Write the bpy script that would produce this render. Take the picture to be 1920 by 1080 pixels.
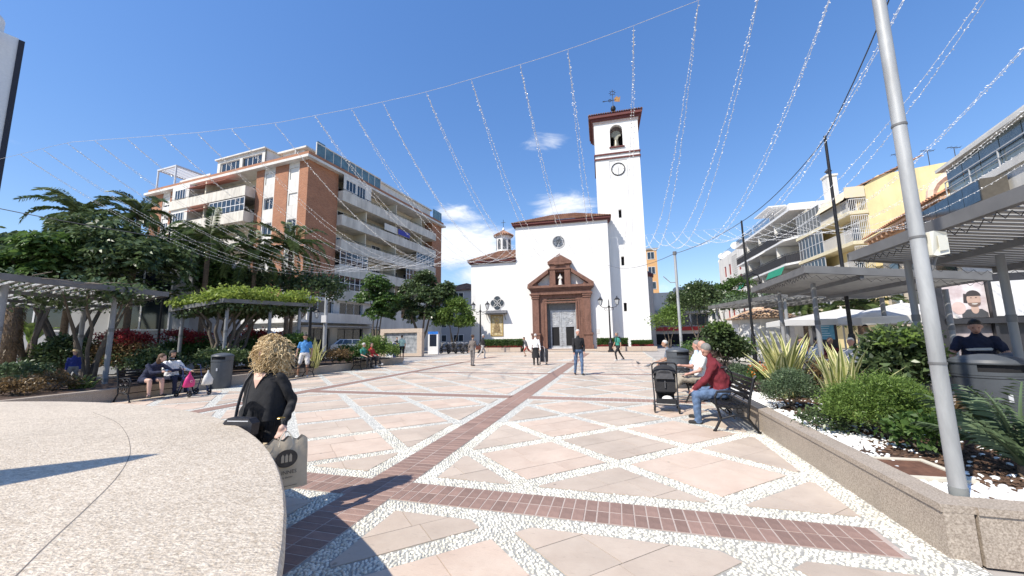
import bpy, math, random
import numpy as np
from mathutils import Vector, Matrix
RD = math.radians
random.seed(11); rng = np.random.default_rng(11)
sc = bpy.context.scene
for _o in list(bpy.data.objects): bpy.data.objects.remove(_o)
# ---------------------------------------------------------------- camera
CAM_H, FPX = 1.6, 693.0
_p, _r = RD(7.4), RD(0.97)
_r0, _u0 = Vector((1, 0, 0)), Vector((0, -math.sin(_p), math.cos(_p)))
C_F = Vector((0, math.cos(_p), math.sin(_p)))
C_R = _r0 * math.cos(_r) - _u0 * math.sin(_r)
C_U = _u0 * math.cos(_r) + _r0 * math.sin(_r)
cd = bpy.data.cameras.new('camera'); cam = bpy.data.objects.new('camera', cd); sc.collection.objects.link(cam)
cd.sensor_width = 36; cd.lens = FPX / 1920 * 36; cd.clip_start = 0.05; cd.clip_end = 3000
cam.matrix_world = Matrix(((C_R.x, C_U.x, -C_F.x, 0), (C_R.y, C_U.y, -C_F.y, 0), (C_R.z, C_U.z, -C_F.z, CAM_H), (0, 0, 0, 1)))
sc.camera = cam
# ---------------------------------------------------------------- sky and sun
SUN_AZ, SUN_EL = 232.0, 50.0
w = bpy.data.worlds.new('World'); sc.world = w; w.use_nodes = True
nt = w.node_tree; N = nt.nodes; L = nt.links
bg = N['Background']; bg.inputs[1].default_value = 0.15
sky = N.new('ShaderNodeTexSky'); sky.sky_type = 'NISHITA'; sky.sun_disc = False
sky.sun_elevation = RD(SUN_EL); sky.sun_rotation = RD(SUN_AZ); sky.altitude = 10; sky.air_density = 1.15; sky.dust_density = 0.3; sky.ozone_density = 4.0
tc = N.new('ShaderNodeTexCoord')
def wmath(op, a, b=None, c=None):
    n = N.new('ShaderNodeMath'); n.operation = op; n.use_clamp = False
    for i, x in enumerate((a, b, c)):
        if x is None: continue
        if isinstance(x, (int, float)): n.inputs[i].default_value = x
        else: L.new(x, n.inputs[i])
    return n.outputs[0]
def wramp(x, a, b):
    n = N.new('ShaderNodeMapRange'); n.clamp = True; n.interpolation_type = 'SMOOTHSTEP'
    L.new(x, n.inputs[0]); n.inputs[1].default_value = a; n.inputs[2].default_value = b
    return n.outputs[0]
sep = N.new('ShaderNodeSeparateXYZ'); L.new(tc.outputs['Generated'], sep.inputs[0])
mp = N.new('ShaderNodeMapping'); mp.inputs['Scale'].default_value = (3.2, 3.2, 9.0); mp.inputs['Location'].default_value = (1.7, 0.4, 0.55)
L.new(tc.outputs['Generated'], mp.inputs[0])
nz = N.new('ShaderNodeTexNoise'); nz.inputs['Scale'].default_value = 1.9; nz.inputs['Detail'].default_value = 11; nz.inputs['Roughness'].default_value = 0.66; nz.inputs['Distortion'].default_value = 0.7
L.new(mp.outputs[0], nz.inputs['Vector'])
CLOUDS = [((-0.15, 1, 0.25), 0.32, 1.0), ((0.15, 1, 0.365), 0.20, .8), ((-0.06, 1, 0.17), 0.2, .95), ((0.10, 1, 0.545), 0.13, .68), ((-1.15, 1, 0.56), 0.4, 0.25), ((-0.14, 1, 0.34), 0.16, .8), ((0.4, 1, 0.12), 0.2, 0.5)]
tot = None
for (d, rad, amp) in CLOUDS:
    d = Vector(d).normalized()
    vd = N.new('ShaderNodeVectorMath'); vd.operation = 'SUBTRACT'; L.new(tc.outputs['Generated'], vd.inputs[0]); vd.inputs[1].default_value = d
    vs = N.new('ShaderNodeVectorMath'); vs.operation = 'MULTIPLY'; L.new(vd.outputs[0], vs.inputs[0]); vs.inputs[1].default_value = (1, 1, 2.4)
    vl = N.new('ShaderNodeVectorMath'); vl.operation = 'LENGTH'; L.new(vs.outputs[0], vl.inputs[0])
    g = wmath('MULTIPLY', wramp(vl.outputs['Value'], rad, 0.0), amp)
    tot = g if tot is None else wmath('MAXIMUM', tot, g)
wide = wmath('MULTIPLY', wramp(sep.outputs[2], 0.34, 0.04), 0.42)          # thin bank low round the whole horizon
tot = wmath('MAXIMUM', tot, wide)
cl = wramp(wmath('ADD', wmath('MULTIPLY', tot, 0.75), nz.outputs['Fac']), 0.80, 1.22)
mx = N.new('ShaderNodeMix'); mx.data_type = 'RGBA'
L.new(cl, mx.inputs['Factor']); mx.inputs['B'].default_value = (4.6, 4.75, 5.0, 1)
gam = N.new('ShaderNodeGamma'); gam.inputs[1].default_value = 0.65; L.new(sky.outputs[0], gam.inputs[0])      # softens the bright horizon of the clear-air model
hs = N.new('ShaderNodeHueSaturation'); hs.inputs['Hue'].default_value = 0.514; hs.inputs['Saturation'].default_value = 1.5; hs.inputs['Value'].default_value = 1.40
L.new(gam.outputs[0], hs.inputs['Color']); L.new(hs.outputs[0], mx.inputs['A'])
L.new(mx.outputs['Result'], bg.inputs[0])
sd = bpy.data.lights.new('sun', 'SUN'); sd.energy = 4.0; sd.angle = RD(0.53); sd.color = (1.0, 0.935, 0.835)
sun = bpy.data.objects.new('sun', sd); sc.collection.objects.link(sun); sun.location = (-30, -30, 60)
SUNV = Vector((math.sin(RD(SUN_AZ)) * math.cos(RD(SUN_EL)), math.cos(RD(SUN_AZ)) * math.cos(RD(SUN_EL)), math.sin(RD(SUN_EL))))
sun.rotation_mode = 'QUATERNION'; sun.rotation_quaternion = SUNV.to_track_quat('Z', 'Y')
vs_ = sc.view_settings; vs_.view_transform = 'Standard'; vs_.look = 'None'; vs_.gamma = 1; vs_.exposure = 0.66; vs_.use_curve_mapping = False
sc.cycles.max_bounces = 6; sc.cycles.diffuse_bounces = 3; sc.cycles.glossy_bounces = 3; sc.cycles.transmission_bounces = 4; sc.cycles.transparent_max_bounces = 8
sc.cycles.caustics_reflective = False; sc.cycles.caustics_refractive = False
# ---------------------------------------------------------------- places in the world
def ray(x, y): return C_R * ((x - 960) / FPX) + C_U * ((540 - y) / FPX) + C_F
def G(x, y, z=0.0):                     # where a sight line meets the level z
    d = ray(x, y); t = (z - CAM_H) / d.z; return Vector((d.x * t, d.y * t, z))
def at(x, y, Y):                        # a point on a sight line at depth Y
    d = ray(x, y); t = Y / d.y; return Vector((d.x * t, Y, CAM_H + d.z * t))
AL = 15.5
_ca, _sa = math.cos(RD(AL)), math.sin(RD(AL))
def P(u, v, z=0.0): return Vector((u * _ca + v * _sa, -u * _sa + v * _ca, z))   # plaza frame
def UV(q): return (q.x * _ca - q.y * _sa, q.x * _sa + q.y * _ca)
PR = -RD(AL)                             # heading of plaza aligned things
# ---------------------------------------------------------------- materials
MATS = {}
def M(name, col=(.5, .5, .5), rough=.75, var=.12, scale=6., bump=0., bscale=None, metal=0., col2=None, rnd=0., stretch=None, spec=.5, trans=0., detail=4, alpha=1., coat=0., stain=0., sst=(1, 1, 1), ssc=.35):
    if name in MATS: return MATS[name]
    m = bpy.data.materials.new(name); m.use_nodes = True; t = m.node_tree; n = t.nodes; l = t.links
    b = n['Principled BSDF']; b.inputs['Roughness'].default_value = rough; b.inputs['Metallic'].default_value = metal
    b.inputs['Specular IOR Level'].default_value = spec
    if trans: b.inputs['Transmission Weight'].default_value = trans
    if coat: b.inputs['Coat Weight'].default_value = coat
    co = n.new('ShaderNodeTexCoord'); src = co.outputs['Object']
    if stretch:
        mpn = n.new('ShaderNodeMapping'); mpn.inputs['Scale'].default_value = stretch; l.new(src, mpn.inputs[0]); src = mpn.outputs[0]
    no = n.new('ShaderNodeTexNoise'); no.inputs['Scale'].default_value = scale; no.inputs['Detail'].default_value = detail; no.inputs['Roughness'].default_value = .6; l.new(src, no.inputs['Vector'])
    rp = n.new('ShaderNodeMapRange'); rp.inputs[1].default_value = .3; rp.inputs[2].default_value = .7; l.new(no.outputs['Fac'], rp.inputs[0])
    mix = n.new('ShaderNodeMix'); mix.data_type = 'RGBA'; l.new(rp.outputs[0], mix.inputs['Factor'])
    a = tuple(max(0, c * (1 - var)) for c in col); c2 = col2 if col2 else tuple(min(1, c * (1 + var)) for c in col)
    mix.inputs['A'].default_value = (*a, 1); mix.inputs['B'].default_value = (*c2, 1)
    out = mix.outputs['Result']
    if stain:                              # blotches, rain streaks and grime at a larger scale
        sm = n.new('ShaderNodeMapping'); sm.inputs['Scale'].default_value = sst; l.new(co.outputs['Object'], sm.inputs[0])
        sn = n.new('ShaderNodeTexNoise'); sn.inputs['Scale'].default_value = ssc; sn.inputs['Detail'].default_value = 9; sn.inputs['Roughness'].default_value = .68; sn.inputs['Distortion'].default_value = .4; l.new(sm.outputs[0], sn.inputs['Vector'])
        sr = n.new('ShaderNodeMapRange'); sr.inputs[1].default_value = .34; sr.inputs[2].default_value = .58; sr.inputs[3].default_value = 1 - stain; sr.inputs[4].default_value = 1.; l.new(sn.outputs['Fac'], sr.inputs[0])
        sv = n.new('ShaderNodeVectorMath'); sv.operation = 'SCALE'; l.new(out, sv.inputs[0]); l.new(sr.outputs[0], sv.inputs['Scale']); out = sv.outputs[0]
    if rnd:
        oi = n.new('ShaderNodeObjectInfo'); mr = n.new('ShaderNodeMapRange'); mr.inputs[3].default_value = 1 - rnd; mr.inputs[4].default_value = 1 + rnd; l.new(oi.outputs['Random'], mr.inputs[0])
        vm = n.new('ShaderNodeVectorMath'); vm.operation = 'SCALE'; l.new(out, vm.inputs[0]); l.new(mr.outputs[0], vm.inputs['Scale']); out = vm.outputs[0]
    l.new(out, b.inputs['Base Color'])
    if bump:
        n2 = n.new('ShaderNodeTexNoise'); n2.inputs['Scale'].default_value = bscale or scale * 4; n2.inputs['Detail'].default_value = 5; l.new(src, n2.inputs['Vector'])
        bp = n.new('ShaderNodeBump'); bp.inputs['Strength'].default_value = min(1, bump); bp.inputs['Distance'].default_value = .02; l.new(n2.outputs['Fac'], bp.inputs['Height']); l.new(bp.outputs[0], b.inputs['Normal'])
    MATS[name] = m; m['n'] = 1
    return m
def leafmat(name, c1, c2, trans=.35, rough=.45, scale=3.):
    if name in MATS: return MATS[name]
    m = bpy.data.materials.new(name); m.use_nodes = True; t = m.node_tree; n = t.nodes; l = t.links
    b = n['Principled BSDF']; b.inputs['Roughness'].default_value = rough; b.inputs['Specular IOR Level'].default_value = .4
    ge = n.new('ShaderNodeNewGeometry'); mix = n.new('ShaderNodeMix'); mix.data_type = 'RGBA'
    co = n.new('ShaderNodeTexCoord'); no = n.new('ShaderNodeTexNoise'); no.inputs['Scale'].default_value = scale; l.new(co.outputs['Object'], no.inputs['Vector'])
    ad = n.new('ShaderNodeMath'); ad.operation = 'MULTIPLY_ADD'; l.new(ge.outputs['Random Per Island'], ad.inputs[0]); ad.inputs[1].default_value = .75; 
    sb = n.new('ShaderNodeMath'); sb.operation = 'SUBTRACT'; l.new(no.outputs['Fac'], sb.inputs[0]); sb.inputs[1].default_value = .38; l.new(sb.outputs[0], ad.inputs[2])
    ad.use_clamp = True
    l.new(ad.outputs[0], mix.inputs['Factor']); mix.inputs['A'].default_value = (*c1, 1); mix.inputs['B'].default_value = (*c2, 1)
    l.new(mix.outputs['Result'], b.inputs['Base Color'])
    tr = n.new('ShaderNodeBsdfTranslucent'); l.new(mix.outputs['Result'], tr.inputs[0]); ms = n.new('ShaderNodeMixShader'); ms.inputs[0].default_value = trans
    l.new(b.outputs[0], ms.inputs[1]); l.new(tr.outputs[0], ms.inputs[2]); l.new(ms.outputs[0], n['Material Output'].inputs[0])
    MATS[name] = m; return m
def glass(name='window_glass', tint=(.02, .03, .04), rough=.08):
    return M(name, tint, rough=rough, var=.5, scale=.6, spec=.8)
# ---------------------------------------------------------------- mesh building
class MB:
    def __init__(s): s.v = []; s.f = []; s.m = []
    def add(s, vs, fs, mi=0):
        o = len(s.v); s.v.extend([tuple(q) for q in vs]); s.f.extend([tuple(i + o for i in q) for q in fs]); s.m.extend([mi] * len(fs)); return s
    def box(s, x0, x1, y0, y1, z0, z1, mi=0):
        return s.add([(x0, y0, z0), (x1, y0, z0), (x1, y1, z0), (x0, y1, z0), (x0, y0, z1), (x1, y0, z1), (x1, y1, z1), (x0, y1, z1)],
                     [(3, 2, 1, 0), (4, 5, 6, 7), (0, 1, 5, 4), (1, 2, 6, 5), (2, 3, 7, 6), (3, 0, 4, 7)], mi)
    def obox(s, mtx, sx, sy, sz, mi=0):
        c = [mtx @ Vector((a * sx / 2, b * sy / 2, q * sz / 2)) for q in (-1, 1) for a, b in ((-1, -1), (1, -1), (1, 1), (-1, 1))]
        return s.add(c, [(3, 2, 1, 0), (4, 5, 6, 7), (0, 1, 5, 4), (1, 2, 6, 5), (2, 3, 7, 6), (3, 0, 4, 7)], mi)
    def beam(s, a, b, w, h, mi=0, up=(0, 0, 1)):
        a, b = Vector(a), Vector(b); d = (b - a); ln = d.length; d.normalize(); u = Vector(up)
        r = d.cross(u)
        if r.length < 1e-4: r = d.cross(Vector((0, 1, 0)))
        r.normalize(); u = r.cross(d)
        m = Matrix(((d.x, r.x, u.x, (a.x + b.x) / 2), (d.y, r.y, u.y, (a.y + b.y) / 2), (d.z, r.z, u.z, (a.z + b.z) / 2), (0, 0, 0, 1)))
        return s.obox(m, ln, w, h, mi)
    def path(s, pts, rad, n=8, mi=0, cap=True, closed=False):
        pts = [Vector(q) for q in pts]; k = len(pts)
        rr = rad if isinstance(rad, (list, tuple)) else [rad] * k
        vs = []; pu = None
        for i, q in enumerate(pts):
            if closed: d = pts[(i + 1) % k] - pts[i - 1]
            else: d = pts[min(i + 1, k - 1)] - pts[max(i - 1, 0)]
            if d.length < 1e-9: d = Vector((0, 0, 1))
            d.normalize()
            if pu is None:
                pu = Vector((0, 0, 1)) if abs(d.z) < .9 else Vector((1, 0, 0))
            r = d.cross(pu)
            if r.length < 1e-4: r = d.orthogonal()
            r.normalize(); pu = r.cross(d)
            for j in range(n):
                a = 2 * math.pi * j / n; vs.append(q + (r * math.cos(a) + pu * math.sin(a)) * rr[i])
        fs = []
        for i in range(k if closed else k - 1):
            i2 = (i + 1) % k
            for j in range(n):
                fs.append((i * n + j, i * n + (j + 1) % n, i2 * n + (j + 1) % n, i2 * n + j))
        if cap and not closed: fs.append(tuple(range(n - 1, -1, -1))); fs.append(tuple((k - 1) * n + j for j in range(n)))
        return s.add(vs, fs, mi)
    def tube(s, a, b, r0, r1=None, n=8, mi=0): return s.path([a, b], [r0, r0 if r1 is None else r1], n, mi)
    def prism(s, poly, z0, z1, mi=0):
        n = len(poly)
        vs = [(x, y, z0) for x, y in poly] + [(x, y, z1) for x, y in poly]
        return s.add(vs, [tuple(range(n - 1, -1, -1)), tuple(range(n, 2 * n))] + [(i, (i + 1) % n, n + (i + 1) % n, n + i) for i in range(n)], mi)
    def extr(s, poly, vec, mi=0):
        n = len(poly); poly = [Vector(q) for q in poly]; vec = Vector(vec)
        return s.add(poly + [q + vec for q in poly], [tuple(range(n - 1, -1, -1)), tuple(range(n, 2 * n))] + [(i, (i + 1) % n, n + (i + 1) % n, n + i) for i in range(n)], mi)
    def lathe(s, prof, c=(0, 0, 0), n=16, mi=0, sx=1, sy=1):
        vs = []; c = Vector(c)
        for r, z in prof:
            for j in range(n):
                a = 2 * math.pi * j / n; vs.append((c.x + r * sx * math.cos(a), c.y + r * sy * math.sin(a), c.z + z))
        k = len(prof); fs = [(i * n + j, i * n + (j + 1) % n, (i + 1) * n + (j + 1) % n, (i + 1) * n + j) for i in range(k - 1) for j in range(n)]
        fs += [tuple(range(n - 1, -1, -1)), tuple((k - 1) * n + j for j in range(n))]
        return s.add(vs, fs, mi)
    def ball(s, c, r, nu=10, nv=6, mi=0, mtx=None):
        if not isinstance(r, (tuple, list)): r = (r, r, r)
        c = Vector(c); vs = []
        for i in range(1, nv):
            t = math.pi * i / nv
            for j in range(nu):
                a = 2 * math.pi * j / nu; q = Vector((r[0] * math.sin(t) * math.cos(a), r[1] * math.sin(t) * math.sin(a), r[2] * math.cos(t)))
                vs.append(c + (mtx @ q if mtx else q))
        top = Vector((0, 0, r[2])); vs.append(c + (mtx @ top if mtx else top)); vs.append(c - (mtx @ top if mtx else top))
        fs = [(i * nu + j, (i + 1) * nu + j, (i + 1) * nu + (j + 1) % nu, i * nu + (j + 1) % nu) for i in range(nv - 2) for j in range(nu)]
        t_, b_ = (nv - 1) * nu, (nv - 1) * nu + 1
        fs += [(t_, j, (j + 1) % nu) for j in range(nu)] + [(b_, (nv - 2) * nu + (j + 1) % nu, (nv - 2) * nu + j) for j in range(nu)]
        return s.add(vs, fs, mi)
    def quad(s, a, b, c, d, mi=0): return s.add([a, b, c, d], [(0, 1, 2, 3)], mi)
    def mesh(s, name, mats, smooth=False):
        me = bpy.data.meshes.new(name); me.from_pydata(s.v, [], s.f)
        for m in (mats if isinstance(mats, (list, tuple)) else [mats]): me.materials.append(m)
        if any(s.m): me.polygons.foreach_set('material_index', s.m)
        if smooth is True: me.polygons.foreach_set('use_smooth', [True] * len(s.f))
        me.update(); return me
    def build(s, name, mats, parent=None, smooth=False, loc=None, rz=0.):
        return ob(name, s.mesh(name, mats, smooth), parent, loc, rz, smooth)
def ob(name, me, parent=None, loc=None, rz=0., smooth=False):
    o = bpy.data.objects.new(name, me); sc.collection.objects.link(o)
    if parent is not None: o.parent = parent
    if loc is not None: o.location = loc
    if rz: o.rotation_euler = (0, 0, rz)
    if smooth == 'auto':
        me.polygons.foreach_set('use_smooth', [True] * len(me.polygons))
        md = o.modifiers.new('e', 'EDGE_SPLIT'); md.split_angle = RD(35)
    return o
def bigmesh(name, V, F, mats, mi=None, smooth=False):      # numpy arrays, all faces with the same corner count
    me = bpy.data.meshes.new(name); nv, nf, k = len(V), len(F), F.shape[1]
    me.vertices.add(nv); me.vertices.foreach_set('co', np.asarray(V, np.float32).ravel())
    me.loops.add(nf * k); me.loops.foreach_set('vertex_index', F.astype(np.int32).ravel())
    me.polygons.add(nf); me.polygons.foreach_set('loop_start', np.arange(0, nf * k, k, dtype=np.int32)); me.polygons.foreach_set('loop_total', np.full(nf, k, np.int32))
    for m in (mats if isinstance(mats, (list, tuple)) else [mats]): me.materials.append(m)
    if mi is not None: me.polygons.foreach_set('material_index', mi.astype(np.int32))
    if smooth: me.polygons.foreach_set('use_smooth', np.ones(nf, bool))
    me.update(calc_edges=True); return me
def tag(o, label=None, cat=None, group=None, kind=None):
    if label: o['label'] = label
    if cat: o['category'] = cat
    if group: o['group'] = group
    if kind: o['kind'] = kind
    return o
def thing(name, label, cat, loc=(0, 0, 0), rz=0., group=None):
    o = bpy.data.objects.new(name, None); sc.collection.objects.link(o); o.empty_display_size = .1
    o.location = loc; o.rotation_euler = (0, 0, rz); return tag(o, label, cat, group)
def copy_tree(root, loc=None, rz=None, label=None, group=None, scale=None):
    def cp(o, par):
        c = o.copy(); sc.collection.objects.link(c); c.parent = par
        for ch in o.children: cp(ch, c)
        return c
    c = cp(root, None)
    if loc is not None: c.location = loc
    if rz is not None: c.rotation_euler = (0, 0, rz)
    if label: c['label'] = label
    if group: c['group'] = group
    if scale: c.scale = (scale, scale, scale)
    return c
class Face:                              # a vertical face: s along it, d out of it, z up
    def __init__(s, o, ex, n): s.o = Vector(o); s.ex = Vector(ex).normalized(); s.n = Vector(n).normalized()
    def p(s, a, d, z): return s.o + s.ex * a + s.n * d + Vector((0, 0, z))
    def box(s, mb, s0, s1, d0, d1, z0, z1, mi=0):
        c = [s.p(a, d, z) for z in (z0, z1) for a, d in ((s0, d0), (s1, d0), (s1, d1), (s0, d1))]
        return mb.add(c, [(3, 2, 1, 0), (4, 5, 6, 7), (0, 1, 5, 4), (1, 2, 6, 5), (2, 3, 7, 6), (3, 0, 4, 7)], mi)
    def prof(s, mb, s0, s1, prof, mi=0):  # a moulding: profile of (d, z) swept along s
        n = len(prof); v = [s.p(s0, d, z) for d, z in prof] + [s.p(s1, d, z) for d, z in prof]
        return mb.add(v, [tuple(range(n - 1, -1, -1)), tuple(range(n, 2 * n))] + [(i, (i + 1) % n, n + (i + 1) % n, n + i) for i in range(n)], mi)
    def holed(s, mb, s0, s1, z0, z1, holes=(), depth=.2, mi=0, mr=None, d=0.):
        mr = mi if mr is None else mr
        cuts = {s0, s1}; H = []
        for h in holes:
            a, b, zb, zt = h[:4]; arch = len(h) > 4 and h[4]
            if arch:
                r = (b - a) / 2; n = 8; xs = [a + r - r * math.cos(math.pi * i / n) for i in range(n + 1)]
                tops = [zt - r + r * math.sin(math.pi * i / n) for i in range(n + 1)]
            else: xs = [a, b]; tops = [zt, zt]
            H.append((xs, zb, tops)); cuts.update(xs)
            for i in range(len(xs) - 1):
                mb.add([s.p(xs[i], d, tops[i]), s.p(xs[i + 1], d, tops[i + 1]), s.p(xs[i + 1], d - depth, tops[i + 1]), s.p(xs[i], d - depth, tops[i])], [(0, 1, 2, 3)], mr)
            mb.add([s.p(a, d, zb), s.p(b, d, zb), s.p(b, d - depth, zb), s.p(a, d - depth, zb)], [(3, 2, 1, 0)], mr)
            for x, tz in ((xs[0], tops[0]), (xs[-1], tops[-1])):
                mb.add([s.p(x, d, zb), s.p(x, d, tz), s.p(x, d - depth, tz), s.p(x, d - depth, zb)], [(0, 1, 2, 3)], mr)
        cuts = sorted(cuts)
        for a, b in zip(cuts[:-1], cuts[1:]):
            if b - a < 1e-6: continue
            m = (a + b) / 2; seg = []
            for xs, zb, tops in H:
                if xs[0] < m < xs[-1]:
                    f = lambda x: float(np.interp(x, xs, tops))
                    seg.append((zb, f(a), f(b)))
            seg.sort(); lo = (z0, z0)
            for zb, ta, tb in seg:
                mb.add([s.p(a, d, lo[0]), s.p(b, d, lo[1]), s.p(b, d, zb), s.p(a, d, zb)], [(0, 1, 2, 3)], mi); lo = (ta, tb)
            mb.add([s.p(a, d, lo[0]), s.p(b, d, lo[1]), s.p(b, d, z1), s.p(a, d, z1)], [(0, 1, 2, 3)], mi)
        return mb
    def window(s, parent, s0, s1, z0, z1, nx=2, ny=1, fm=None, gm=None, d=-.08, fw=.07, name='window', split=True, arch=0, blind=0., bm=None):
        fm = fm or M('white_window_frame', (.75, .75, .74), .5, .04); gm = gm or glass()
        mb = MB()
        s.box(mb, s0, s1, d, d + .06, z0, z0 + fw); s.box(mb, s0, s1, d, d + .06, z1 - fw, z1)
        xs = [s0 + (s1 - s0) * i / nx for i in range(nx + 1)]; zs = [z0 + (z1 - z0) * i / ny for i in range(ny + 1)]
        for i, x in enumerate(xs):
            a = x if i == 0 else (x - fw if i == nx else x - fw / 2); s.box(mb, a, a + fw, d, d + .055, z0 + fw, z1 - fw)
        for zz in zs[1:-1]: s.box(mb, s0 + fw, s1 - fw, d, d + .05, zz - fw / 2, zz + fw / 2)
        o = mb.build(name, fm, parent)
        g = MB()
        for i in range(nx):
            for j in range(ny):
                s.box(g, xs[i] + .01, xs[i + 1] - .01, d + .005, d + .02, zs[j] + .01, zs[j + 1] - .01)
                if split: g.build('pane', gm, o); g = MB()
        if not split: g.build('pane', gm, o)
        if blind > 0:
            k = MB(); s.box(k, s0 + .02, s1 - .02, d + .07, d + .09, z1 - (z1 - z0) * blind, z1 - .01); k.build('roller_blind', bm or M('cream_blind', (.72, .7, .64), .6, .05), o)
        return o
def clip(poly, n, c):                    # keep n.p <= c
    out = []
    for i in range(len(poly)):
        a, b = poly[i], poly[(i + 1) % len(poly)]
        da, db = n[0] * a[0] + n[1] * a[1] - c, n[0] * b[0] + n[1] * b[1] - c
        if da <= 0: out.append(a)
        if (da < 0 < db) or (db < 0 < da):
            t = da / (da - db); out.append((a[0] + (b[0] - a[0]) * t, a[1] + (b[1] - a[1]) * t))
    return out
def area(p): return .5 * abs(sum(p[i][0] * p[(i + 1) % len(p)][1] - p[(i + 1) % len(p)][0] * p[i][1] for i in range(len(p))))
def tile_roof(parent, poly, eave_a, eave_b, mat, name='roof_tiles', pitch=.26, step=.42, r=.1):
    # barrel tiles laid up the slope of a planar 3D polygon whose eave runs a to b
    pts = [Vector(q) for q in poly]; a, b = Vector(eave_a), Vector(eave_b); e = (b - a).normalized()
    nrm = (pts[1] - pts[0]).cross(pts[2] - pts[0]).normalized()
    if nrm.z < 0: nrm = -nrm
    g = nrm.cross(e)
    if g.z < 0: g = -g
    p2 = [((q - a).dot(e), (q - a).dot(g)) for q in pts]
    lo, hi = min(q[0] for q in p2), max(q[0] for q in p2)
    mb = MB(); mb.add(pts, [tuple(range(len(pts)))])
    n = max(2, int((hi - lo) / pitch)); dx = (hi - lo) / n
    for i in range(n):
        x = lo + (i + .5) * dx; sl = clip(clip(p2, (1, 0), x + .02), (-1, 0), -(x - .02))
        if len(sl) < 3: continue
        y0, y1 = min(q[1] for q in sl) - .03, max(q[1] for q in sl)
        k = max(1, int((y1 - y0) / step)); 
        for j in range(k):
            ya, yb = y0 + (y1 - y0) * j / k, y0 + (y1 - y0) * (j + 1) / k + .03
            vs = []
            for yy, lift, rr in ((ya, .035, r), (yb, .0, r * .86)):
                for t in range(5):
                    an = math.pi * t / 4; vs.append(a + e * (x + random.uniform(-.006, .006) + rr * 1.15 * math.cos(an)) + g * yy + nrm * (lift + rr * .9 * math.sin(an)))
            mb.add(vs, [(t, t + 1, 6 + t, 5 + t) for t in range(4)] + [(4, 3, 2, 1, 0)])
    return tag(mb.build(name, mat, parent), kind='stuff')
def text_part(parent, name, body, size, mat, loc, rot=(RD(90), 0, 0), ext=.006, sx=1.):
    cu = bpy.data.curves.new(name, 'FONT'); cu.body = body; cu.size = size; cu.extrude = ext; cu.resolution_u = 2; tmp = bpy.data.objects.new('tmp', cu); sc.collection.objects.link(tmp)
    me = bpy.data.meshes.new_from_object(tmp.evaluated_get(bpy.context.evaluated_depsgraph_get())); bpy.data.objects.remove(tmp); me.materials.clear(); me.materials.append(mat)
    o = ob(name, me, parent, loc); o.rotation_euler = rot; o.scale = (sx, 1, 1); return o
# ---------------------------------------------------------------- ground, plaza paving
def pebble_mat():
    m = bpy.data.materials.new('pebble_mosaic'); m.use_nodes = True; t = m.node_tree; n = t.nodes; l = t.links; b = n['Principled BSDF']
    co = n.new('ShaderNodeTexCoord'); vo = n.new('ShaderNodeTexVoronoi'); vo.inputs['Scale'].default_value = 24; vo.feature = 'DISTANCE_TO_EDGE'; l.new(co.outputs['Object'], vo.inputs['Vector'])
    v2 = n.new('ShaderNodeTexVoronoi'); v2.inputs['Scale'].default_value = 24; l.new(co.outputs['Object'], v2.inputs['Vector'])
    r = n.new('ShaderNodeMapRange'); r.inputs[1].default_value = .02; r.inputs[2].default_value = .16; l.new(vo.outputs['Distance'], r.inputs[0])
    a = n.new('ShaderNodeMix'); a.data_type = 'RGBA'; a.inputs['A'].default_value = (.64, .62, .54, 1); a.inputs['B'].default_value = (.84, .82, .73, 1); l.new(v2.outputs['Color'], a.inputs['Factor'])
    c = n.new('ShaderNodeMix'); c.data_type = 'RGBA'; c.inputs['A'].default_value = (.34, .335, .30, 1); l.new(a.outputs['Result'], c.inputs['B']); l.new(r.outputs[0], c.inputs['Factor'])
    l.new(c.outputs['Result'], b.inputs['Base Color']); b.inputs['Roughness'].default_value = .7
    bp = n.new('ShaderNodeBump'); bp.inputs['Strength'].default_value = .6; bp.inputs['Distance'].default_value = .015; l.new(r.outputs[0], bp.inputs['Height']); l.new(bp.outputs[0], b.inputs['Normal'])
    return m
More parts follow.
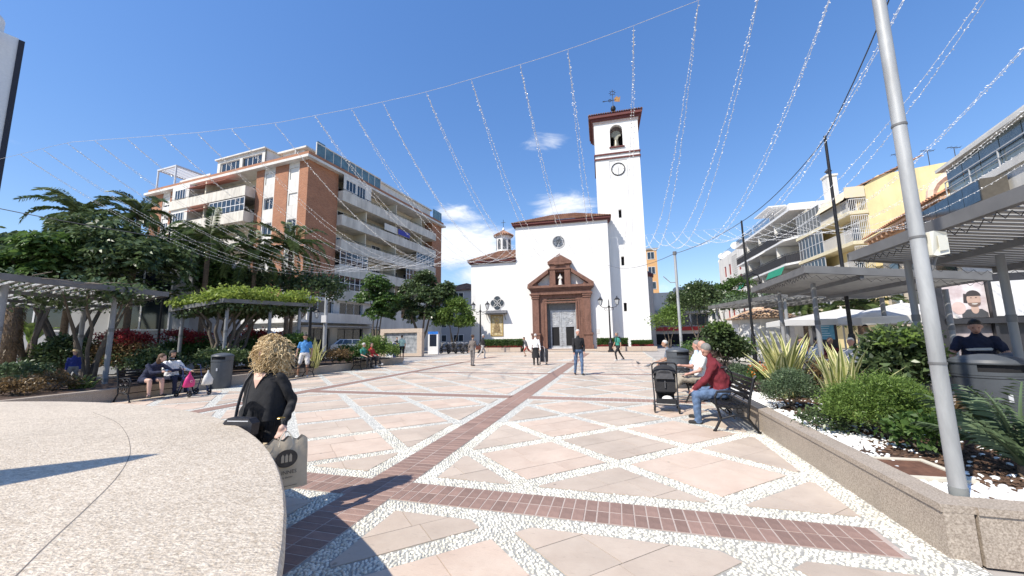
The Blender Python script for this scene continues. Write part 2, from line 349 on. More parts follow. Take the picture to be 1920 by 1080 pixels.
def slab_mat(name, c1, c2):
    # sawn pink limestone: cloudy tone, fine grain, dark pits and streaks
    m = bpy.data.materials.new(name); m.use_nodes = True; t = m.node_tree; n = t.nodes; l = t.links; b = n['Principled BSDF']; b.inputs['Roughness'].default_value = .62
    co = n.new('ShaderNodeTexCoord'); oi = n.new('ShaderNodeObjectInfo')
    av = n.new('ShaderNodeVectorMath'); av.operation = 'ADD'; l.new(co.outputs['Object'], av.inputs[0])
    cv = n.new('ShaderNodeVectorMath'); cv.operation = 'SCALE'; cv.inputs[0].default_value = (37, 19, 11); l.new(oi.outputs['Random'], cv.inputs['Scale']); l.new(cv.outputs[0], av.inputs[1])
    n1 = n.new('ShaderNodeTexNoise'); n1.inputs['Scale'].default_value = 2.2; n1.inputs['Detail'].default_value = 8; n1.inputs['Roughness'].default_value = .7; l.new(av.outputs[0], n1.inputs['Vector'])
    mp_ = n.new('ShaderNodeMapping'); mp_.inputs['Scale'].default_value = (6, 26, 6); mp_.inputs['Rotation'].default_value = (0, 0, .7); l.new(av.outputs[0], mp_.inputs[0])
    n2 = n.new('ShaderNodeTexNoise'); n2.inputs['Scale'].default_value = 1.6; n2.inputs['Detail'].default_value = 6; n2.inputs['Roughness'].default_value = .75; l.new(mp_.outputs[0], n2.inputs['Vector'])
    ra = n.new('ShaderNodeMapRange'); ra.inputs[1].default_value = .3; ra.inputs[2].default_value = .72; l.new(n1.outputs['Fac'], ra.inputs[0])
    mi = n.new('ShaderNodeMix'); mi.data_type = 'RGBA'; mi.inputs['A'].default_value = (*c1, 1); mi.inputs['B'].default_value = (*c2, 1); l.new(ra.outputs[0], mi.inputs['Factor'])
    pr = n.new('ShaderNodeMapRange'); pr.inputs[1].default_value = .60; pr.inputs[2].default_value = .72; pr.inputs[3].default_value = 1.0; pr.inputs[4].default_value = .66; l.new(n2.outputs['Fac'], pr.inputs[0])
    mr = n.new('ShaderNodeMapRange'); mr.inputs[3].default_value = .93; mr.inputs[4].default_value = 1.06; l.new(oi.outputs['Random'], mr.inputs[0])
    mm = n.new('ShaderNodeMath'); mm.operation = 'MULTIPLY'; l.new(pr.outputs[0], mm.inputs[0]); l.new(mr.outputs[0], mm.inputs[1])
    sc_ = n.new('ShaderNodeVectorMath'); sc_.operation = 'SCALE'; l.new(mi.outputs['Result'], sc_.inputs[0]); l.new(mm.outputs[0], sc_.inputs['Scale']); l.new(sc_.outputs[0], b.inputs['Base Color'])
    ge = n.new('ShaderNodeNewGeometry'); n3 = n.new('ShaderNodeTexNoise'); n3.inputs['Scale'].default_value = .55; n3.inputs['Detail'].default_value = 7; n3.inputs['Roughness'].default_value = .65; l.new(ge.outputs['Position'], n3.inputs['Vector'])
    d3 = n.new('ShaderNodeMapRange'); d3.inputs[1].default_value = .3; d3.inputs[2].default_value = .65; d3.inputs[3].default_value = .82; d3.inputs[4].default_value = 1.04; l.new(n3.outputs['Fac'], d3.inputs[0])
    vg = n.new('ShaderNodeTexVoronoi'); vg.inputs['Scale'].default_value = 2.6; l.new(ge.outputs['Position'], vg.inputs['Vector']); gr = n.new('ShaderNodeMapRange'); gr.inputs[1].default_value = .035; gr.inputs[2].default_value = .055; gr.inputs[3].default_value = .62; gr.inputs[4].default_value = 1.; l.new(vg.outputs['Distance'], gr.inputs[0])
    m4 = n.new('ShaderNodeMath'); m4.operation = 'MULTIPLY'; l.new(d3.outputs[0], m4.inputs[0]); l.new(gr.outputs[0], m4.inputs[1]); s4 = n.new('ShaderNodeVectorMath'); s4.operation = 'SCALE'; l.new(sc_.outputs[0], s4.inputs[0]); l.new(m4.outputs[0], s4.inputs['Scale']); l.new(s4.outputs[0], b.inputs['Base Color'])
    bp = n.new('ShaderNodeBump'); bp.inputs['Strength'].default_value = .25; bp.inputs['Distance'].default_value = .01; l.new(n2.outputs['Fac'], bp.inputs['Height']); l.new(bp.outputs[0], b.inputs['Normal'])
    return m
m_peb = pebble_mat()
m_slab = [slab_mat('pink_limestone', (.54, .41, .315), (.65, .53, .42)), slab_mat('mauve_limestone', (.485, .39, .305), (.585, .49, .39))]
m_brick = M('brown_clay_paver', (.268, .172, .136), .8, .14, 9, bump=.25, bscale=60, rnd=.18)
gm = MB(); gm.box(-900, 900, -300, 1500, -.6, -.06); tag(gm.build('ground', M('grey_paving', (.38, .35, .32), .85, .15, .5)), kind='structure')
floor = MB(); floor.box(-13.6, 2.3, -6, 36, -.05, -.008); floor = floor.build('plaza_floor', m_peb, None, loc=(0, 0, 0), rz=PR); tag(floor, kind='structure')
UB = [(-13.42, -9.62), (-9.18, -2.80), (-2.28, 2.17)]; VB = [(-2.6, 3.47), (3.90, 9.52), (9.94, 15.56), (15.98, 21.6)]
slabs = []
DU, DV, HW, BD = .985, .905, .105, .21
d1 = Vector((DU, DV)).normalized(); d2 = Vector((DU, -DV)).normalized(); n1 = (-d1.y, d1.x); n2 = (-d2.y, d2.x)
rs = random.Random(5)
for ui, (u0, u1) in enumerate(UB):
    for vi, (v0, v1) in enumerate(VB):
        uo = (u0 + u1) / 2 if ui != 1 else -3.05; vo = {0: 3.15, 1: (6.85 if ui != 1 else 4.96), 2: 12.75, 3: 18.8}[vi]
        if vi == 0: uo += DU
        if ui == 1 and vi in (2, 3): vo += .9
        for i in range(-14, 15):
            for j in range(-12, 13):
                if (i + j) % 2 == 0: continue
                cx, cy = uo + i * DU, vo + j * DV
                k = 1 - HW * math.sqrt(1 / DU ** 2 + 1 / DV ** 2)
                poly = [(cx - DU * k, cy), (cx, cy - DV * k), (cx + DU * k, cy), (cx, cy + DV * k)]
                for nn, c in (((1, 0), u1 - BD), ((-1, 0), -(u0 + BD)), ((0, 1), v1 - BD), ((0, -1), -(v0 + BD))): poly = clip(poly, nn, c)
                if len(poly) < 3 or area(poly) < .012: continue
                mid = cx * n1[0] + cy * n1[1]; half = DU * DV / math.hypot(DU, DV)
                rows = 2 if rs.random() < .45 else 3; off = rs.uniform(-.1, .1)
                edges = [mid - half] + [mid - half + 2 * half * q / rows + off * (1 if 0 < q < rows else 0) for q in range(1, rows)] + [mid + half]
                for a, b in zip(edges[:-1], edges[1:]):
                    sl = clip(clip(poly, n1, b - .003), (-n1[0], -n1[1]), -(a + .003))
                    if len(sl) < 3: continue
                    c2 = [q[0] * n2[0] + q[1] * n2[1] for q in sl]; lo, hi = min(c2), max(c2)
                    cut = lo + (hi - lo) * rs.uniform(.3, .7)
                    parts = [sl] if hi - lo < .5 else [clip(sl, n2, cut - .003), clip(sl, (-n2[0], -n2[1]), -(cut + .003))]
                    for pc in parts:
                        if len(pc) >= 3 and area(pc) > .006: slabs.append((pc, (i % 2) ^ (vi % 2)))
# forecourt by the church: long courses of pale stone
for r_ in range(17):
    v = 22.1 + r_ * .8
    u = -13.4 + rs.uniform(0, .6)
    while u < 2.2:
        ln = rs.uniform(.9, 1.5); b = min(2.2, u + ln)
        if rs.random() < .93 and b - u > .2: slabs.append(([(u, v + .03), (b - .02, v + .03), (b - .02, v + .66 if r_ % 3 else v + .5), (u, v + .66 if r_ % 3 else v + .5)], (r_ // 2) % 2))
        u = b
def scr(pc):
    cx = sum(q[0] for q in pc) / len(pc); cy = sum(q[1] for q in pc) / len(pc); w_ = P(cx, cy)
    dk = math.hypot(w_.x - DISC_C[0], w_.y - DISC_C[1])
    if dk < DISC_R - .9: return -1
    px, py = proj(w_)
    if w_.y < 1.2 or px < -60 or px > 1980 or py > 1120 or dk < DISC_R - .2: return 1e-9
    return area(pc) / (w_.length ** 3)
def proj(w_):
    q = Vector(w_) - Vector((0, 0, CAM_H)); c = q.dot(C_F)
    return (960 + FPX * q.dot(C_R) / c, 540 - FPX * q.dot(C_U) / c) if c > .05 else (9999, 9999)
DISC_C, DISC_R, DISC_H = (-6.86, -1.86), 6.87, .86
slabs = sorted(((scr(pc), pc, k) for pc, k in slabs), key=lambda q: -q[0])
slabs = [q for q in slabs if q[0] > 0]
rest = [MB(), MB()]
for n_, (s_, pc, k) in enumerate(slabs):
    top = rs.uniform(-.0015, .0015)
    if n_ < 300:
        cx = sum(q[0] for q in pc) / len(pc); cy = sum(q[1] for q in pc) / len(pc); mb = MB()
        mb.prism([(q[0] - cx, q[1] - cy) for q in pc], -.03, top); mb.build('paving_slab', m_slab[k], floor, loc=(cx, cy, 0))
    else: rest[k].prism(pc, -.03, top)
for k in (0, 1): tag(rest[k].build('paving_slabs', m_slab[k], floor), kind='stuff')
# clay pavers in the brown bands
def brick_mesh(l, w_):
    mb = MB(); e = .004
    vs = [(-l / 2, -w_ / 2, -.03), (l / 2, -w_ / 2, -.03), (l / 2, w_ / 2, -.03), (-l / 2, w_ / 2, -.03)]
    vs += [(x * (1 - 0), y, -.004) for x, y, _ in vs[:4]] + [(math.copysign(abs(x) - e, x), math.copysign(abs(y) - e, y), 0) for x, y, _ in vs[:4]]
    mb.add(vs, [(0, 1, 5, 4), (1, 2, 6, 5), (2, 3, 7, 6), (3, 0, 4, 7), (4, 5, 9, 8), (5, 6, 10, 9), (6, 7, 11, 10), (7, 4, 8, 11), (8, 9, 10, 11)]); return mb
bed = MB()
pl_ = []
def band(u0, u1, v0, v1, along):
    if along == 'u':
        h = (v1 - v0) / 2
        for r_ in (0, 1):
            u = u0
            while u < u1 - .04: pl_.append((u + .053, v0 + h * (r_ + .5), .100, h - .008)); u += .107
    else:
        h = (u1 - u0) / 2
        for r_ in (0, 1):
            v = v0
            while v < v1 - .04: pl_.append((u0 + h * (r_ + .5), v + .053, h - .008, .100)); v += .107
    bed.box(u0, u1, v0, v1, -.03, -.002)
for va, vb in ((3.47, 3.90), (9.52, 9.94), (15.56, 15.98)):
    band(-2.28, 1.93, va, vb, 'u'); band(-9.18, -2.80, va, vb, 'u')
band(-2.80, -2.28, 1.6, 33, 'v'); band(-9.62, -9.18, 5.2, 30, 'v'); band(-13.4, 2.1, 21.65, 22.0, 'u')
bed.build('mortar_bed', M('pale_mortar', (.44, .36, .31), .9, .12, 30), floor)
pl_ = sorted(((scr([(a - c / 2, b - d / 2), (a + c / 2, b - d / 2), (a + c / 2, b + d / 2), (a - c / 2, b + d / 2)]), a, b, c, d) for a, b, c, d in pl_), key=lambda q: -q[0])
bm_ = {}; rb = MB()
for n_, (s_, a, b, c, d) in enumerate(pl_):
    if s_ <= 0: continue
    if n_ < 300:
        key = (round(c, 3), round(d, 3))
        if key not in bm_: bm_[key] = brick_mesh(c, d).mesh('brick', m_brick)
        ob('brick', bm_[key], floor, loc=(a, b, rs.uniform(-.001, .002)))
    else:
        q = brick_mesh(c, d) if s_ > 2e-5 else MB().quad((-c / 2, -d / 2, 0), (c / 2, -d / 2, 0), (c / 2, d / 2, 0), (-c / 2, d / 2, 0))
        rb.add([(x + a, y + b, z) for x, y, z in q.v], q.f)
tag(rb.build('bricks', m_brick, floor), kind='stuff')
# pebbles set on edge in the pale strips close by: real stones
def in_strip(u, v):
    ok = np.zeros(len(u), bool)
    for ui, (u0, u1) in enumerate(UB):
        for vi, (v0, v1) in enumerate(VB):
            uo = (u0 + u1) / 2 if ui != 1 else -3.05; vo = {0: 3.15, 1: (6.85 if ui != 1 else 4.96), 2: 12.75, 3: 18.8}[vi]
            if vi == 0: uo += DU
            ins = (u > u0 + .012) & (u < u1 - .012) & (v > v0 + .012) & (v < v1 - .012)
            edge = (u < u0 + BD - .008) | (u > u1 - BD + .008) | (v < v0 + BD - .008) | (v > v1 - BD + .008)
            a = (u - uo) / DU; b = (v - vo) / DV; k = math.sqrt(1 / DU ** 2 + 1 / DV ** 2)
            f1 = np.abs((a + b) / 2 - np.round((a + b) / 2)) * 2 / k; f2 = np.abs((a - b) / 2 - np.round((a - b) / 2)) * 2 / k
            ok |= ins & (edge | (f1 < HW - .012) | (f2 < HW - .012))
    ok |= (u > 1.95) & (u < 2.16) & (v > 3.3) & (v < 9.5)
    return ok
gx, gy = np.meshgrid(np.arange(-9.1, 2.2, .0335), np.arange(1.2, 9.5, .0255)); gx[1::2] += .0165
u = gx.ravel() + rng.uniform(-.011, .011, gx.size); v = gy.ravel() + rng.uniform(-.008, .008, gx.size)
wx, wy = u * _ca + v * _sa, -u * _sa + v * _ca
fr = np.abs((wx) / np.maximum(wy, .2)) < 2.2
keep = in_strip(u, v) & fr & (wy > .9) & (np.hypot(wx, wy) < 7.2) & (np.hypot(wx - DISC_C[0], wy - DISC_C[1]) > DISC_R)
u, v = u[keep], v[keep]; n = len(u)
ang = (np.sin(u * 5.1) + np.cos(v * 4.3 + u)) * 1.2 + rng.normal(0, .6, n)
la = rng.uniform(.014, .022, n); lb = la * rng.uniform(.5, .74, n); hh = rng.uniform(.007, .013, n)
th = np.arange(6) * math.pi / 3
V = np.zeros((n, 13, 3))
for k, (f, zf) in enumerate(((1.0, -.2), (.72, .75))):
    x = la[:, None] * np.cos(th) * f; y = lb[:, None] * np.sin(th) * f
    V[:, k * 6:k * 6 + 6, 0] = u[:, None] + x * np.cos(ang)[:, None] - y * np.sin(ang)[:, None]
    V[:, k * 6:k * 6 + 6, 1] = v[:, None] + x * np.sin(ang)[:, None] + y * np.cos(ang)[:, None]
    V[:, k * 6:k * 6 + 6, 2] = -.008 + (hh * zf)[:, None]
V[:, 12, 0] = u; V[:, 12, 1] = v; V[:, 12, 2] = -.008 + hh
tri = []
for j in range(6): tri += [(j, (j + 1) % 6, 6 + (j + 1) % 6), (j, 6 + (j + 1) % 6, 6 + j), (6 + j, 6 + (j + 1) % 6, 12)]
T = np.array(tri)[None] + (np.arange(n) * 13)[:, None, None]
mp2 = leafmat('white_pebble', (.48, .46, .38), (.84, .81, .70), trans=0., rough=.55, scale=2.)
tag(ob('pebbles', bigmesh('pebbles', V.reshape(-1, 3), T.reshape(-1, 3), mp2, smooth=True), floor), kind='stuff')
bp_ = [(7.15 * math.cos(a), 7.15 * math.sin(a)) for a in np.linspace(.2, 2.9, 40)]
for nn, c in (((1, 0), 2.165), ((-1, 0), 9.1), ((0, -1), -1.0)): bp_ = clip(bp_ + [], nn, c)
b_ = MB(); b_.prism(bp_, -.02, -.0068); b_.build('pebble_bed', M('dark_bedding', (.33, .32, .285), .9, .2, 40), floor)
# ---------------------------------------------------------------- big round stone at the left
def disc():
    n = 160; h = DISC_H; r = DISC_R
    t = thing('round_stone_platform', 'huge round cream granite platform at the lower left with a curved joint', 'platform', (DISC_C[0], DISC_C[1], 0))
    mgr = M('cream_granite', (.45, .36, .255), .62, .0, 40, bump=.5, bscale=70, col2=(.84, .735, .585), detail=8, stretch=(1, 1.7, 1), stain=.12, sst=(1, 2.2, 1), ssc=.8)
    top = MB(); prof = [(r - .10, .16), (r - .10, h - .2), (r - .03, h - .11), (r, h - .07), (r, h - .025), (r - .012, h - .006), (r - .03, h)]
    gr = .008
    # joint: S-curve across the top, cut as a narrow groove
    pts = [at_ for at_ in []]
    px = [(20, 1090), (90, 1020), (160, 955), (215, 900), (240, 862), (244, 838), (236, 812), (215, 790), (170, 772)]
    c = [G(x, y, h) - Vector((DISC_C[0], DISC_C[1], 0)) for x, y in px]
    vs = []
    top.lathe(prof, n=n); o = top.build('slab', mgr, t, smooth='auto')
    bs = MB(); bs.lathe([(r - .16, -.02), (r - .16, .17)], n=n); bs.build('plinth', M('grey_granite', (.36, .33, .29), .7, .3, 70), t)
    # fine smooth run of the joint
    fine = []
    for i in range(len(c) - 1):
        for k in range(6):
            tt = k / 6; p0, p1, p2, p3 = c[max(i - 1, 0)], c[i], c[i + 1], c[min(i + 2, len(c) - 1)]
            fine.append(.5 * ((2 * p1) + (p2 - p0) * tt + (2 * p0 - 5 * p1 + 4 * p2 - p3) * tt ** 2 + (3 * p1 - p0 - 3 * p2 + p3) * tt ** 3))
    j = MB()
    for a, b in zip(fine[:-1], fine[1:]):
        d = (b - a).normalized(); s_ = Vector((-d.y, d.x, 0)) * .0018
        j.quad(a - s_ + Vector((0, 0, .0015)), a + s_ + Vector((0, 0, .0015)), b + s_ + Vector((0, 0, .0015)), b - s_ + Vector((0, 0, .0015)))
    j.build('joint', M('dark_joint', (.20, .17, .14), .9), t)
disc()
# unseen tapering spike added out of frame to cast the shadow crossing the stone
def spike():
    tip_sh = G(300, 851, DISC_H); base_sh = G(-90, 918, DISC_H)
    sh = Vector((-SUNV.x, -SUNV.y, 0)).normalized(); hgt = 2.9
    base = tip_sh - sh * (hgt / math.tan(RD(SUN_EL)))
    mb = MB(); mb.lathe([(.0, 0), (.42, 0), (.38, .25), (.28, hgt * .6), (.09, hgt * .93), (.004, hgt)], n=14)
    o = mb.build('shadow_spike', M('dark_bronze', (.07, .05, .035), .45, .3, 12, metal=.8), None, smooth='auto', loc=(base.x, base.y, DISC_H)); tag(o, 'unseen tapering spike added on the round stone platform to cast its shadow', 'shadow caster')
spike()
# ---------------------------------------------------------------- church
CA = RD(13.5)
def CP(x, y, z=0.): u, v = x - 4.25, y + 42; return Vector((u * math.cos(CA) + v * math.sin(CA), -u * math.sin(CA) + v * math.cos(CA), z))
m_wh = M('white_limewash', (.80, .79, .765), .85, .035, .45, bump=.12, bscale=9, stretch=(1, 1, .35), stain=.10, sst=(1.6, 1.6, .22), ssc=.7)
m_st = M('brown_sandstone', (.205, .105, .075), .85, .2, 7, bump=.3, bscale=40, stain=.35, sst=(2, 2, .6), ssc=1.2)
m_tl = M('terracotta_tile', (.26, .115, .07), .85, .45, 1.4, col2=(.46, .27, .18), detail=6)
m_eave = M('oxblood_eave', (.125, .032, .028), .7, .2, 5)
m_dk = M('dark_interior', (.012, .012, .014), .9)
m_iron = M('black_iron', (.018, .018, .02), .45, .3, 20, metal=.4)
def church():
    t = thing('church', 'white church with a bell tower, brown stone portal and tiled roofs', 'church', CP(0, 0), -CA)
    F = Face((0, 0, 0), (1, 0, 0), (0, -1, 0))
    mb = MB(); F.holed(mb, -5.3, 5.4, -.05, 14.5, [(-1.75, 1.45, .2, 5.2)], .35)
    # rose opening handled as a set-in disc; sides and back
    mb.quad((-5.3, 0, -.05), (-5.3, 0, 14.5), (-5.3, 14, 14.5), (-5.3, 14, -.05)); mb.quad((5.4, 0, -.05), (5.4, 14, -.05), (5.4, 14, 14.5), (5.4, 0, 14.5)); mb.quad((-5.3, 14, -.05), (-5.3, 14, 14.5), (5.4, 14, 14.5), (5.4, 14, -.05))
    mb.quad((-5.3, 0, 14.5), (5.4, 0, 14.5), (5.4, 14, 14.5), (-5.3, 14, 14.5)); mb.build('front_wall', m_wh, t)
    mb = MB(); mb.box(-10.95, -5.302, .12, 11, -.05, 10.35); mb.build('side_chapel_wall', m_wh, t)
    # eaves
    for nm, x0, x1, y0, z in (('front', -5.65, 5.72, -.36, 14.5), ('chapel', -11.3, -5.32, -.22, 10.35)):
        e = MB(); yb = 14.3 if nm == 'front' else 11.3
        e.box(x0 + .14, x1 - .14 if nm == 'front' else x1, y0 + .14, yb - .14, z + .002, z + .16); e.box(x0, x1, y0, yb, z + .162, z + .40); e.build('eave', m_eave, t)
    z = 14.9
    A, B, C_, D_ = (-5.7, -.42, z), (5.78, -.42, z), (5.78, 14.35, z), (-5.7, 14.35, z); r0, r1 = (-1.2, 5.2, 17.35), (1.4, 5.2, 17.35); r2, r3 = (-1.2, 9, 17.35), (1.4, 9, 17.35)
    for pl, a, b in (([A, B, r1, r0], A, B), ([B, C_, r3, r1], B, C_), ([D_, A, r0, r2], D_, A), ([C_, D_, r2, r3], C_, D_)): tile_roof(t, pl, a, b, m_tl)
    z = 10.75; A, B, C_, D_ = (-11.36, -.28, z), (-5.32, -.28, z), (-5.32, 11.3, z), (-11.36, 11.3, z); r0, r1 = (-8.4, 4.2, 12.75), (-5.32, 4.2, 12.75); r2 = (-8.4, 8, 12.75); r3 = (-5.32, 8, 12.75)
    for pl, a, b in (([A, B, r1, r0], A, B), ([D_, A, r0, r2], D_, A), ([C_, D_, r2, r3], C_, D_)): tile_roof(t, pl, a, b, m_tl)
    # lantern
    la = MB(); cx, cy = -8.35, 6.0; la.lathe([(1.25, 12.0), (1.25, 12.95), (1.05, 13.0), (1.05, 15.0), (1.2, 15.05), (1.2, 15.15)], (cx, cy, 0), 8); lo = la.build('lantern', m_wh, t)
    for k in range(8):
        a = (k + .5) * math.pi / 4; n = Vector((math.cos(a), math.sin(a), 0)); ex = Vector((-n.y, n.x, 0)); f = Face(Vector((cx, cy, 0)) + n * (1.05 * math.cos(math.pi / 8) + .012), ex, n)
        wv = MB(); pts = [f.p(.24 * -math.cos(q * math.pi / 6), 0, 14.45 + .24 * math.sin(q * math.pi / 6)) for q in range(7)] + [f.p(.24, 0, 13.25), f.p(-.24, 0, 13.25)]
        wv.extr(pts, n * .02); wv.build('lantern_window', M('lantern_glass', (.10, .11, .12), .3), lo)
    lr = MB(); lr.lathe([(1.36, 15.15), (1.36, 15.24), (.9, 15.62), (.12, 16.0), (.06, 16.0)], (cx, cy, 0), 8); 
    for k in range(24):
        a = k * math.pi / 12; lr.tube((cx + 1.38 * math.cos(a), cy + 1.38 * math.sin(a), 15.27), (cx + .12 * math.cos(a), cy + .12 * math.sin(a), 16.06), .08, .03, 6)
    lr.build('lantern_roof', m_tl, t)
    li = MB(); li.lathe([(.1, 15.95), (.18, 16.1), (.16, 16.3), (.05, 16.45), (.05, 16.5)], (cx, cy, 0), 10); li.build('finial', m_wh, t)
    cr = MB(); cr.tube((cx, cy, 16.4), (cx, cy, 17.6), .03); cr.tube((cx - .3, cy, 17.2), (cx + .3, cy, 17.2), .03); cr.build('cross', m_iron, t)
    # rose window
    rw = MB(); c0 = F.p(-.2, 0, 12.35)
    def ring(mb, c, r0, r1, y0, y1, n=28):
        v = [];
        for k in range(n):
            a = 2 * math.pi * k / n
            for r, y in ((r0, y0), (r1, y0), (r1, y1), (r0, y1)): v.append((c[0] + r * math.cos(a), y, c[2] + r * math.sin(a)))
        f = []
        for k in range(n):
            q = (k + 1) % n
            for j in range(4): f.append((k * 4 + j, k * 4 + (j + 1) % 4, q * 4 + (j + 1) % 4, q * 4 + j))
        mb.add(v, f)
    def disk(mb, c, r, y, n=28): mb.add([(c[0] + r * math.cos(2 * math.pi * k / n), y, c[2] + r * math.sin(2 * math.pi * k / n)) for k in range(n)], [tuple(range(n))])
    ring(rw, c0, .66, .76, -.05, .02); rwo = rw.build('rose_window', M('grey_moulding', (.55, .54, .52), .8), t)
    g = MB(); disk(g, c0, .67, -.012); g.build('pane', M('stained_glass', (.045, .06, .09), .2, .7, 6, col2=(.25, .27, .3)), rwo)
    tr = MB()
    for k in range(6):
        a = k * math.pi / 3; tr.tube((c0[0], -.03, c0[2]), (c0[0] + .66 * math.cos(a), -.03, c0[2] + .66 * math.sin(a)), .02, n=5)
    ring(tr, c0, .2, .24, -.045, -.015, 16); tr.build('tracery', M('lead_tracery', (.05, .05, .05), .6), rwo)
    # portal
    po = MB(); S = lambda a, b, d, z0, z1: F.box(po, a, b, -.001, d, z0, z1)
    for sg in (-1, 1):
        def SS(a, b, d, z0, z1): S(*(sorted((-.1 + sg * a, -.1 + sg * b))), d, z0, z1)
        SS(2.35, 3.42, .82, 0, .55); SS(2.42, 3.34, .76, .55, 1.62); SS(2.35, 3.42, .83, 1.62, 1.86); SS(2.5, 3.24, .68, 1.86, 5.72); SS(2.42, 3.32, .75, 5.72, 5.86); SS(2.38, 3.36, .8, 5.95, 6.16); SS(2.5, 3.24, .69, 5.86, 5.95)
        SS(1.62, 2.5, .42, 0, 5.72)                       # door jamb panels
        SS(1.62, 1.8, .5, .2, 5.25); SS(1.95, 2.06, .47, .2, 5.5)
        SS(2.3, 3.5, .86, 6.16, 6.32)
    S(-3.44, 3.24, .42, 5.72, 6.16); S(-1.92, 1.72, .5, 5.2, 5.36); S(-2.2, 2.0, .47, 5.5, 5.6)
    S(-3.44, 3.24, .72, 6.16, 6.64); S(-3.55, 3.35, .84, 6.64, 6.78); S(-3.68, 3.48, .95, 6.78, 6.92); S(-3.8, 3.6, 1.05, 6.92, 7.18)
    # broken pediment: two raking wings
    for sg in (-1, 1):
        X = lambda a: -.1 + sg * a
        for pts, d in (([(3.66, 7.18), (3.70, 7.38), (1.28, 9.06), (1.28, 8.62), (3.12, 7.32), (3.12, 7.18)], .92), ([(3.10, 7.18), (3.10, 7.7), (2.1, 8.42), (2.1, 8.0), (2.7, 7.55), (2.5, 7.18)], .7)):
            q = [F.p(X(a), 0.001, zz) for a, zz in pts]; po.extr(q if sg > 0 else q[::-1], F.n * d)
    # aedicule with niche
    S(-1.27, -.62, .72, 7.18, 9.0); S(.42, 1.07, .72, 7.18, 9.0); S(-1.35, 1.15, .8, 9.0, 9.14); S(-.6, .4, .6, 8.72, 9.0)
    S(-1.3, -.68, .8, 7.18, 7.34); S(.48, 1.1, .8, 7.18, 7.34); S(-1.22, 1.02, .74, 9.14, 9.6); S(-1.42, 1.22, .9, 9.6, 9.86)
    po.extr([F.p(-1.46, 0.001, 9.86), F.p(1.26, 0.001, 9.86), F.p(-.1, 0.001, 10.72)], F.n * .92); po.extr([F.p(-.72, 0.9, 9.5), F.p(.52, .9, 9.5), F.p(-.1, .9, 9.98)], F.n * .1)
    po.tube(F.p(-.1, .45, 10.6), F.p(-.1, .45, 10.95), .05, .02)
    S(-3.55, 3.35, 1.0, -.02, .1); S(-2.6, 2.4, 1.5, -.03, .08)
    po.build('portal', m_st, t)
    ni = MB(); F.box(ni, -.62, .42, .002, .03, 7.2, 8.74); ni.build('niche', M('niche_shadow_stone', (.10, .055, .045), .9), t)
    st = MB(); cs = F.p(-.1, .34, 7.2); st.lathe([(.26, 0), (.26, .1), (.2, .14)], cs, 10); st.lathe([(.19, .14), (.2, .3), (.14, .7), (.17, .95), (.13, 1.1), (.07, 1.14)], cs, 12, sy=.8); st.ball(cs + Vector((0, 0, 1.22)), (.085, .09, .11)); st.path([cs + Vector((-.15, 0, 1.02)), cs + Vector((-.2, -.08, .8)), cs + Vector((-.05, -.16, .86))], .045, 6); st.path([cs + Vector((.15, 0, 1.02)), cs + Vector((.2, -.06, .8)), cs + Vector((.08, -.16, .74))], .045, 6)
    st.build('statue', M('cream_marble', (.75, .72, .66), .5), t, smooth='auto')
    # bronze-grey doors with relief
    md = M('pale_metal_relief', (.42, .43, .44), .5, .22, 3, bump=.5, bscale=14, metal=.35)
    dk = MB(); F.box(dk, -1.75, 1.45, -.34, -.28, .1, 5.2); dk.build('doorway', M('slate_panel', (.12, .13, .14), .7), t)
    for sg, (a, b, da, db) in ((-1, (-1.42, -.17, -1.28, -.45)), (1, (-.15, 1.40, .3, 1.22))):
        dr = MB()
        F.box(dr, a, b, -.27, -.18, 2.55, 4.42); F.box(dr, a, da, -.27, -.18, .2, 2.55); F.box(dr, db, b, -.27, -.18, .2, 2.55); F.box(dr, da, db, -.27, -.18, .2, .42); F.box(dr, a, b, -.18, -.165, 2.52, 2.6)
        do = dr.build('door', md, t); rl = MB(); rr = random.Random(3 + sg)
        for k in range(46):                                # bands of raised figures and ribbons
            x = rr.uniform(a + .15, b - .15); zz = rr.uniform(2.75, 4.3); an = rr.choice((0, .3, 1.4, 2.6)) + rr.uniform(-.3, .3); ln = rr.uniform(.12, .34)
            p0 = F.p(x, -.172, zz); q = [p0 + Vector((math.cos(an + w_) * ln * k2, 0, math.sin(an + w_) * ln * k2)) for k2, w_ in ((-.5, 0), (-.15, .3), (.2, -.3), (.5, .15))]
            q = [Vector((min(max(p_.x, a + .03), b - .03), p_.y, min(max(p_.z, 2.65), 4.38))) for p_ in q]; rl.path(q, .035, 5)
        for k in range(10):
            x = (b - .06 if sg < 0 else a + .06) + rr.uniform(-.04, .04); rl.ball(F.p(x, -.175, .5 + k * .22), (.06, .03, .1), 6, 4)
        tag(rl.build('relief', md, do), kind='stuff')
        gl = MB(); F.box(gl, da, db, -.25, -.235, .42, 2.55); gl.build('door_opening', m_dk, do)
    lin = MB(); F.box(lin, -1.6, 1.42, -.27, -.2, 4.44, 5.16); lin.build('door_lintel_panel', M('slate_lintel', (.16, .165, .17), .7, .2, 8), t)
    # tower
    X0, X1, Y0, Y1 = 4.42, 9.5, 1.5, 6.58; TF = Face((X0, Y0, 0), (1, 0, 0), (0, -1, 0)); W = X1 - X0
    tw = MB(); TF.holed(tw, 0, W, -.05, 27.2, [(2.34, 2.68, 4.15, 5.12), (2.34, 2.68, 9.4, 10.45), (2.34, 2.68, 15.05, 16.05), (1.84, 3.30, 23.85, 26.65, True)], .45)
    TR = Face((X1, Y0, 0), (0, 1, 0), (1, 0, 0)); TR.holed(tw, 0, Y1 - Y0, -.05, 27.2, [(1.8, 3.26, 23.85, 26.65, True)], .45)
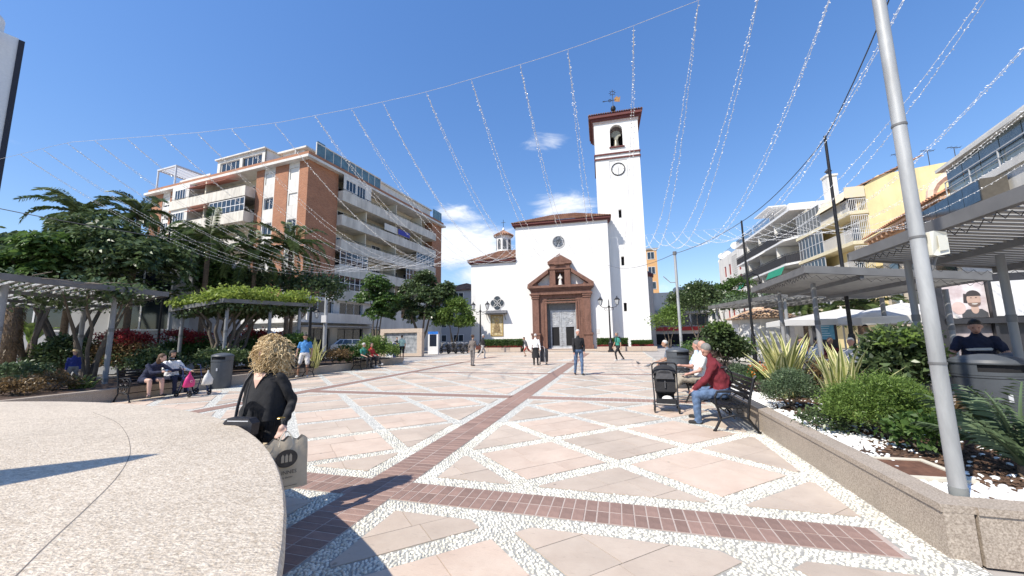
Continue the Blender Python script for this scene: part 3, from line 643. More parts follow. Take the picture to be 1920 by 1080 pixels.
    TLf = Face((X0, Y1, 0), (0, -1, 0), (-1, 0, 0)); TLf.holed(tw, 0, Y1 - Y0, -.05, 27.2, [(1.8, 3.26, 23.85, 26.65, True)], .45)
    tw.quad((X0, Y1, -.05), (X0, Y1, 27.2), (X1, Y1, 27.2), (X1, Y1, -.05)); to = tw.build('tower', m_wh, t)
    inn = MB(); inn.box(X0 + .46, X1 - .46, Y0 + .46, Y1 - .46, .1, 23.6); inn.box(X0 + .05, X1 - .05, Y0 + .9, Y1 - .05, 23.65, 23.8); inn.box(X0 + 1.2, X1 - 1.2, Y0 + 3.0, Y0 + 3.1, 23.8, 27.1); inn.build('tower_core', m_dk, t)
    bd = MB()
    for zz in (22.35, 22.92): bd.box(X0 - .12, X1 + .12, Y0 - .12, Y1 + .12, zz, zz + .17)
    TF.box(bd, 1.7, 3.44, 0, .16, 23.7, 23.85); bd.build('string_course', m_eave, t)
    cn = MB(); cn.box(X0 - .1, X1 + .1, Y0 - .1, Y1 + .1, 27.0, 27.25); cn.build('cornice', M('pale_pink_cornice', (.6, .5, .47), .8), t)
    ev = MB(); ev.box(X0 - .3, X1 + .3, Y0 - .3, Y1 + .3, 27.25, 27.55); ev.box(X0 - .5, X1 + .5, Y0 - .5, Y1 + .5, 27.552, 27.95); ev.build('eave', m_eave, t)
    z = 27.95; e = .56; A, B, C_, D_ = (X0 - e, Y0 - e, z), (X1 + e, Y0 - e, z), (X1 + e, Y1 + e, z), (X0 - e, Y1 + e, z); ap = ((X0 + X1) / 2, (Y0 + Y1) / 2, 29.3)
    for a, b in ((A, B), (B, C_), (C_, D_), (D_, A)): tile_roof(t, [a, b, ap], a, b, m_tl)
    # bell
    bx, by = X0 + 2.57, Y0 + .75
    be = MB(); be.lathe([(.02, 25.05), (.2, 25.02), (.27, 24.9), (.3, 24.5), (.4, 24.2), (.52, 24.02), (.52, 23.98), (.44, 24.0), (.3, 24.3)], (bx, by, 0), 18); bo = be.build('bell', M('bronze_bell', (.20, .19, .155), .45, .25, 6, metal=.55), t, smooth='auto')
    yk = MB(); yk.prism([(0, 0)] * 3, 0, 0) if 0 else None
    yk.extr([(bx - .16, by - .12, 25.0), (bx + .16, by - .12, 25.0), (bx + .3, by - .12, 25.45), (bx + .55, by - .12, 25.5), (bx + .55, by - .12, 25.85), (bx + .25, by - .12, 26.2), (bx - .25, by - .12, 26.2), (bx - .55, by - .12, 25.85), (bx - .55, by - .12, 25.5), (bx - .3, by - .12, 25.45)], (0, .24, 0)); yk.build('bell_yoke', M('grey_green_yoke', (.27, .27, .22), .7, .2, 8), bo)
    hb = MB(); hb.tube((X0 + .1, by, 25.65), (X1 - .1, by, 25.65), .05); hb.build('axle', m_iron, bo)
    # clock
    c0 = (X0 + 2.57, 0, 21.0); ck = MB(); ring(ck, c0, .70, .80, Y0 - .07, Y0); cko = ck.build('clock', m_iron, t)
    fc = MB(); disk(fc, c0, .71, Y0 - .02); fc.build('clock_face', M('ivory_dial', (.78, .77, .74), .5, .03), cko)
    hd = MB(); hd.beam((c0[0], Y0 - .045, c0[2] - .12), (c0[0] - .02, Y0 - .045, c0[2] + .40), .012, .055, up=(0, 1, 0)); hd.beam((c0[0], Y0 - .055, c0[2] + .12), (c0[0] + .03, Y0 - .055, c0[2] - .60), .012, .045, up=(0, 1, 0)); hd.build('clock_hands', m_iron, cko)
    tk = MB()
    for k in range(12):
        a = k * math.pi / 6; tk.beam((c0[0] + .56 * math.cos(a), Y0 - .03, c0[2] + .56 * math.sin(a)), (c0[0] + .65 * math.cos(a), Y0 - .03, c0[2] + .65 * math.sin(a)), .012, .03, up=(0, 1, 0))
    tk.build('hour_marks', m_iron, cko)
    pn = MB(); 
    for a, b, zz, zt in ((1.55, 1.61, 20.0, 22.1), (3.55, 3.61, 20.0, 22.1), (1.55, 3.61, 22.1, 22.16)): TF.box(pn, a, b, 0, .05, zz, zt)
    pn.build('clock_surround', M('pale_grey_moulding', (.62, .61, .59), .8), t)
    # vane
    vx, vy = ap[0], ap[1]; va = MB(); va.tube((vx, vy, 29.2), (vx, vy, 33.0), .035); va.lathe([(.28, 29.2), (.3, 29.5), (.12, 29.7), (.12, 29.9), (.3, 30.1), (.34, 30.35), (.24, 30.6), (.05, 30.7)], (vx, vy, 0), 12); va.tube((vx - 1.15, vy, 31.5), (vx + .4, vy, 31.5), .035, n=6)
    va.add([(vx - 1.35, vy, 31.5), (vx - 1.05, vy, 31.62), (vx - 1.05, vy, 31.38), (vx - 1.05, vy + .02, 31.5)], [(0, 1, 3), (0, 3, 2), (1, 2, 3), (0, 2, 1)])
    ring(va, (vx, 0, 32.5), .22, .28, vy - .02, vy + .02, 16); ring(va, (vx - .35, 0, 31.5), .14, .2, vy - .02, vy + .02, 12)
    for k in range(8):
        a = k * math.pi / 4; va.tube((vx + .28 * math.cos(a), vy, 32.5 + .28 * math.sin(a)), (vx + .45 * math.cos(a), vy, 32.5 + .45 * math.sin(a)), .025, n=5)
    vo = va.build('weather_vane', m_iron, t); fl = MB(); fl.extr([(vx + .2, vy, 31.3), (vx + .85, vy, 31.15), (vx + .95, vy, 31.9), (vx + .7, vy, 31.75), (vx + .55, vy, 32.0), (vx + .2, vy, 31.75)], (0, .03, 0)); fl.build('vane_flag', M('rusty_gold', (.35, .18, .05), .5, .3, 6), vo)
    # quatrefoil, icon with little roof, plaque
    q0 = (-7.68, 0, 5.5); qf = MB()
    for k, (dx, dz) in enumerate(((0, .42), (0, -.42), (.42, 0), (-.42, 0))): ring(qf, (q0[0] + dx, 0, q0[2] + dz), .40, .46, .06, .125, 18)
    qo = qf.build('quatrefoil_window', M('grey_moulding'), t)
    for dx, dz in ((0, .42), (0, -.42), (.42, 0), (-.42, 0)):
        g = MB(); disk(g, (q0[0] + dx, 0, q0[2] + dz), .405, .1 - .004 * (dx + 2 * dz), 18); g.build('pane', M('leaded_glass', (.05, .06, .07), .25, .6, 3), qo)
    ic = MB(); F.box(ic, -8.52, -6.98, -.12, -.06, 1.6, 4.1); ico = ic.build('icon_panel', M('gilt_frame', (.42, .30, .12), .5, .2, 9), t)
    icf = MB(); F.box(icf, -8.38, -7.12, -.06, -.05, 1.74, 3.98); icf.build('tile_picture', M('painted_tiles', (.36, .22, .10), .3, .3, 3.5, col2=(.78, .68, .42), detail=8), ico)
    c_ = Vector((-7.75, .045, 2.7)); fg = MB(); fg.extr([c_ + Vector((a, 0, b)) for a, b in ((-.42, -.7), (.42, -.7), (.34, .1), (.18, .5), (-.18, .5), (-.34, .1))], (0, -.012, 0)); fg.build('painted_robe', M('painted_brown', (.16, .10, .07), .4, .5, 5, col2=(.45, .33, .16)), ico)
    hl = MB(); hl.extr([c_ + Vector((.3 * math.cos(k * math.pi / 8), -.013, .72 + .3 * math.sin(k * math.pi / 8))) for k in range(16)], (0, -.006, 0)); hl.build('painted_halo', M('painted_gold', (.6, .42, .14), .35), ico)
    fcx = MB(); fcx.extr([c_ + Vector((.13 * math.cos(k * math.pi / 8), -.02, .7 + .16 * math.sin(k * math.pi / 8))) for k in range(16)], (0, -.006, 0)); fcx.build('painted_face', M('painted_skin', (.5, .33, .22), .4), ico)
    cz = MB(); cz.extr([(-9.0, .12, 4.25), (-6.5, .12, 4.25), (-6.5, -.62, 4.15), (-9.0, -.62, 4.15)], (0, 0, .06)); cz.build('icon_canopy', M('dark_slate', (.08, .08, .085), .6), t)
    tile_roof(t, [(-9.02, -.66, 4.22), (-6.48, -.66, 4.22), (-6.48, .12, 4.62), (-9.02, .12, 4.62)], (-9.02, -.66, 4.22), (-6.48, -.66, 4.22), M('slate_barrel_tile', (.22, .22, .23), .6, .3, 5), 'canopy_tiles', .17, .3, .065)
    for x in (-8.85, -6.65):
        bk = MB(); bk.path([(x, .11, 3.5), (x, -.12, 3.58), (x, -.35, 3.85), (x, -.5, 4.15)], .03, 6); bk.build('canopy_bracket', m_iron, t)
    pq = MB(); F.box(pq, -8.0, -7.3, -.12, -.09, .95, 1.3); F.box(pq, 3.56, 4.0, 0, .03, 1.7, 2.25); pq.build('plaque', M('pale_plaque', (.68, .66, .62), .6), t)
    # grey buttress and apse behind the tower
    ap_ = MB(); ap_.lathe([(1.0, -.05), (1.0, 8.6)], (9.7, 6.7, 0), 12); ap_.build('buttress', M('grey_render', (.42, .41, .40), .9), t); ac = MB(); ac.lathe([(1.12, 8.6), (1.15, 9.0), (.2, 9.6)], (9.7, 6.7, 0), 12); ac.build('buttress_cap', m_eave, t)
church()
# low stone kerbs and clipped hedges in front of the church
# ---------------------------------------------------------------- string lights over the plaza
m_bulb = M('clear_white_bulb', (.88, .88, .86), .25, .02, 5)
m_wire = M('pale_wire', (.62, .62, .62), .6)
def strand(ua, ub, va, vb, za, zb, sag, bulb=.135, seed=0, cat=True, name='string_light', label='white string light sagging across the plaza towards the church', wr=.005, nb=True, group='string lights strung over the plaza'):
    r_ = random.Random(seed); n = 40
    fn = lambda t: P(ua + (ub - ua) * t, va + (vb - va) * t, za + (zb - za) * t - 4 * sag * t * (1 - t))
    t = thing(name, label, 'string light', fn(0), 0, group); o = fn(0)
    w_ = MB(); w_.path([fn(i / n) - o for i in range(n + 1)], wr, 3); w_.build('wire', m_wire, t)
    if nb:
        b = MB(); ln = math.hypot(vb - va, ub - ua); k = int(ln / bulb)
        for i in range(k):
            for q in range(2):
                tt = (i + q * .42 + r_.uniform(-.15, .15)) / k
                if not 0 < tt < 1: continue
                c = fn(tt) - o; d = Vector((r_.uniform(-1, 1), r_.uniform(-1, 1), r_.uniform(-.8, .5))).normalized(); c = c + d * .02; s_ = d.orthogonal().normalized(); u_ = d.cross(s_)
                L_, w2 = r_.uniform(.016, .030), r_.uniform(.0075, .012)
                b.add([c - d * L_, c + s_ * w2, c + u_ * w2, c - s_ * w2, c - u_ * w2, c + d * L_], [(0, 2, 1), (0, 3, 2), (0, 4, 3), (0, 1, 4), (5, 1, 2), (5, 2, 3), (5, 3, 4), (5, 4, 1)])
        tag(b.build('bulbs', m_bulb, t), kind='stuff')
    return t
_U = [-18, -16.7, -14.6, -12.2, -9.5, -6.84, -4.5, -1.88, -.73, .68, 1.87, 2.77, 14]; _V = [6.97, 6.95, 7.33, 7.76, 8.05, 8.12, 8.1, 7.85, 7.71, 7.45, 7.18, 7.0, 5.4]
VA = lambda u: float(np.interp(u, _U, _V))
ORD = 'first second third fourth fifth sixth seventh eighth ninth tenth eleventh twelfth thirteenth fourteenth fifteenth sixteenth'.split()
us = [1.87, .68, -.73, -1.88, -3.18, -4.5, -5.84, -6.84, -8.06, -9.49, -10.98, -12.2, -13.37, -14.6, -15.71, -16.7, -18.0, -19.2] + [2.9 + 1.2 * k for k in range(8)]
for i, u_ in enumerate(us):
    for s_ in (-1, 1):
        k_ = i if i < 18 else -(i - 17); side_ = 'left' if s_ < 0 else 'right'
        wh = 'light string pair crossing the tower' if k_ == 1 else (ORD[k_ - 2] + ' light string pair left of the tower' if k_ > 1 else ORD[-k_] + ' light string pair right of the tower')
        strand(u_, u_ + s_ * .31, VA(u_), 25.0, 8.0, 8.0, 2.5 + .12 * math.sin(i * 2.1 + s_), seed=i * 2 + s_, label=side_ + ' strand of the ' + wh)
# support cables
cb = MB(); cb.path([P(u_, VA(u_), 8.02) for u_ in np.linspace(-21, 14, 40)], .006, 4); tag(cb.build('support_cable', m_wire), 'thin near cable carrying the string lights above the plaza', 'cable')
cb = MB(); cb.path([P(u_, 25.05, 8.02) for u_ in np.linspace(-21, 13, 30)], .004, 4); tag(cb.build('support_cable', m_wire), 'thin far cable carrying the string lights near the church', 'cable')
# ---------------------------------------------------------------- buildings round the plaza
def brick_wall_mat():
    m = bpy.data.materials.new('orange_brickwork'); m.use_nodes = True; t = m.node_tree; n = t.nodes; l = t.links; b = n['Principled BSDF']; b.inputs['Roughness'].default_value = .9
    co = n.new('ShaderNodeTexCoord'); sx = n.new('ShaderNodeSeparateXYZ'); l.new(co.outputs['Object'], sx.inputs[0]); ad = n.new('ShaderNodeMath'); ad.operation = 'ADD'; l.new(sx.outputs[0], ad.inputs[0]); l.new(sx.outputs[1], ad.inputs[1])
    cm = n.new('ShaderNodeCombineXYZ'); l.new(ad.outputs[0], cm.inputs[0]); l.new(sx.outputs[2], cm.inputs[1])
    br = n.new('ShaderNodeTexBrick'); br.inputs['Scale'].default_value = 1; br.inputs['Brick Width'].default_value = .26; br.inputs['Row Height'].default_value = .085; br.inputs['Mortar Size'].default_value = .009
    br.inputs['Color1'].default_value = (.40, .165, .08, 1); br.inputs['Color2'].default_value = (.30, .115, .055, 1); br.inputs['Mortar'].default_value = (.42, .28, .2, 1); l.new(cm.outputs[0], br.inputs[0])
    no = n.new('ShaderNodeTexNoise'); no.inputs['Scale'].default_value = .8; no.inputs['Detail'].default_value = 6; l.new(co.outputs['Object'], no.inputs['Vector']); mr = n.new('ShaderNodeMapRange'); mr.inputs[3].default_value = .75; mr.inputs[4].default_value = 1.2; l.new(no.outputs['Fac'], mr.inputs[0])
    s_ = n.new('ShaderNodeVectorMath'); s_.operation = 'SCALE'; l.new(br.outputs[0], s_.inputs[0]); l.new(mr.outputs[0], s_.inputs['Scale']); l.new(s_.outputs[0], b.inputs['Base Color']); return m
m_bk = brick_wall_mat()
m_cr = M('cream_render', (.66, .60, .47), .85, .08, .7, stretch=(1, 1, .4), stain=.2, sst=(1.5, 1.5, .3), ssc=.7); m_ww = M('offwhite_render', (.70, .68, .63), .85, .09, .6, stretch=(1, 1, .35), stain=.2, sst=(1.5, 1.5, .3), ssc=.7); m_cc = M('pale_concrete', (.66, .62, .54), .85, .12, 1.2, stretch=(1, 1, .4), stain=.28, sst=(2, 2, .35), ssc=.9)
m_frame = M('white_window_frame', (.75, .75, .74), .5, .04); m_rail = M('dark_rail', (.05, .05, .055), .5); m_aw = M('cream_awning', (.72, .70, .64), .8, .05); m_awr = M('faded_red_awning', (.50, .20, .15), .8, .15, 2)
def rail(mb, F, s0, s1, d, z0, z1, gap=.14, w=.02):
    F.box(mb, s0, s1, d - .02, d + .02, z1 - .04, z1)
    k = max(2, int((s1 - s0) / gap))
    for i in range(k + 1):
        s = s0 + (s1 - s0) * i / k; F.box(mb, s - w / 2, s + w / 2, d - w / 2, d + w / 2, z0, z1 - .04)
def apartment():
    t = thing('apartment_building', 'seven storey brick apartment block with long white balconies and roof terraces', 'building', (-21.5, 37.4, 0), -RD(20))
    A = Face((0, 0, 0), (-1, 0, 0), (0, -1, 0)); B = Face((0, 0, 0), (0, 1, 0), (1, 0, 0)); r_ = random.Random(4)
    Z = [6.1, 8.95, 11.9, 14.8, 17.7]                      # balcony slab levels
    core = MB(); core.box(-27.6, -1.5, 1.5, 27.1, 0, 20.7); core.box(-27.0, -.25, .25, 26.9, 0, 6.3); core.build('core_wall', m_cr, t)
    # left (sunlit) face
    def strip(F, s0, s1, z0=6.1, z1=20.72, d=0., th=1.5, mat=m_bk, nm='brick_pier'):
        mb = MB(); F.box(mb, s0, s1, d - th, d, z0, z1); mb.build(nm, mat, t)
    strip(A, 0.002, 1.27); strip(A, 2.91, 4.89); strip(A, 6.67, 7.85); strip(A, 21.4, 23.6); strip(A, 25.2, 27.6)
    strip(B, .002 + 1.5, 4.1, th=1.4); strip(B, 24.25, 27.2, th=1.4)
    for s0, s1 in ((1.27, 2.91), (4.89, 6.67), (23.6, 25.2)):
        mb = MB(); hs = [(s0 + .18, s1 - .18, z + 1.15, z + 2.5) for z in Z]; A.holed(mb, s0, s1, 6.1, 20.72, hs, .25, d=-.06); mb.build('white_panel', m_ww, t)
        for k, h in enumerate(hs): A.window(t, h[0], h[1], h[2], h[3], 2, 1, d=-.24, split=False, blind=r_.choice((.0, .45, .6, .95, .8)))
    # balconies on the left face
    for k, z in enumerate(Z):
        mb = MB(); A.box(mb, 7.85, 21.3, -1.4, 1.15, z - .2, z); A.box(mb, 7.87, 21.28, 1.0, 1.14, z - .198, z + .95); A.box(mb, 7.87, 8.0, -1.2, 1.0, z, z + .95); A.box(mb, 21.15, 21.28, -1.2, 1.0, z, z + .95)
        bo = mb.build('balcony', m_cc, t); rl = MB(); A.box(rl, 7.9, 21.2, 1.05, 1.09, z + 1.1, z + 1.14); [A.box(rl, s, s + .03, 1.05, 1.08, z + .95, z + 1.12) for s in np.arange(8, 21.2, 1.2)]; rl.build('handrail', m_rail, bo)
        for s0, s1 in ((9.0, 10.8), (12.4, 14.6), (16.2, 17.6)): A.window(t, s0, s1, z + .1, z + 2.2, 2, 1, d=-1.48, split=False)
        dv = MB(); A.box(dv, 14.9, 15.1, -1.45, .95, z, z + 2.6); dv.build('party_wall', m_cr, t)
        wb = MB(); A.box(wb, 18.0, 21.2, -1.4, .98, z + .001, z + 2.74); wb.build('enclosed_bay', m_ww, t); A.window(t, 18.6, 20.6, z + 1.1, z + 2.3, 4, 1, d=.985, split=True)
        if k in (3, 4):
            aw = MB(); c = [A.p(11 if k == 4 else 14.5, -.2, z + 2.55), A.p(17.9, -.2, z + 2.55), A.p(17.9, 1.35, z + 2.05), A.p(11 if k == 4 else 14.5, 1.35, z + 2.05)]; aw.extr(c, (0, 0, .03)); aw.build('awning', m_awr, t)
        if k == 3: A.window(t, 7.95, 13.9, z + .96, z + 2.6, 8, 2, d=1.02, split=True, name='glazed_gallery')
    # cornice, parapet and roof
    co = MB(); co.box(-28.2, .6, -.6, 27.7, 20.72, 21.0); co.build('cornice', m_ww, t); pr = MB(); pr.box(-27.9, .3, -.3, 27.4, 21.002, 21.5); pr.build('parapet', m_bk, t)
    ph = MB(); A.holed(ph, 7.6, 15.9, 21.45, 23.7, [(8.1, 11.4, 21.85, 23.3), (11.9, 15.4, 21.85, 23.3)], .2, d=-.6); ph.box(-15.9, -7.6, .8, 7, 21.45, 23.7); ph.box(-16.1, -7.4, .35, 7.2, 23.702, 23.85); ph.build('penthouse', m_ww, t)
    for s0 in (8.1, 11.9): A.window(t, s0, s0 + 3.4, 21.85, 23.3, 4, 1, d=-.78, split=True)
    pg = MB()
    for a, b in ((23.6, .3), (27.4, .3), (23.6, 4.2), (27.4, 4.2)): pg.box(-a - .08, -a + .08, b - .08, b + .08, 21.45, 24.3)
    pg.box(-27.5, -23.5, .2, .4, 24.3, 24.5); pg.box(-27.5, -23.5, 4.1, 4.3, 24.3, 24.5); pg.box(-27.5, -27.3, .401, 4.099, 24.3, 24.5); pg.box(-23.7, -23.5, .401, 4.099, 24.3, 24.5)
    for y in np.arange(.6, 4.1, .3): pg.box(-27.3, -23.7, y, y + .06, 24.32, 24.48)
    pg.build('roof_pergola', M('silver_alu', (.55, .56, .58), .5), t)
    rt = MB(); rt.box(-5.5, -2.2, 1.2, 3.4, 21.45, 22.9); rt.box(-6.0, -1.6, .9, 3.9, 22.902, 23.1); rt.build('stair_head', m_ww, t); rt = MB(); rt.box(-23, -17, .5, .6, 21.45, 22.3); rt.build('roof_parapet', m_ww, t)
    gl = MB(); mg = M('teal_balustrade_glass', (.10, .17, .19), .1, .4, .8, spec=.8)
    for i in range(9):
        s0 = .9 + i * 1.15; w_ = MB(); B.box(w_, s0 + .05, s0 + 1.1, -.02, .02, 21.5, 22.95 if i else 23.3); w_.build('glass_screen', mg, t)
    fr = MB(); [B.box(fr, .85 + i * 1.15, .93 + i * 1.15, -.05, .05, 21.45, 23.0) for i in range(10)]; B.box(fr, .85, 11.3, -.06, .06, 23.0, 23.12); B.box(fr, .85, 11.3, -3.2, -3.1, 21.45, 23.0); B.box(fr, 11.6, 24, -1.6, -.3, 21.45, 22.75); B.box(fr, 11.4, 24.3, -3, -.05, 22.752, 22.95); fr.build('roof_frame', m_ww, t)
    for i in range(4):
        w_ = MB(); B.box(w_, 24.4 + i * .7, 25.05 + i * .7, -.02, .02, 21.5, 23.2); w_.build('glass_screen', mg, t)
    # right (shaded) face: continuous balconies
    for k, z in enumerate(Z):
        mb = MB(); B.box(mb, 4.1, 24.25, -1.45, .75, z - .22, z); B.box(mb, 4.12, 24.23, .6, .74, z - .218, z + 1.0 if k else z + 1.1); B.box(mb, 4.12, 4.26, 0, .6, z, z + 1.0); B.box(mb, 24.09, 24.23, 0, .6, z, z + 1.0); bo = mb.build('balcony', m_cc, t)
        rl = MB(); B.box(rl, 4.2, 24.1, .64, .68, z + 1.22, z + 1.26); [B.box(rl, s, s + .03, .65, .68, z + 1.0, z + 1.23) for s in np.arange(4.3, 24.1, 1.3)]; rl.build('handrail', m_rail, bo)
        for s0, w_, zb in ((4.6, 1.9, .9), (9.0, 1.0, 1.0), (11.6, 1.7, 1.0), (15.0, 2.1, .1), (18.6, 1.4, 1.0), (21.4, 1.6, .1)): B.window(t, s0, s0 + w_, z + zb, z + 2.25, 2, 1, d=-1.49, split=False, blind=r_.choice((0, 0, .35, .6)))
        for s0 in (8.3, 14.2, 20.4):
            dv = MB(); B.box(dv, s0, s0 + .16, -1.5, .4, z, z + 2.7); dv.build('party_wall', m_cr, t)
    wb = MB(); B.holed(wb, 4.3, 8.9, 18.72, 20.7, [(4.7, 6.3, 19.0, 20.3), (6.5, 7.9, 18.8, 20.3)], .1, d=.6); wb.build('enclosed_bay', m_ww, t)
    B.window(t, 4.7, 6.3, 19.0, 20.3, 3, 1, d=.5, split=True); B.window(t, 6.5, 7.9, 18.8, 20.3, 3, 1, d=.5, split=True)
    for k, s0, s1 in ((0, 4.2, 9.0), (1, 4.2, 8.6), (1, 16.5, 23.9), (2, 19.0, 23.9)):
        B.window(t, s0, s1, Z[k] + 1.02, Z[k] + 2.7, max(3, int((s1 - s0) / .75)), 2, d=.6, split=True, name='glazed_gallery')
    bn = MB(); B.box(bn, 14.3, 17.0, .76, .78, 16.1, 16.85); bn.build('blue_banner', M('blue_banner_cloth', (.05, .06, .32), .8, .3, 6), t); bw = MB(); B.box(bw, 11.4, 14.1, .76, .78, 16.0, 16.9); bw.build('white_banner', m_ww, t)
    for s, z in ((10.3, 18.7), (13.6, 18.7), (8.8, 15.8), (2.2, 6.4)):
        ac = MB(); B.box(ac, s, s + .8, .05 if s < 4 else -.9, .4 if s < 4 else -.55, z, z + .6); B.box(ac, s + .1, s + .7, .4 if s < 4 else -.55, .43 if s < 4 else -.52, z + .08, z + .52); ac.build('air_conditioner', M('grey_plastic', (.5, .5, .5), .6), t)
    # lower white storeys
    lw = MB(); hs = [(1.1, 3.9, 4.35, 5.75), (4.8, 8.4, 4.35, 5.75), (11, 14, 4.35, 5.75), (16, 20, 4.35, 5.75)] + [(.8, 3.6, 0.05, 2.75), (4.6, 8.6, .05, 2.75), (10, 13, .05, 2.75), (15, 19, .05, 2.75)]
    B.holed(lw, 0, 27.2, -.05, 6.1, hs, .3, d=.3); A.holed(lw, -.3, 27.6, -.05, 6.1, [(2, 6, .05, 2.7), (8, 12, .05, 2.7), (14, 19, .05, 2.7), (1.2, 4.5, 4.2, 5.7), (7, 11, 4.2, 5.7)], .3, d=.3); lw.build('lower_wall', m_ww, t)
    for h in hs[:4]: B.window(t, h[0], h[1], h[2], h[3], 3, 1, d=.02, split=True, blind=.0)
    for h in hs[4:]: B.window(t, h[0], h[1], h[2], h[3], 3, 1, fm=m_rail, d=.02, split=False, name='shop_window')
    for s0, s1 in ((2, 6), (8, 12), (14, 19)): A.window(t, s0, s1, .05, 2.7, 3, 1, d=.02, split=False, name='shop_window')
    tb = MB(); B.box(tb, -.3, 9.6, .301, 1.3, 3.3, 3.55); B.box(tb, -.28, 9.58, 1.15, 1.29, 3.552, 4.35); tb.build('terrace', m_ww, t)
    ta = MB(); A.box(ta, -1.3, 14, .301, 1.3, 3.3, 3.55); A.box(ta, -1.3, 14, 1.15, 1.29, 3.552, 4.35); ta.build('terrace', m_ww, t)
    ca = MB(); B.box(ca, -.4, 9.8, .302, 1.9, 2.85, 3.0); ca.build('canopy', M('grey_canopy', (.3, .3, .3), .6), t)
    for s0, s1 in ((.2, 5.2), (6.5, 12.5)):
        aw = MB(); aw.extr([A.p(s0, .31, 2.95), A.p(s1, .31, 2.95), A.p(s1, 2.3, 2.2), A.p(s0, 2.3, 2.2)], (0, 0, .04)); A.box(aw, s0, s1, 2.26, 2.3, 1.98, 2.2); aw.build('awning', m_aw, t)
    sg = MB(); A.box(sg, 6.2, 12.8, .31, .38, 2.98, 3.28); sg.build('shop_sign', M('red_sign', (.42, .02, .02), .5), t)
    ov = MB(); ov.extr([A.p(7.6 + .35 * math.cos(q * math.pi / 8), .381, 3.13 + .13 * math.sin(q * math.pi / 8)) for q in range(16)], A.n * .01); ov.build('sign_oval', m_ww, t)
    # antenna and chimney
    an = MB(); an.tube((-4, 3, 23.1), (-4, 3, 24.6), .03); an.build('chimney_pipe', m_ww, t)
apartment()
def balcony_block():
    t = thing('balcony_apartment_building', 'white apartment block with black balcony railings and green awnings', 'building', P(20, 44.75), PR)
    # local x = u (into the block), y = v (away from the camera); facade faces -x
    F = Face((0, 0, 0), (0, 1, 0), (-1, 0, 0)); E = Face((0, 0, 0), (1, 0, 0), (0, -1, 0)); r_ = random.Random(8)
    core = MB(); core.box(1.5, 12, 0.01, 19.4, 0, 14.9); core.build('core_wall', m_ww, t)
    fin = MB(); F.box(fin, 0.02, .9, -1.5, .0, 0, 14.3); fin.build('end_wall', m_cr, t); fin = MB(); F.box(fin, 19.0, 19.4, -1.5, 0, 0, 14.9); fin.build('end_wall', m_cr, t)
    for z in (3.7, 6.4, 9.1, 11.85):
        mb = MB(); v0 = [F.p(.3, -1.4, 0), F.p(.3, .05, 0), F.p(2.6, 1.35, 0), F.p(4.6, 1.35, 0), F.p(19.2, 1.35, 0), F.p(19.2, -1.4, 0)]; mb.prism([(q.x, q.y) for q in v0][::-1], z - .22, z); bo = mb.build('balcony', M('white_paint', (.75, .74, .72), .6, .05), t)
        rl = MB()
        for a, b in ((v0[1], v0[2]), (v0[2], v0[4])):
            n_ = int((b - a).length / .17)
            for i in range(n_ + 1):
                q = a.lerp(b, i / n_); rl.box(q.x - .012, q.x + .012, q.y - .012, q.y + .012, z, z + 1.05)
            rl.beam(a + Vector((0, 0, z + 1.07)), b + Vector((0, 0, z + 1.07)), .05, .05)
            sc_ = MB(); sc_.beam(a + Vector((.05, 0, z + .5)), b + Vector((.05, 0, z + .5)), .015, .85); sc_.build('privacy_screen', M('black_mesh', (.035, .035, .04), .7), bo)
        rl.build('railing', m_rail, bo)
        for s in (5.2, 10.4, 14.9):
            dv = MB(); F.box(dv, s, s + .15, -1.45, 1.1, z, z + 2.4); dv.build('party_wall', m_ww, t)
        for s0, w_ in ((1.2, 1.6), (3.4, 1.5), (6.2, 1.7), (8.4, 1.5), (11.2, 1.8), (13.4, 1.2), (15.6, 1.6)): F.window(t, s0, s0 + w_, z + .1, z + 2.2, 2, 1, d=-1.48, split=False)
    gr = M('green_awning', (.015, .22, .13), .75, .12, 3)
    for z, a, b, dr in ((9.1, 3, 7.5, .9), (9.1, 16.2, 19, .9), (6.4, 16.2, 19, .9), (11.85, 8, 12.5, .25)):
        aw = MB(); aw.extr([F.p(a, 1.36, z - .25), F.p(b, 1.36, z - .25), F.p(b, 1.75, z - .25 - dr), F.p(a, 1.75, z - .25 - dr)], (0, 0, .03)); aw.build('awning', gr if dr > .5 else m_aw, t)
    top = MB(); F.box(top, 0.3, 19.3, -1.5, 1.4, 14.5, 14.75); F.box(top, 6, 12, -5, -1.0, 14.75, 17.0); F.box(top, 6.5, 11.5, -.9, 1.0, 16.9, 17.05); top.build('roof_slab', M('white_paint'), t)
    rr = MB(); rail(rr, F, 12, 19, 1.2, 14.75, 15.7); rail(rr, F, 5, 11.8, 1.1, 14.75, 15.8); rr.build('roof_railing', m_rail, t)
    ch = MB(); ch.box(3.0, 3.9, 1.6, 2.6, 14.9, 18.3); ch.box(2.9, 4.0, 1.5, 2.7, 18.3, 18.5); ch.build('chimney', m_ww, t); cp = MB(); cp.lathe([(.2, 18.5), (.2, 18.9), (.35, 19), (.1, 19.3)], (3.45, 2.1, 0), 8); cp.build('chimney_cowl', m_rail, t)
balcony_block()
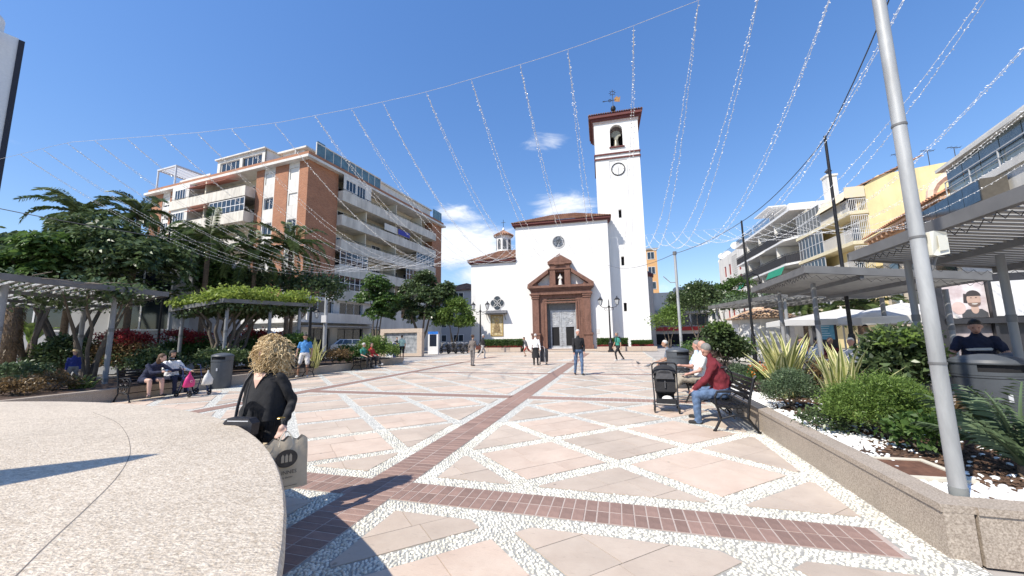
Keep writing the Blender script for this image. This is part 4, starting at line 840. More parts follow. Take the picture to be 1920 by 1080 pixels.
def dish(loc, rz, s, label):
    t = thing('satellite_dish', label, 'satellite dish', loc, rz); mb = MB(); n = 14; v = [(0, -.05, 0)]
    for k in range(1, 4):
        for j in range(n): a = 2 * math.pi * j / n; r = s * k / 3; v.append((r * math.cos(a), -.05 - .18 * s * (k / 3) ** 2 * 1.0, r * math.sin(a)))
    f = [(0, 1 + (j + 1) % n, 1 + j) for j in range(n)] + [(1 + k * n + j, 1 + k * n + (j + 1) % n, 1 + (k + 1) * n + (j + 1) % n, 1 + (k + 1) * n + j) for k in range(2) for j in range(n)]
    mb.add([(x, y, z + 1.1) for x, y, z in v], f); o = mb.build('reflector', M('white_paint'), t); o.rotation_euler = (RD(-20), 0, 0); st = MB(); st.tube((0, 0, 0), (0, .02, 1.1), .04); st.path([(0, .1, .75), (0, -.35, 1.2)], .02, 5); st.build('mast', M('silver_alu', (.55, .56, .58), .5), t)
def yellow():
    t = thing('yellow_building', 'yellow apartment house with glazed galleries and a blank gable wall', 'building', P(20, 35.4), PR)
    my = M('yellow_render', (.80, .66, .35), .88, .09, 1.0, bump=.25, bscale=3, stain=.2, sst=(1.5, 1.5, .35), ssc=.6); F = Face((0, 0, 0), (0, 1, 0), (-1, 0, 0)); E = Face((0, 0, 0), (1, 0, 0), (0, -1, 0))
    w_ = MB(); w_.extr([(0, 0, 0), (15, 0, 0), (15, 0, 13.9), (7, 0, 14.6), (1.0, 0, 14.0), (0, 0, 13.2)], (0, .4, 0)); w_.box(.001, 15, .401, 9.2, 0, 13.1); w_.build('wall', my, t)
    tile_roof(t, [(-.5, -.1, 13.15), (-.5, 9.3, 13.15), (4, 9.3, 15.2), (4, -.1, 15.2)], (-.5, -.1, 13.15), (-.5, 9.3, 13.15), m_tl)
    mw = M('cream_slab', (.70, .62, .42), .8)
    for z in (3.7, 6.2, 8.72, 11.2):
        mb = MB(); F.box(mb, -.1, 9.15, 0.001, 1.3, z - .28, z); bo = mb.build('balcony', mw, t)
        h = 2.15
        F.window(t, 4.4, 8.9, z, z + h, 7, 2, d=1.15, split=True, name='glazed_gallery', fm=M('grey_alu', (.45, .46, .47), .5))
        rl = MB(); rail(rl, F, 0.1, 4.3, 1.22, z, z + 1.0, .12, .022); rl2 = Face((0, 0, 0), (-1, 0, 0), (0, -1, 0)); rail(rl, rl2, 0.05, 1.2, .05, z, z + (1.0 if z > 9 else 2.1), .12, .022); rl.build('railing', M('white_paint'), bo)
        F.window(t, 1.2, 3.4, z + .05, z + 2.1, 2, 1, d=.0, split=False)
    sa = M('striped_awning', (.70, .66, .52), .8, .1, 3, stretch=(1, 14, 1), col2=(.78, .62, .40)); aw = MB(); aw.extr([F.p(0, .9, 13.2), F.p(4.4, .9, 13.2), F.p(4.4, 1.55, 12.2), F.p(0, 1.55, 12.2)], (0, 0, .03)); aw.box(-1.45, -.1, -.14, -.1, 12.3, 13.2); aw.build('awning', sa, t)
yellow()
for (x, y, dd, s, lb) in ((1665, 350, 36, .75, 'white satellite dish on the eave of the yellow building'),): q = at(x, y, dd); dish(q - Vector((0, 0, 1.1)), RD(-40), s, lb)
def red_shutter():
    t = thing('shuttered_building', 'white building with dark red shutters beyond the balcony block', 'building', P(23, 75), PR); F = Face((0, 0, 0), (0, 1, 0), (-1, 0, 0)); r_ = random.Random(2)
    w_ = MB(); hs = [(s, s + 1.3, z, z + 2.2) for s in (1.6, 7.8, 11.0) for z in (1, 4.2, 7.2, 10.2, 13.2)]; F.holed(w_, 0, 16.3, 0, 17.4, hs, .2); w_.box(.3, 14, .01, 16.3, 0, 17.4); w_.quad((0, 0, 0), (.3, 0, 0), (.3, 0, 17.4), (0, 0, 17.4)); w_.build('wall', m_ww, t)
    for a, b, zb, zt in hs:
        s_ = MB(); F.box(s_, a + .03, b - .03, -.16, -.1, zb, zt); F.box(s_, (a + b) / 2 - .02, (a + b) / 2 + .02, -.1, -.08, zb, zt); s_.build('shutter', M('dark_red_shutter', (.30, .03, .025), .6), t)
    gg = MB()
    for z in np.arange(6.4, 16.5, .42): F.box(gg, 3.6, 6.8, .01, .07, z, z + .2)
    gg.build('louvre_screen', m_ww, t)
    rr = MB(); rail(rr, F, 0, 16, -.1, 17.4, 18.6, .5, .03); rr.build('roof_railing', m_rail, t)
red_shutter()
for k, (x, y, dd) in enumerate(((1354, 480, 96), (1354, 490, 96.5), (1363, 476, 90), (1379, 460, 80))):
    q = at(x, y, dd); dish(q - Vector((0, 0, 1.1)), RD(-30), .95, ['upper of two stacked white satellite dishes at the roof end', 'lower of two stacked white satellite dishes at the roof end', 'white satellite dish beside the stacked pair on the roof', 'white satellite dish nearest the balcony block on the roof'][k])
def terrace_house():
    a = RD(28); Q = lambda u, v, z=0: Vector((u * math.cos(a) + v * math.sin(a), -u * math.sin(a) + v * math.cos(a), z))
    t = thing('terrace_building', 'white building with a glazed roof terrace and dark strip windows', 'building', Q(11.2, 26.4), -a); F = Face((0, 0, 0), (0, -1, 0), (-1, 0, 0))
    mdg = M('dark_glass', (.012, .02, .035), .06, .6, 1.1, spec=.9, col2=(.05, .075, .11)); mpl = M('terrace_glass', (.16, .20, .21), .12, .3, .6, spec=.7)
    w_ = MB(); F.box(w_, 0, 18, -9, 0, 0, 7.95); F.box(w_, -.15, 18, -9, .12, 7.952, 8.25); F.box(w_, .2, 18, -8, -3.2, 8.25, 10.0); F.box(w_, -.3, 18, -8.5, .25, 9.62, 9.78); F.box(w_, 1.5, 18, -8, .05, 9.782, 10.0); w_.build('wall', m_ww, t)
    for i in range(13):
        for z0, z1, d in ((8.95, 9.6, -.02), (8.28, 8.93, -.02)):
            g = MB(); F.box(g, i * 1.3 + .03, i * 1.3 + 1.27, d - .03, d, z0, z1); g.build('terrace_pane', mpl, t)
    rl = MB(); F.box(rl, 0, 17, .06, .1, 8.95, 9.0); F.box(rl, 0, 17, .06, .1, 8.6, 8.63); [F.box(rl, s, s + .04, .06, .1, 8.25, 9.0) for s in np.arange(0, 17, 1.95)]; rl.build('terrace_rail', M('grey_alu'), t)
    for i in range(4):
        cu = MB(); k = 14; pts = [F.p(2.6 + i * 2.7 + j * .06, -.35 + .05 * math.sin(j * 1.9), 8.3) for j in range(k)]
        for p0, p1 in zip(pts[:-1], pts[1:]): cu.quad(p0, p1, p1 + Vector((0, 0, .72)), p0 + Vector((0, 0, .72)))
        cu.build('terrace_curtain', M('white_cloth', (.82, .82, .8), .8), t)
    bx = MB(); F.box(bx, -2.5, 4.3, .13, .9, 6.75, 7.75); bx.build('bay_box', M('brown_alu', (.10, .09, .075), .4), t)
    for i in range(6):
        g = MB(); F.box(g, -2.45 + i * 1.12, -1.37 + i * 1.12, .9, .93, 6.85, 7.7); g.build('strip_pane', mdg, t)
    for i in range(5):
        g = MB(); F.box(g, 5.6 + i * 1.3, 6.85 + i * 1.3, .01, .05, 6.7, 7.8); g.build('strip_pane', mdg, t)
    # low tiled house between this building and the yellow one
    h = thing('tiled_house', 'low house with an orange tiled roof and a white dormer arch', 'house', Q(11.2, 37.0), -a); m_t2 = M('orange_tile', (.46, .19, .09), .85, .3, 1.6, col2=(.62, .33, .2)); m_s = M('salmon_render', (.55, .33, .2), .85)
    w2 = MB(); w2.box(.5, 8, -10.4, 0, 0, 8.2); w2.build('wall', M('cream_house_render', (.70, .60, .44), .85, .06), h)
    tile_roof(h, [(-.35, -10.5, 8.45), (-.35, .3, 8.45), (3.6, .3, 10.6), (3.6, -10.5, 10.6)], (-.35, -10.5, 8.45), (-.35, .3, 8.45), m_t2, pitch=.3)
    sf = MB(); sf.box(-.3, .5, -10.5, .3, 8.2, 8.34); sf.box(.1, .5, -10.5, .3, 7.95, 8.198); sf.build('soffit', m_s, h)
    for k in range(13):
        b_ = MB(); b_.box(-.28, .1, -10.3 + k * .82, -10.12 + k * .82, 7.95, 8.197); b_.build('rafter_end', m_s, h)
    ac = MB(); ac.path([(1.6 + 1.3 * math.cos(q * math.pi / 10) * -1, -8.2, 8.9 + 1.25 * math.sin(q * math.pi / 10)) for q in range(11)], .22, 6); ac.build('dormer_arch', M('pale_peach', (.70, .52, .40), .85), h)
    for (y, x) in ((-2, 1.5), (-5, 2)):
        pass
    for z, lab in ((3.2, 'arch'),):
        for k in range(3):
            w3 = MB(); w3.box(.42, .48, -9 + k * 3.2, -7.2 + k * 3.2, 2.6, 6.2); w3.build('house_window', glass(), h)
terrace_house()
def tv(loc, label):
    t = thing('television_aerial', label, 'aerial', loc); mb = MB(); mb.tube((0, 0, 0), (0, 0, 1.3), .025); mb.build('mast', m_rail, t); e = MB(); e.tube((-.55, 0, 1.3), (.55, 0, 1.3), .025); [e.tube((x, -.25, 1.3), (x, .25, 1.3), .012) for x in (-.4, 0, .4)]; e.build('boom', m_rail, t)
for k, (x, y) in enumerate(((1743, 308), (1793, 302), (1687, 315))):
    q = P(26.3 + (x - 1743) * .026, 38.0); d_ = ray(x, y); t_ = q.y / d_.y; tv(Vector((d_.x * t_, q.y, CAM_H + d_.z * t_ - .1)), ['middle of three roof aerials above the yellow gable', 'aerial nearest the glazed terrace above the yellow gable', 'aerial above the yellow gable beside the big pole'][k])
# white building at the left edge with a dark rain pipe
def white_edge():
    q = at(43, 78, 24); b = Vector((q.x, q.y, 0))
    t = thing('white_corner_building', 'tall white building at the left edge with a black edge strip', 'building', b, RD(58)); H_ = q.z
    mb = MB(); mb.box(-10, -.18, 0, 9, 0, H_ + .1); mb.box(-10, -1.3, -1.0, 0, H_ - .45, H_ - .08); mb.lathe([(.8, H_ + .1), (.8, H_ + 1.3), (.7, H_ + 1.5)], (-1.6, .9, 0), 16); mb.build('wall', M('white_render_shade', (.72, .72, .72), .85, .05), t)
    st = MB(); st.box(-.18, .09, -.09, 3, 3.0, H_); st.build('edge_strip', M('black_strip', (.02, .02, .03), .6), t); vt = MB(); vt.lathe([(.45, H_ + 1.5), (.5, H_ + 2.1), (.3, H_ + 2.2)], (-1.6, .9, 0), 12); vt.build('roof_vent', M('grey_plastic', (.5, .5, .5), .6), t)
    bl = MB(); bl.box(-6, -1.9, -1.3, 0, H_ - 5.4, H_ - 5.1); bo = bl.build('balcony', m_ww, t); rl = MB(); F = Face((-6, -1.3, 0), (1, 0, 0), (0, -1, 0)); rail(rl, F, 0, 4.1, 0, H_ - 5.1, H_ - 3.9); E = Face((-1.9, -1.3, 0), (0, 1, 0), (1, 0, 0)); rail(rl, E, 0, 1.3, 0, H_ - 5.1, H_ - 3.9); rl.build('railing', m_rail, bo)
white_edge()
# low grey building behind the left trees, blue hoarding, small far houses
def simple(name, label, loc, rz, sx, sy, h, mat, floors=0, nwin=0, roof=None, cat='building', win=True):
    t = thing(name, label, cat, loc, rz); mb = MB(); mb.box(-sx / 2, sx / 2, 0, sy, 0, h); mb.build('wall', mat, t); F = Face((-sx / 2, 0, 0), (1, 0, 0), (0, -1, 0))
    for k in range(floors):
        for j in range(nwin):
            s = sx * (j + .5) / nwin; z = h * (k + .35) / floors; F.window(t, s - sx / nwin * .3, s + sx / nwin * .3, z, z + h / floors * .5, 2, 1, d=.005, split=False)
    if roof == 'tile':
        A, B, C_, D_ = (-sx / 2 - .3, -.3, h), (sx / 2 + .3, -.3, h), (sx / 2 + .3, sy + .3, h), (-sx / 2 - .3, sy + .3, h); ap = (0, sy / 2, h + min(sx, sy) * .22)
        for a, b in ((A, B), (B, C_), (C_, D_), (D_, A)): tile_roof(t, [a, b, ap], a, b, m_tl)
    elif roof == 'flat':
        r = MB(); r.box(-sx / 2 - .25, sx / 2 + .25, -.25, sy + .2, h, h + .35); r.build('parapet', M('grey_parapet', (.3, .3, .3), .9, .3, 2), t)
    return t
g = at(20, 470, 17.5); simple('low_grey_building', 'low grey building with a dark parapet behind the left trees', Vector((g.x - 4, 17.5, 0)), RD(14), 22, 6, at(20, 462, 17.5).z, M('grey_wall', (.42, .42, .42), .9, .1, .6), 1, 5, 'flat')
def shopfront():
    t = thing('shopfront', 'row of dark shop fronts in shade behind the left pergolas', 'shop', Vector((-26, 24, 0)), RD(10)); mb = MB(); mb.box(-11, 4.2, 0, 5, 0, 4.2); mb.build('wall', M('grey_beige_wall', (.46, .44, .40), .9, .1), t); F = Face((-11, 0, 0), (1, 0, 0), (0, -1, 0))
    for k in range(4): F.window(t, .6 + k * 3.2, 3.2 + k * 3.2, .1, 2.7, 2, 1, d=.01, split=True, name='shop_window')
    b = MB(); F.box(b, .3, 15.0, .02, .9, 2.9, 3.05); b.build('canopy', M('white_paint'), t)
    
    text_part(t, 'sign_letters', 'FARMACIA', .6, m_rail, (-.2, -.06, 3.3))
    bh = MB(); F.box(bh, 7, 15, -.6, -.5, 4.2, 6.4); bh.build('blue_hoarding', M('blue_panel', (.01, .055, .16), .6), t)
shopfront()
g = at(860, 530, 62); simple('tiled_town_house', 'grey and cream house with a tiled roof between the brick block and the church', Vector((g.x, 62, 0)), RD(-12), 9, 8, at(855, 545, 62).z, M('grey_house', (.40, .41, .43), .9, .08), 4, 3, 'tile', 'house')
g = at(1218, 470, 85); simple('orange_tower_block', 'distant orange tower block behind the church tower', Vector((g.x - 4, 85, 0)), RD(-14), 10.5, 8, g.z, M('orange_render', (.62, .36, .16), .9, .06), 6, 4, 'flat')
def white_shop():
    q = G(1232, 640); loc = at(1262, 640, 50); t = simple('white_commercial_building', 'low white commercial building with dark windows behind the church tower', Vector((loc.x, 50, 0)), RD(-15.5), 9.5, 8, at(1262, 548, 50).z, m_ww, 0, 0)
    F = Face((-4.75, 0, 0), (1, 0, 0), (0, -1, 0)); zt = lambda y: at(1262, y, 50).z
    b = MB(); F.box(b, 0, 9.5, .01, .5, zt(588), zt(582)); F.box(b, 0, 9.5, .01, .06, zt(586), zt(618)) if 0 else None; b.build('grey_canopy', M('grey_canopy'), t)
    for k in range(4): F.window(t, .2 + k * 2.3, 2.4 + k * 2.3, zt(612), zt(589), 1, 1, d=.01, fm=M('grey_alu'))
    r = MB(); F.box(r, 0, 9.5, .02, .4, zt(620), zt(613)); r.build('red_fascia', M('red_sign'), t)
    d = MB(); F.box(d, .2, 9.3, .01, .05, .1, zt(626)); d.build('shop_opening', m_dk, t)
    s = MB(); F.box(s, 4.6, 9.2, .51, .58, zt(583), zt(575)); so = s.build('shop_sign', M('black_sign', (.02, .02, .02), .4), t)
    s = MB(); F.box(s, 4.8, 5.5, .581, .6, zt(582), zt(576.5)); s.build('sign_logo', M('red_sign'), t)
    
    text_part(t, 'sign_letters', 'Le Lido', .55, M('white_paint', (.75, .74, .72), .6, .05), (1.0, -.6, zt(581)))
    u = MB(); u.box(1.0, 3.2, 2, 4, zt(548), zt(536)); u.build('roof_plant', M('grey_plastic', (.5, .5, .5), .6), t)
white_shop()
for k, (x, y, dd, w_, h_, lb, mt_) in enumerate(((1330, 548, 95, 14, 0, 'cream house with tiled roof far beyond the right trees', m_cr), (1300, 556, 90, 12, 0, 'white low house far beyond the right trees', m_ww))):
    q = at(x, y, dd); simple('far_house', lb, Vector((q.x, dd, 0)), RD(-20), w_, 8, q.z, mt_, 3, 4, 'tile' if k == 0 else 'flat', 'house')
# ---------------------------------------------------------------- planters, pergolas, street furniture
m_gran = M('speckled_granite', (.21, .165, .125), .55, .0, 85, col2=(.60, .515, .42), detail=9, bump=.06, bscale=200, stain=.16, ssc=1.6); m_mulch = M('bark_mulch', (.075, .045, .03), .95, .5, 22, bump=1, bscale=40, detail=8); m_gsp = M('galvanised_grey', (.40, .41, .41), .5, .14, 5, metal=.15, bump=.05, stretch=(1, 1, .25), stain=.25, sst=(3, 3, .6), ssc=2.)
WH = .35
def planter(name, label, u0, u1, v0, v1, mirror=False):
    t = thing(name, label, 'planter', P((u0 + u1) / 2, (v0 + v1) / 2), PR); a, b = (u1 - u0) / 2, (v1 - v0) / 2; th = .19; r_ = random.Random(len(label))
    so = MB(); so.box(-a + th, a - th, -b + th, b - th, -.05, WH - .06); so.build('soil', m_mulch, t)
    def run(x0, y0, x1, y1):                               # facing slabs and coping stones along one side
        L_ = math.hypot(x1 - x0, y1 - y0); s = 0; d = Vector((x1 - x0, y1 - y0, 0)) / L_; n = Vector((d.y, -d.x, 0))
        while s < L_ - .01:
            e = min(L_, s + (.95 if s else .62)); 
            if L_ - e < .3: e = L_
            p0, p1 = Vector((x0, y0, 0)) + d * (s + .0012), Vector((x0, y0, 0)) + d * (e - .0012); mb = MB(); q = [p0, p1, p1 - n * (th - .02), p0 - n * (th - .02)]; mb.prism([(w_.x, w_.y) for w_ in q], -.04, WH - .052); mb.build('facing_slab', m_gran, t)
            c = [p0 + n * .012, p1 + n * .012, p1 - n * th, p0 - n * th]; mb = MB(); mb.prism([(w_.x, w_.y) for w_ in c], WH - .05, WH + r_.uniform(-.001, .002)); mb.build('coping_stone', m_gran, t); s = e
    run(-a, b, -a, -b); run(-a + th, -b, a - th, -b) if True else 0; run(a, -b, a, b); run(a - th, b, -a + th, b)
    return t
planter('granite_planter', 'long granite planter with shrubs and white pebbles at the right', 2.19, 4.75, 3.55, 21.0)
planter('granite_planter', 'long granite planter with red shrubs at the left', -18.2, -13.35, 3.2, 21.5)
# loose white stones and bark on the right planter bed
def stones(name, pts, rmin, rmax, mat, kind_flat=.6):
    n = len(pts); th = np.arange(6) * math.pi / 3; V = np.zeros((n, 14, 3)); r_ = rng.uniform(rmin, rmax, n); an = rng.uniform(0, 6.28, n); as_ = rng.uniform(.6, .95, n); hz = r_ * rng.uniform(.45, .8, n) * kind_flat / .6; tl = rng.normal(0, .22, (n, 2))
    for k, (f, zf) in enumerate(((.95, -.3), (.8, .62))):
        x = r_[:, None] * np.cos(th) * f; y = (r_ * as_)[:, None] * np.sin(th) * f; X = x * np.cos(an)[:, None] - y * np.sin(an)[:, None]; Y = x * np.sin(an)[:, None] + y * np.cos(an)[:, None]
        V[:, k * 6:k * 6 + 6, 0] = pts[:, :1] + X; V[:, k * 6:k * 6 + 6, 1] = pts[:, 1:2] + Y; V[:, k * 6:k * 6 + 6, 2] = pts[:, 2:3] + (hz * zf)[:, None] + X * tl[:, :1] + Y * tl[:, 1:]
    V[:, 12] = pts; V[:, 12, 2] += hz; V[:, 13] = pts; V[:, 13, 2] -= hz * .4
    tri = []
    for j in range(6): tri += [(j, (j + 1) % 6, 6 + (j + 1) % 6), (j, 6 + (j + 1) % 6, 6 + j), (6 + j, 6 + (j + 1) % 6, 12)]
    T = np.array(tri)[None] + (np.arange(n) * 14)[:, None, None]; o = ob(name, bigmesh(name, V.reshape(-1, 3), T.reshape(-1, 3), mat, smooth=True), None, loc=(0, 0, 0), rz=PR); return o
m_ws = leafmat('white_marble_pebble', (.72, .72, .69), (.93, .93, .90), trans=0., rough=.5)
def bedpts(u0, u1, v0, v1, n, thin=None):
    u = rng.uniform(u0, u1, n); v = rng.uniform(v0, v1, n); k = np.ones(n, bool)
    if thin: k = rng.random(n) < thin(u, v)
    return np.c_[u[k], v[k], np.full(k.sum(), WH - .05)]
edge = lambda u, v: np.clip(1.15 - (u - 2.4) / .55 + .35 * np.sin(v * 2.3) + .3 * np.sin(v * 5.1 + u * 4), .0, 1) * .95 + .04
tag(stones('white_pebbles', np.vstack([bedpts(2.39, 4.5, 3.75, 9, 9000, edge), bedpts(2.39, 4.5, 3.74, 4.15, 900), bedpts(2.39, 3.3, 9, 20.5, 7000, edge)]), .016, .036, m_ws), 'white marble pebbles scattered over the right planter bed', 'pebbles', kind='stuff')
m_chip = leafmat('bark_chip', (.045, .025, .015), (.16, .095, .06), trans=0., rough=.9)
tag(stones('bark_chips', bedpts(2.45, 4.5, 3.8, 9, 9000, lambda u, v: np.clip((u - 2.5) / .5, .05, 1)), .012, .03, m_chip, .35), 'brown bark chips mulching the right planter bed', 'bark', kind='stuff')
tag(stones('white_pebbles', bedpts(-13.75, -13.55, 3.6, 21, 1500), .02, .04, m_ws), 'pale pebbles along the edge of the left planter bed', 'pebbles', kind='stuff')
def hatch():
    c = UV(G(1705, 872, WH)); t = thing('drain_hatch', 'rusty square hatch in a cream stone frame among the pebbles', 'hatch', P(c[0], c[1], WH - .055), PR + RD(2)); fm = M('cream_stone', (.62, .57, .46), .8, .08); a = .235
    for x0, x1, y0, y1 in ((-a - .055, a + .055, -a - .055, -a), (-a - .055, a + .055, a, a + .055), (-a - .055, -a, -a, a), (a, a + .055, -a, a)):
        mb = MB(); mb.box(x0 + .001, x1 - .001, y0 + .001, y1 - .001, -.03, .04); mb.build('frame_bar', fm, t)
    mb = MB(); mb.box(-a + .003, a - .003, -a + .003, a - .003, -.03, .03); mb.build('plate', M('rusted_plate', (.13, .06, .035), .9, .35, 14, bump=.2), t)
hatch()
# ---- pergolas
m_pg = M('grey_pergola_steel', (.30, .30, .29), .55, .1, 3); m_pf = M('charcoal_steel', (.15, .15, .15), .5, .15, 3); m_post = M('pale_grey_post', (.25, .255, .26), .5, .1, 3)
def pergola(label, NL, NR, FR, FL, posts, ns=22, slat='across', vine=False, zig=True, sw=.13):
    NL, NR, FR, FL = [Vector(q) for q in (NL, NR, FR, FL)]; c = (NL + NR + FR + FL) / 4; o = Vector((c.x, c.y, 0)); t = thing('pergola', label, 'pergola', o); NL, NR, FR, FL = [q - o for q in (NL, NR, FR, FL)]
    for a, b in ((NL, NR), (NR, FR), (FR, FL), (FL, NL)):
        mb = MB(); d = (b - a).normalized() * .05; mb.beam(a - d + Vector((0, 0, .02)), b + d + Vector((0, 0, .02)), .1, .17); mb.build('fascia_beam', m_pf, t)
    for i in range(ns):
        f = (i + .5) / ns
        a, b = (NL.lerp(FL, f), NR.lerp(FR, f)) if slat == 'across' else (NL.lerp(NR, f), FL.lerp(FR, f))
        d = (b - a).normalized() * .06; mb = MB(); mb.beam(a + d, b - d, .035, sw, up=Vector((.45 if slat == 'across' else 0, .55 if slat == 'across' else 0, 1))); mb.build('slat', m_pg, t)
    for k in (.33, .67):
        a, b = (NL.lerp(NR, k), FL.lerp(FR, k)) if slat == 'across' else (NL.lerp(FL, k), NR.lerp(FR, k)); mb = MB(); mb.beam(a - Vector((0, 0, .1)), b - Vector((0, 0, .1)), .07, .1); mb.build('purlin', m_pf, t)
    for q, r in posts:
        q = Vector(q) - o
        n_ = ((NR - NL).cross(FL - NL)).normalized(); zt = NL.z - (n_.x * (q.x - NL.x) + n_.y * (q.y - NL.y)) / n_.z - .1
        mb = MB(); mb.tube((q.x, q.y, 0), (q.x, q.y, zt), r, r, 14); po = mb.build('post', m_post, t, smooth='auto'); 
        for zz in (.35, zt * .62):
            cl = MB(); cl.tube((q.x, q.y, zz), (q.x, q.y, zz + .11), r + .008, r + .008, 14); cl.build('clamp_band', m_pf, po, smooth='auto')
    if zig:
        mb = MB()
        for a, b in ((FL, NL), (NL, NR), (FR, FL)):
            L_ = (b - a).length; k = int(L_ / .09); pts = [a.lerp(b, j / k) + Vector((0, 0, -.07 - (.08 if j % 2 else 0) - .05 * abs(math.sin(j * .37)))) for j in range(k + 1)]; mb.path(pts, .006, 3, cap=False)
        tag(mb.build('net_lights', m_rail, t), kind='stuff')
    return t
up_ = Vector
NL, FL, NR = G(1512, 507, 3.0), G(1412, 545, 3.0), G(1850, 520, 2.64); FR = FL + (NR - NL)
pergola('grey louvred pergola over the terrace, farther of the two at the right', NL, NR, FR, FL, [(P(5.0, 11.3), .055), (P(5.0, 13.4), .055), (P(7.6, 11.2), .055), (P(7.6, 13.4), .055)], 24)
FL2 = G(1600, 483, 3.0); e_ = (G(1920, 499, 2.66) - FL2) * 1.25; nl = FL2 + (G(1920, 368, 3.0) - FL2) * 1.35
pergola('large grey louvred pergola at the right edge, nearest the camera', nl, nl + e_, FL2 + e_, FL2, [(UVp, .05) for UVp in (at(1905, 640, 5.6).xy.to_3d() * 1, P(5.1, 8.2), P(7.9, 8.2))], 30)
g3 = G(1330, 577, 3.0); g4 = G(1460, 555, 3.0); e3 = P(4.0, -.2, 0)
pergola('low vine grown pergola beyond the tiled kiosk', g4, g4 + e3, g3 + e3, g3, [(g4 + P(.3, .3, 0), .06), (g3 + P(.3, -.3, 0), .06)], 12, zig=False)
A1 = G(-60, 513, 3.3); B1 = G(312, 553, 3.3); e1 = P(-4.6, .3, 0) + Vector((0, 0, -.35))
m1 = A1.lerp(B1, .5)
pergola('grey pergola overgrown with dry vines at the far left', A1 + e1, A1, B1, B1 + e1, [(A1.lerp(B1, .18) + P(-.5, 0, 0), .07), (A1.lerp(B1, .72) + P(-.5, 0, 0), .07), (A1.lerp(B1, .9) + P(-3.6, 0, 0), .07), (A1.lerp(B1, .3) + P(-3.8, 0, 0), .07)], 18, slat='across')
A2 = G(421, 564, 3.3); B2 = G(584, 573, 3.3); C2 = G(320, 582, 2.98)
pergola('grey pergola crowned with bright green vine at the left', C2, A2, B2, C2 + (B2 - A2), [(A2 + P(-.2, .3, 0), .07), (B2 + P(-.3, -.4, 0), .08), (C2 + P(.3, .3, 0), .07), (A2.lerp(B2, .55) + P(-.3, 0, 0), .07)], 18)
# ---- poles
def pole(label, base, h, r0, r1, mat, rings=(), n=16, name='pole'):
    t = thing(name, label, 'pole', base); mb = MB(); mb.tube((0, 0, 0), (0, 0, h), r0, r1, n); mb.build('shaft', mat, t, smooth='auto')
    for z in rings:
        k = MB(); r = r0 + (r1 - r0) * z / h; k.tube((0, 0, z), (0, 0, z + .018), r + .005, r + .005, n); k.build('ring', m_pf, t, smooth='auto')
    return t
b0 = G(1800, 938, WH - .05); pn = pole('thick grey steel pole rising out of the right planter', b0, 8.6, .050, .040, m_gsp, (1.02, 2.05, 3.05))
bs = MB(); bs.tube((0, 0, .0), (0, 0, .1), .054, .054, 16); bs.build('base_collar', M('weathered_zinc', (.24, .25, .24), .6), pn, smooth='auto')
cbx = MB(); cbx.path([(.058, .02, 2.0), (.066, .02, 2.6), (.055, .02, 3.4), (.08, .02, 4.2), (.05, .0, 5.0), (.05, 0, 6)], .009, 6); cbx.build('cable', m_rail, pn)
cw = MB(); cw.extr([(.05, -.05, 1.90), (.08, -.055, 1.89), (.19, -.05, 1.91), (.215, -.03, 1.93), (.215, -.03, 2.06), (.19, -.05, 2.09), (.08, -.055, 2.10), (.05, -.05, 2.09)], (.0, .1, 0)); wbx = cw.build('access_point', M('ivory_plastic', (.72, .70, .60), .45, .04), pn)
wl = MB(); wl.extr([(.10, -.058, 1.93), (.175, -.054, 1.94), (.175, -.054, 2.06), (.10, -.058, 2.06)], (0, -.003, 0)); wl.build('cover_plate', M('ivory_plastic'), wbx)
ar = MB(); ar.path([(.05, .02, 1.76), (.1, .02, 1.79), (.13, 0, 1.9)], .012, 8); ar.build('bracket', m_pf, pn)
def lamp_head(mb_parent, x, y, z, s=1.):
    t = MB(); t.lathe([(.02, 0), (.07, .02), (.1, .06)], (x, y, z), 6); t.lathe([(.24 * s, .5 * s), (.26 * s, .53 * s), (.12 * s, .68 * s), (.05 * s, .72 * s), (.05 * s, .8 * s), (.01, .86 * s)], (x, y, z), 6)
    for k in range(6):
        a = k * math.pi / 3; t.tube((x + .1 * s * math.cos(a), y + .1 * s * math.sin(a), z + .05), (x + .23 * s * math.cos(a), y + .23 * s * math.sin(a), z + .51 * s), .012, n=4)
    o = t.build('lantern', m_iron, mb_parent); g_ = MB(); g_.lathe([(.09 * s, .06), (.215 * s, .5 * s)], (x, y, z), 6); g_.build('lantern_glass', M('frosted_glass', (.62, .64, .64), .3, .05), o); return o
def double_lamp(label, base, rz, h=5.0):
    t = thing('street_lamp', label, 'street lamp', base, rz); mb = MB(); mb.lathe([(.3, 0), (.3, .12), (.2, .2), (.2, .75), (.24, .8), (.12, .95), (.1, 1.2), (.075, 1.3), (.065, h - 1.0), (.11, h - .95), (.11, h - .85), (.05, h - .8), (.04, h - .35), (.01, h - .2)], n=12); mb.build('post', m_iron, t, smooth='auto')
    for sg in (-1, 1):
        a = MB(); a.path([(0, 0, h - .95), (sg * .3, 0, h - 1.0), (sg * .62, 0, h - .92), (sg * .75, 0, h - .78)], .03, 6); a.path([(sg * .12, 0, h - 1.25)] + [(sg * (.3 + .13 * math.cos(q)), 0, h - 1.12 + .1 * math.sin(q)) for q in np.linspace(-2.5, 2.5, 8)], .018, 5); a.build('arm', m_iron, t); lamp_head(t, sg * .75, 0, h - .78)
    return t
double_lamp('double black lantern post before the church chapel', G(901, 662), PR, 5.0); double_lamp('double black lantern post beside the church tower', G(1146, 660), PR, 5.05)
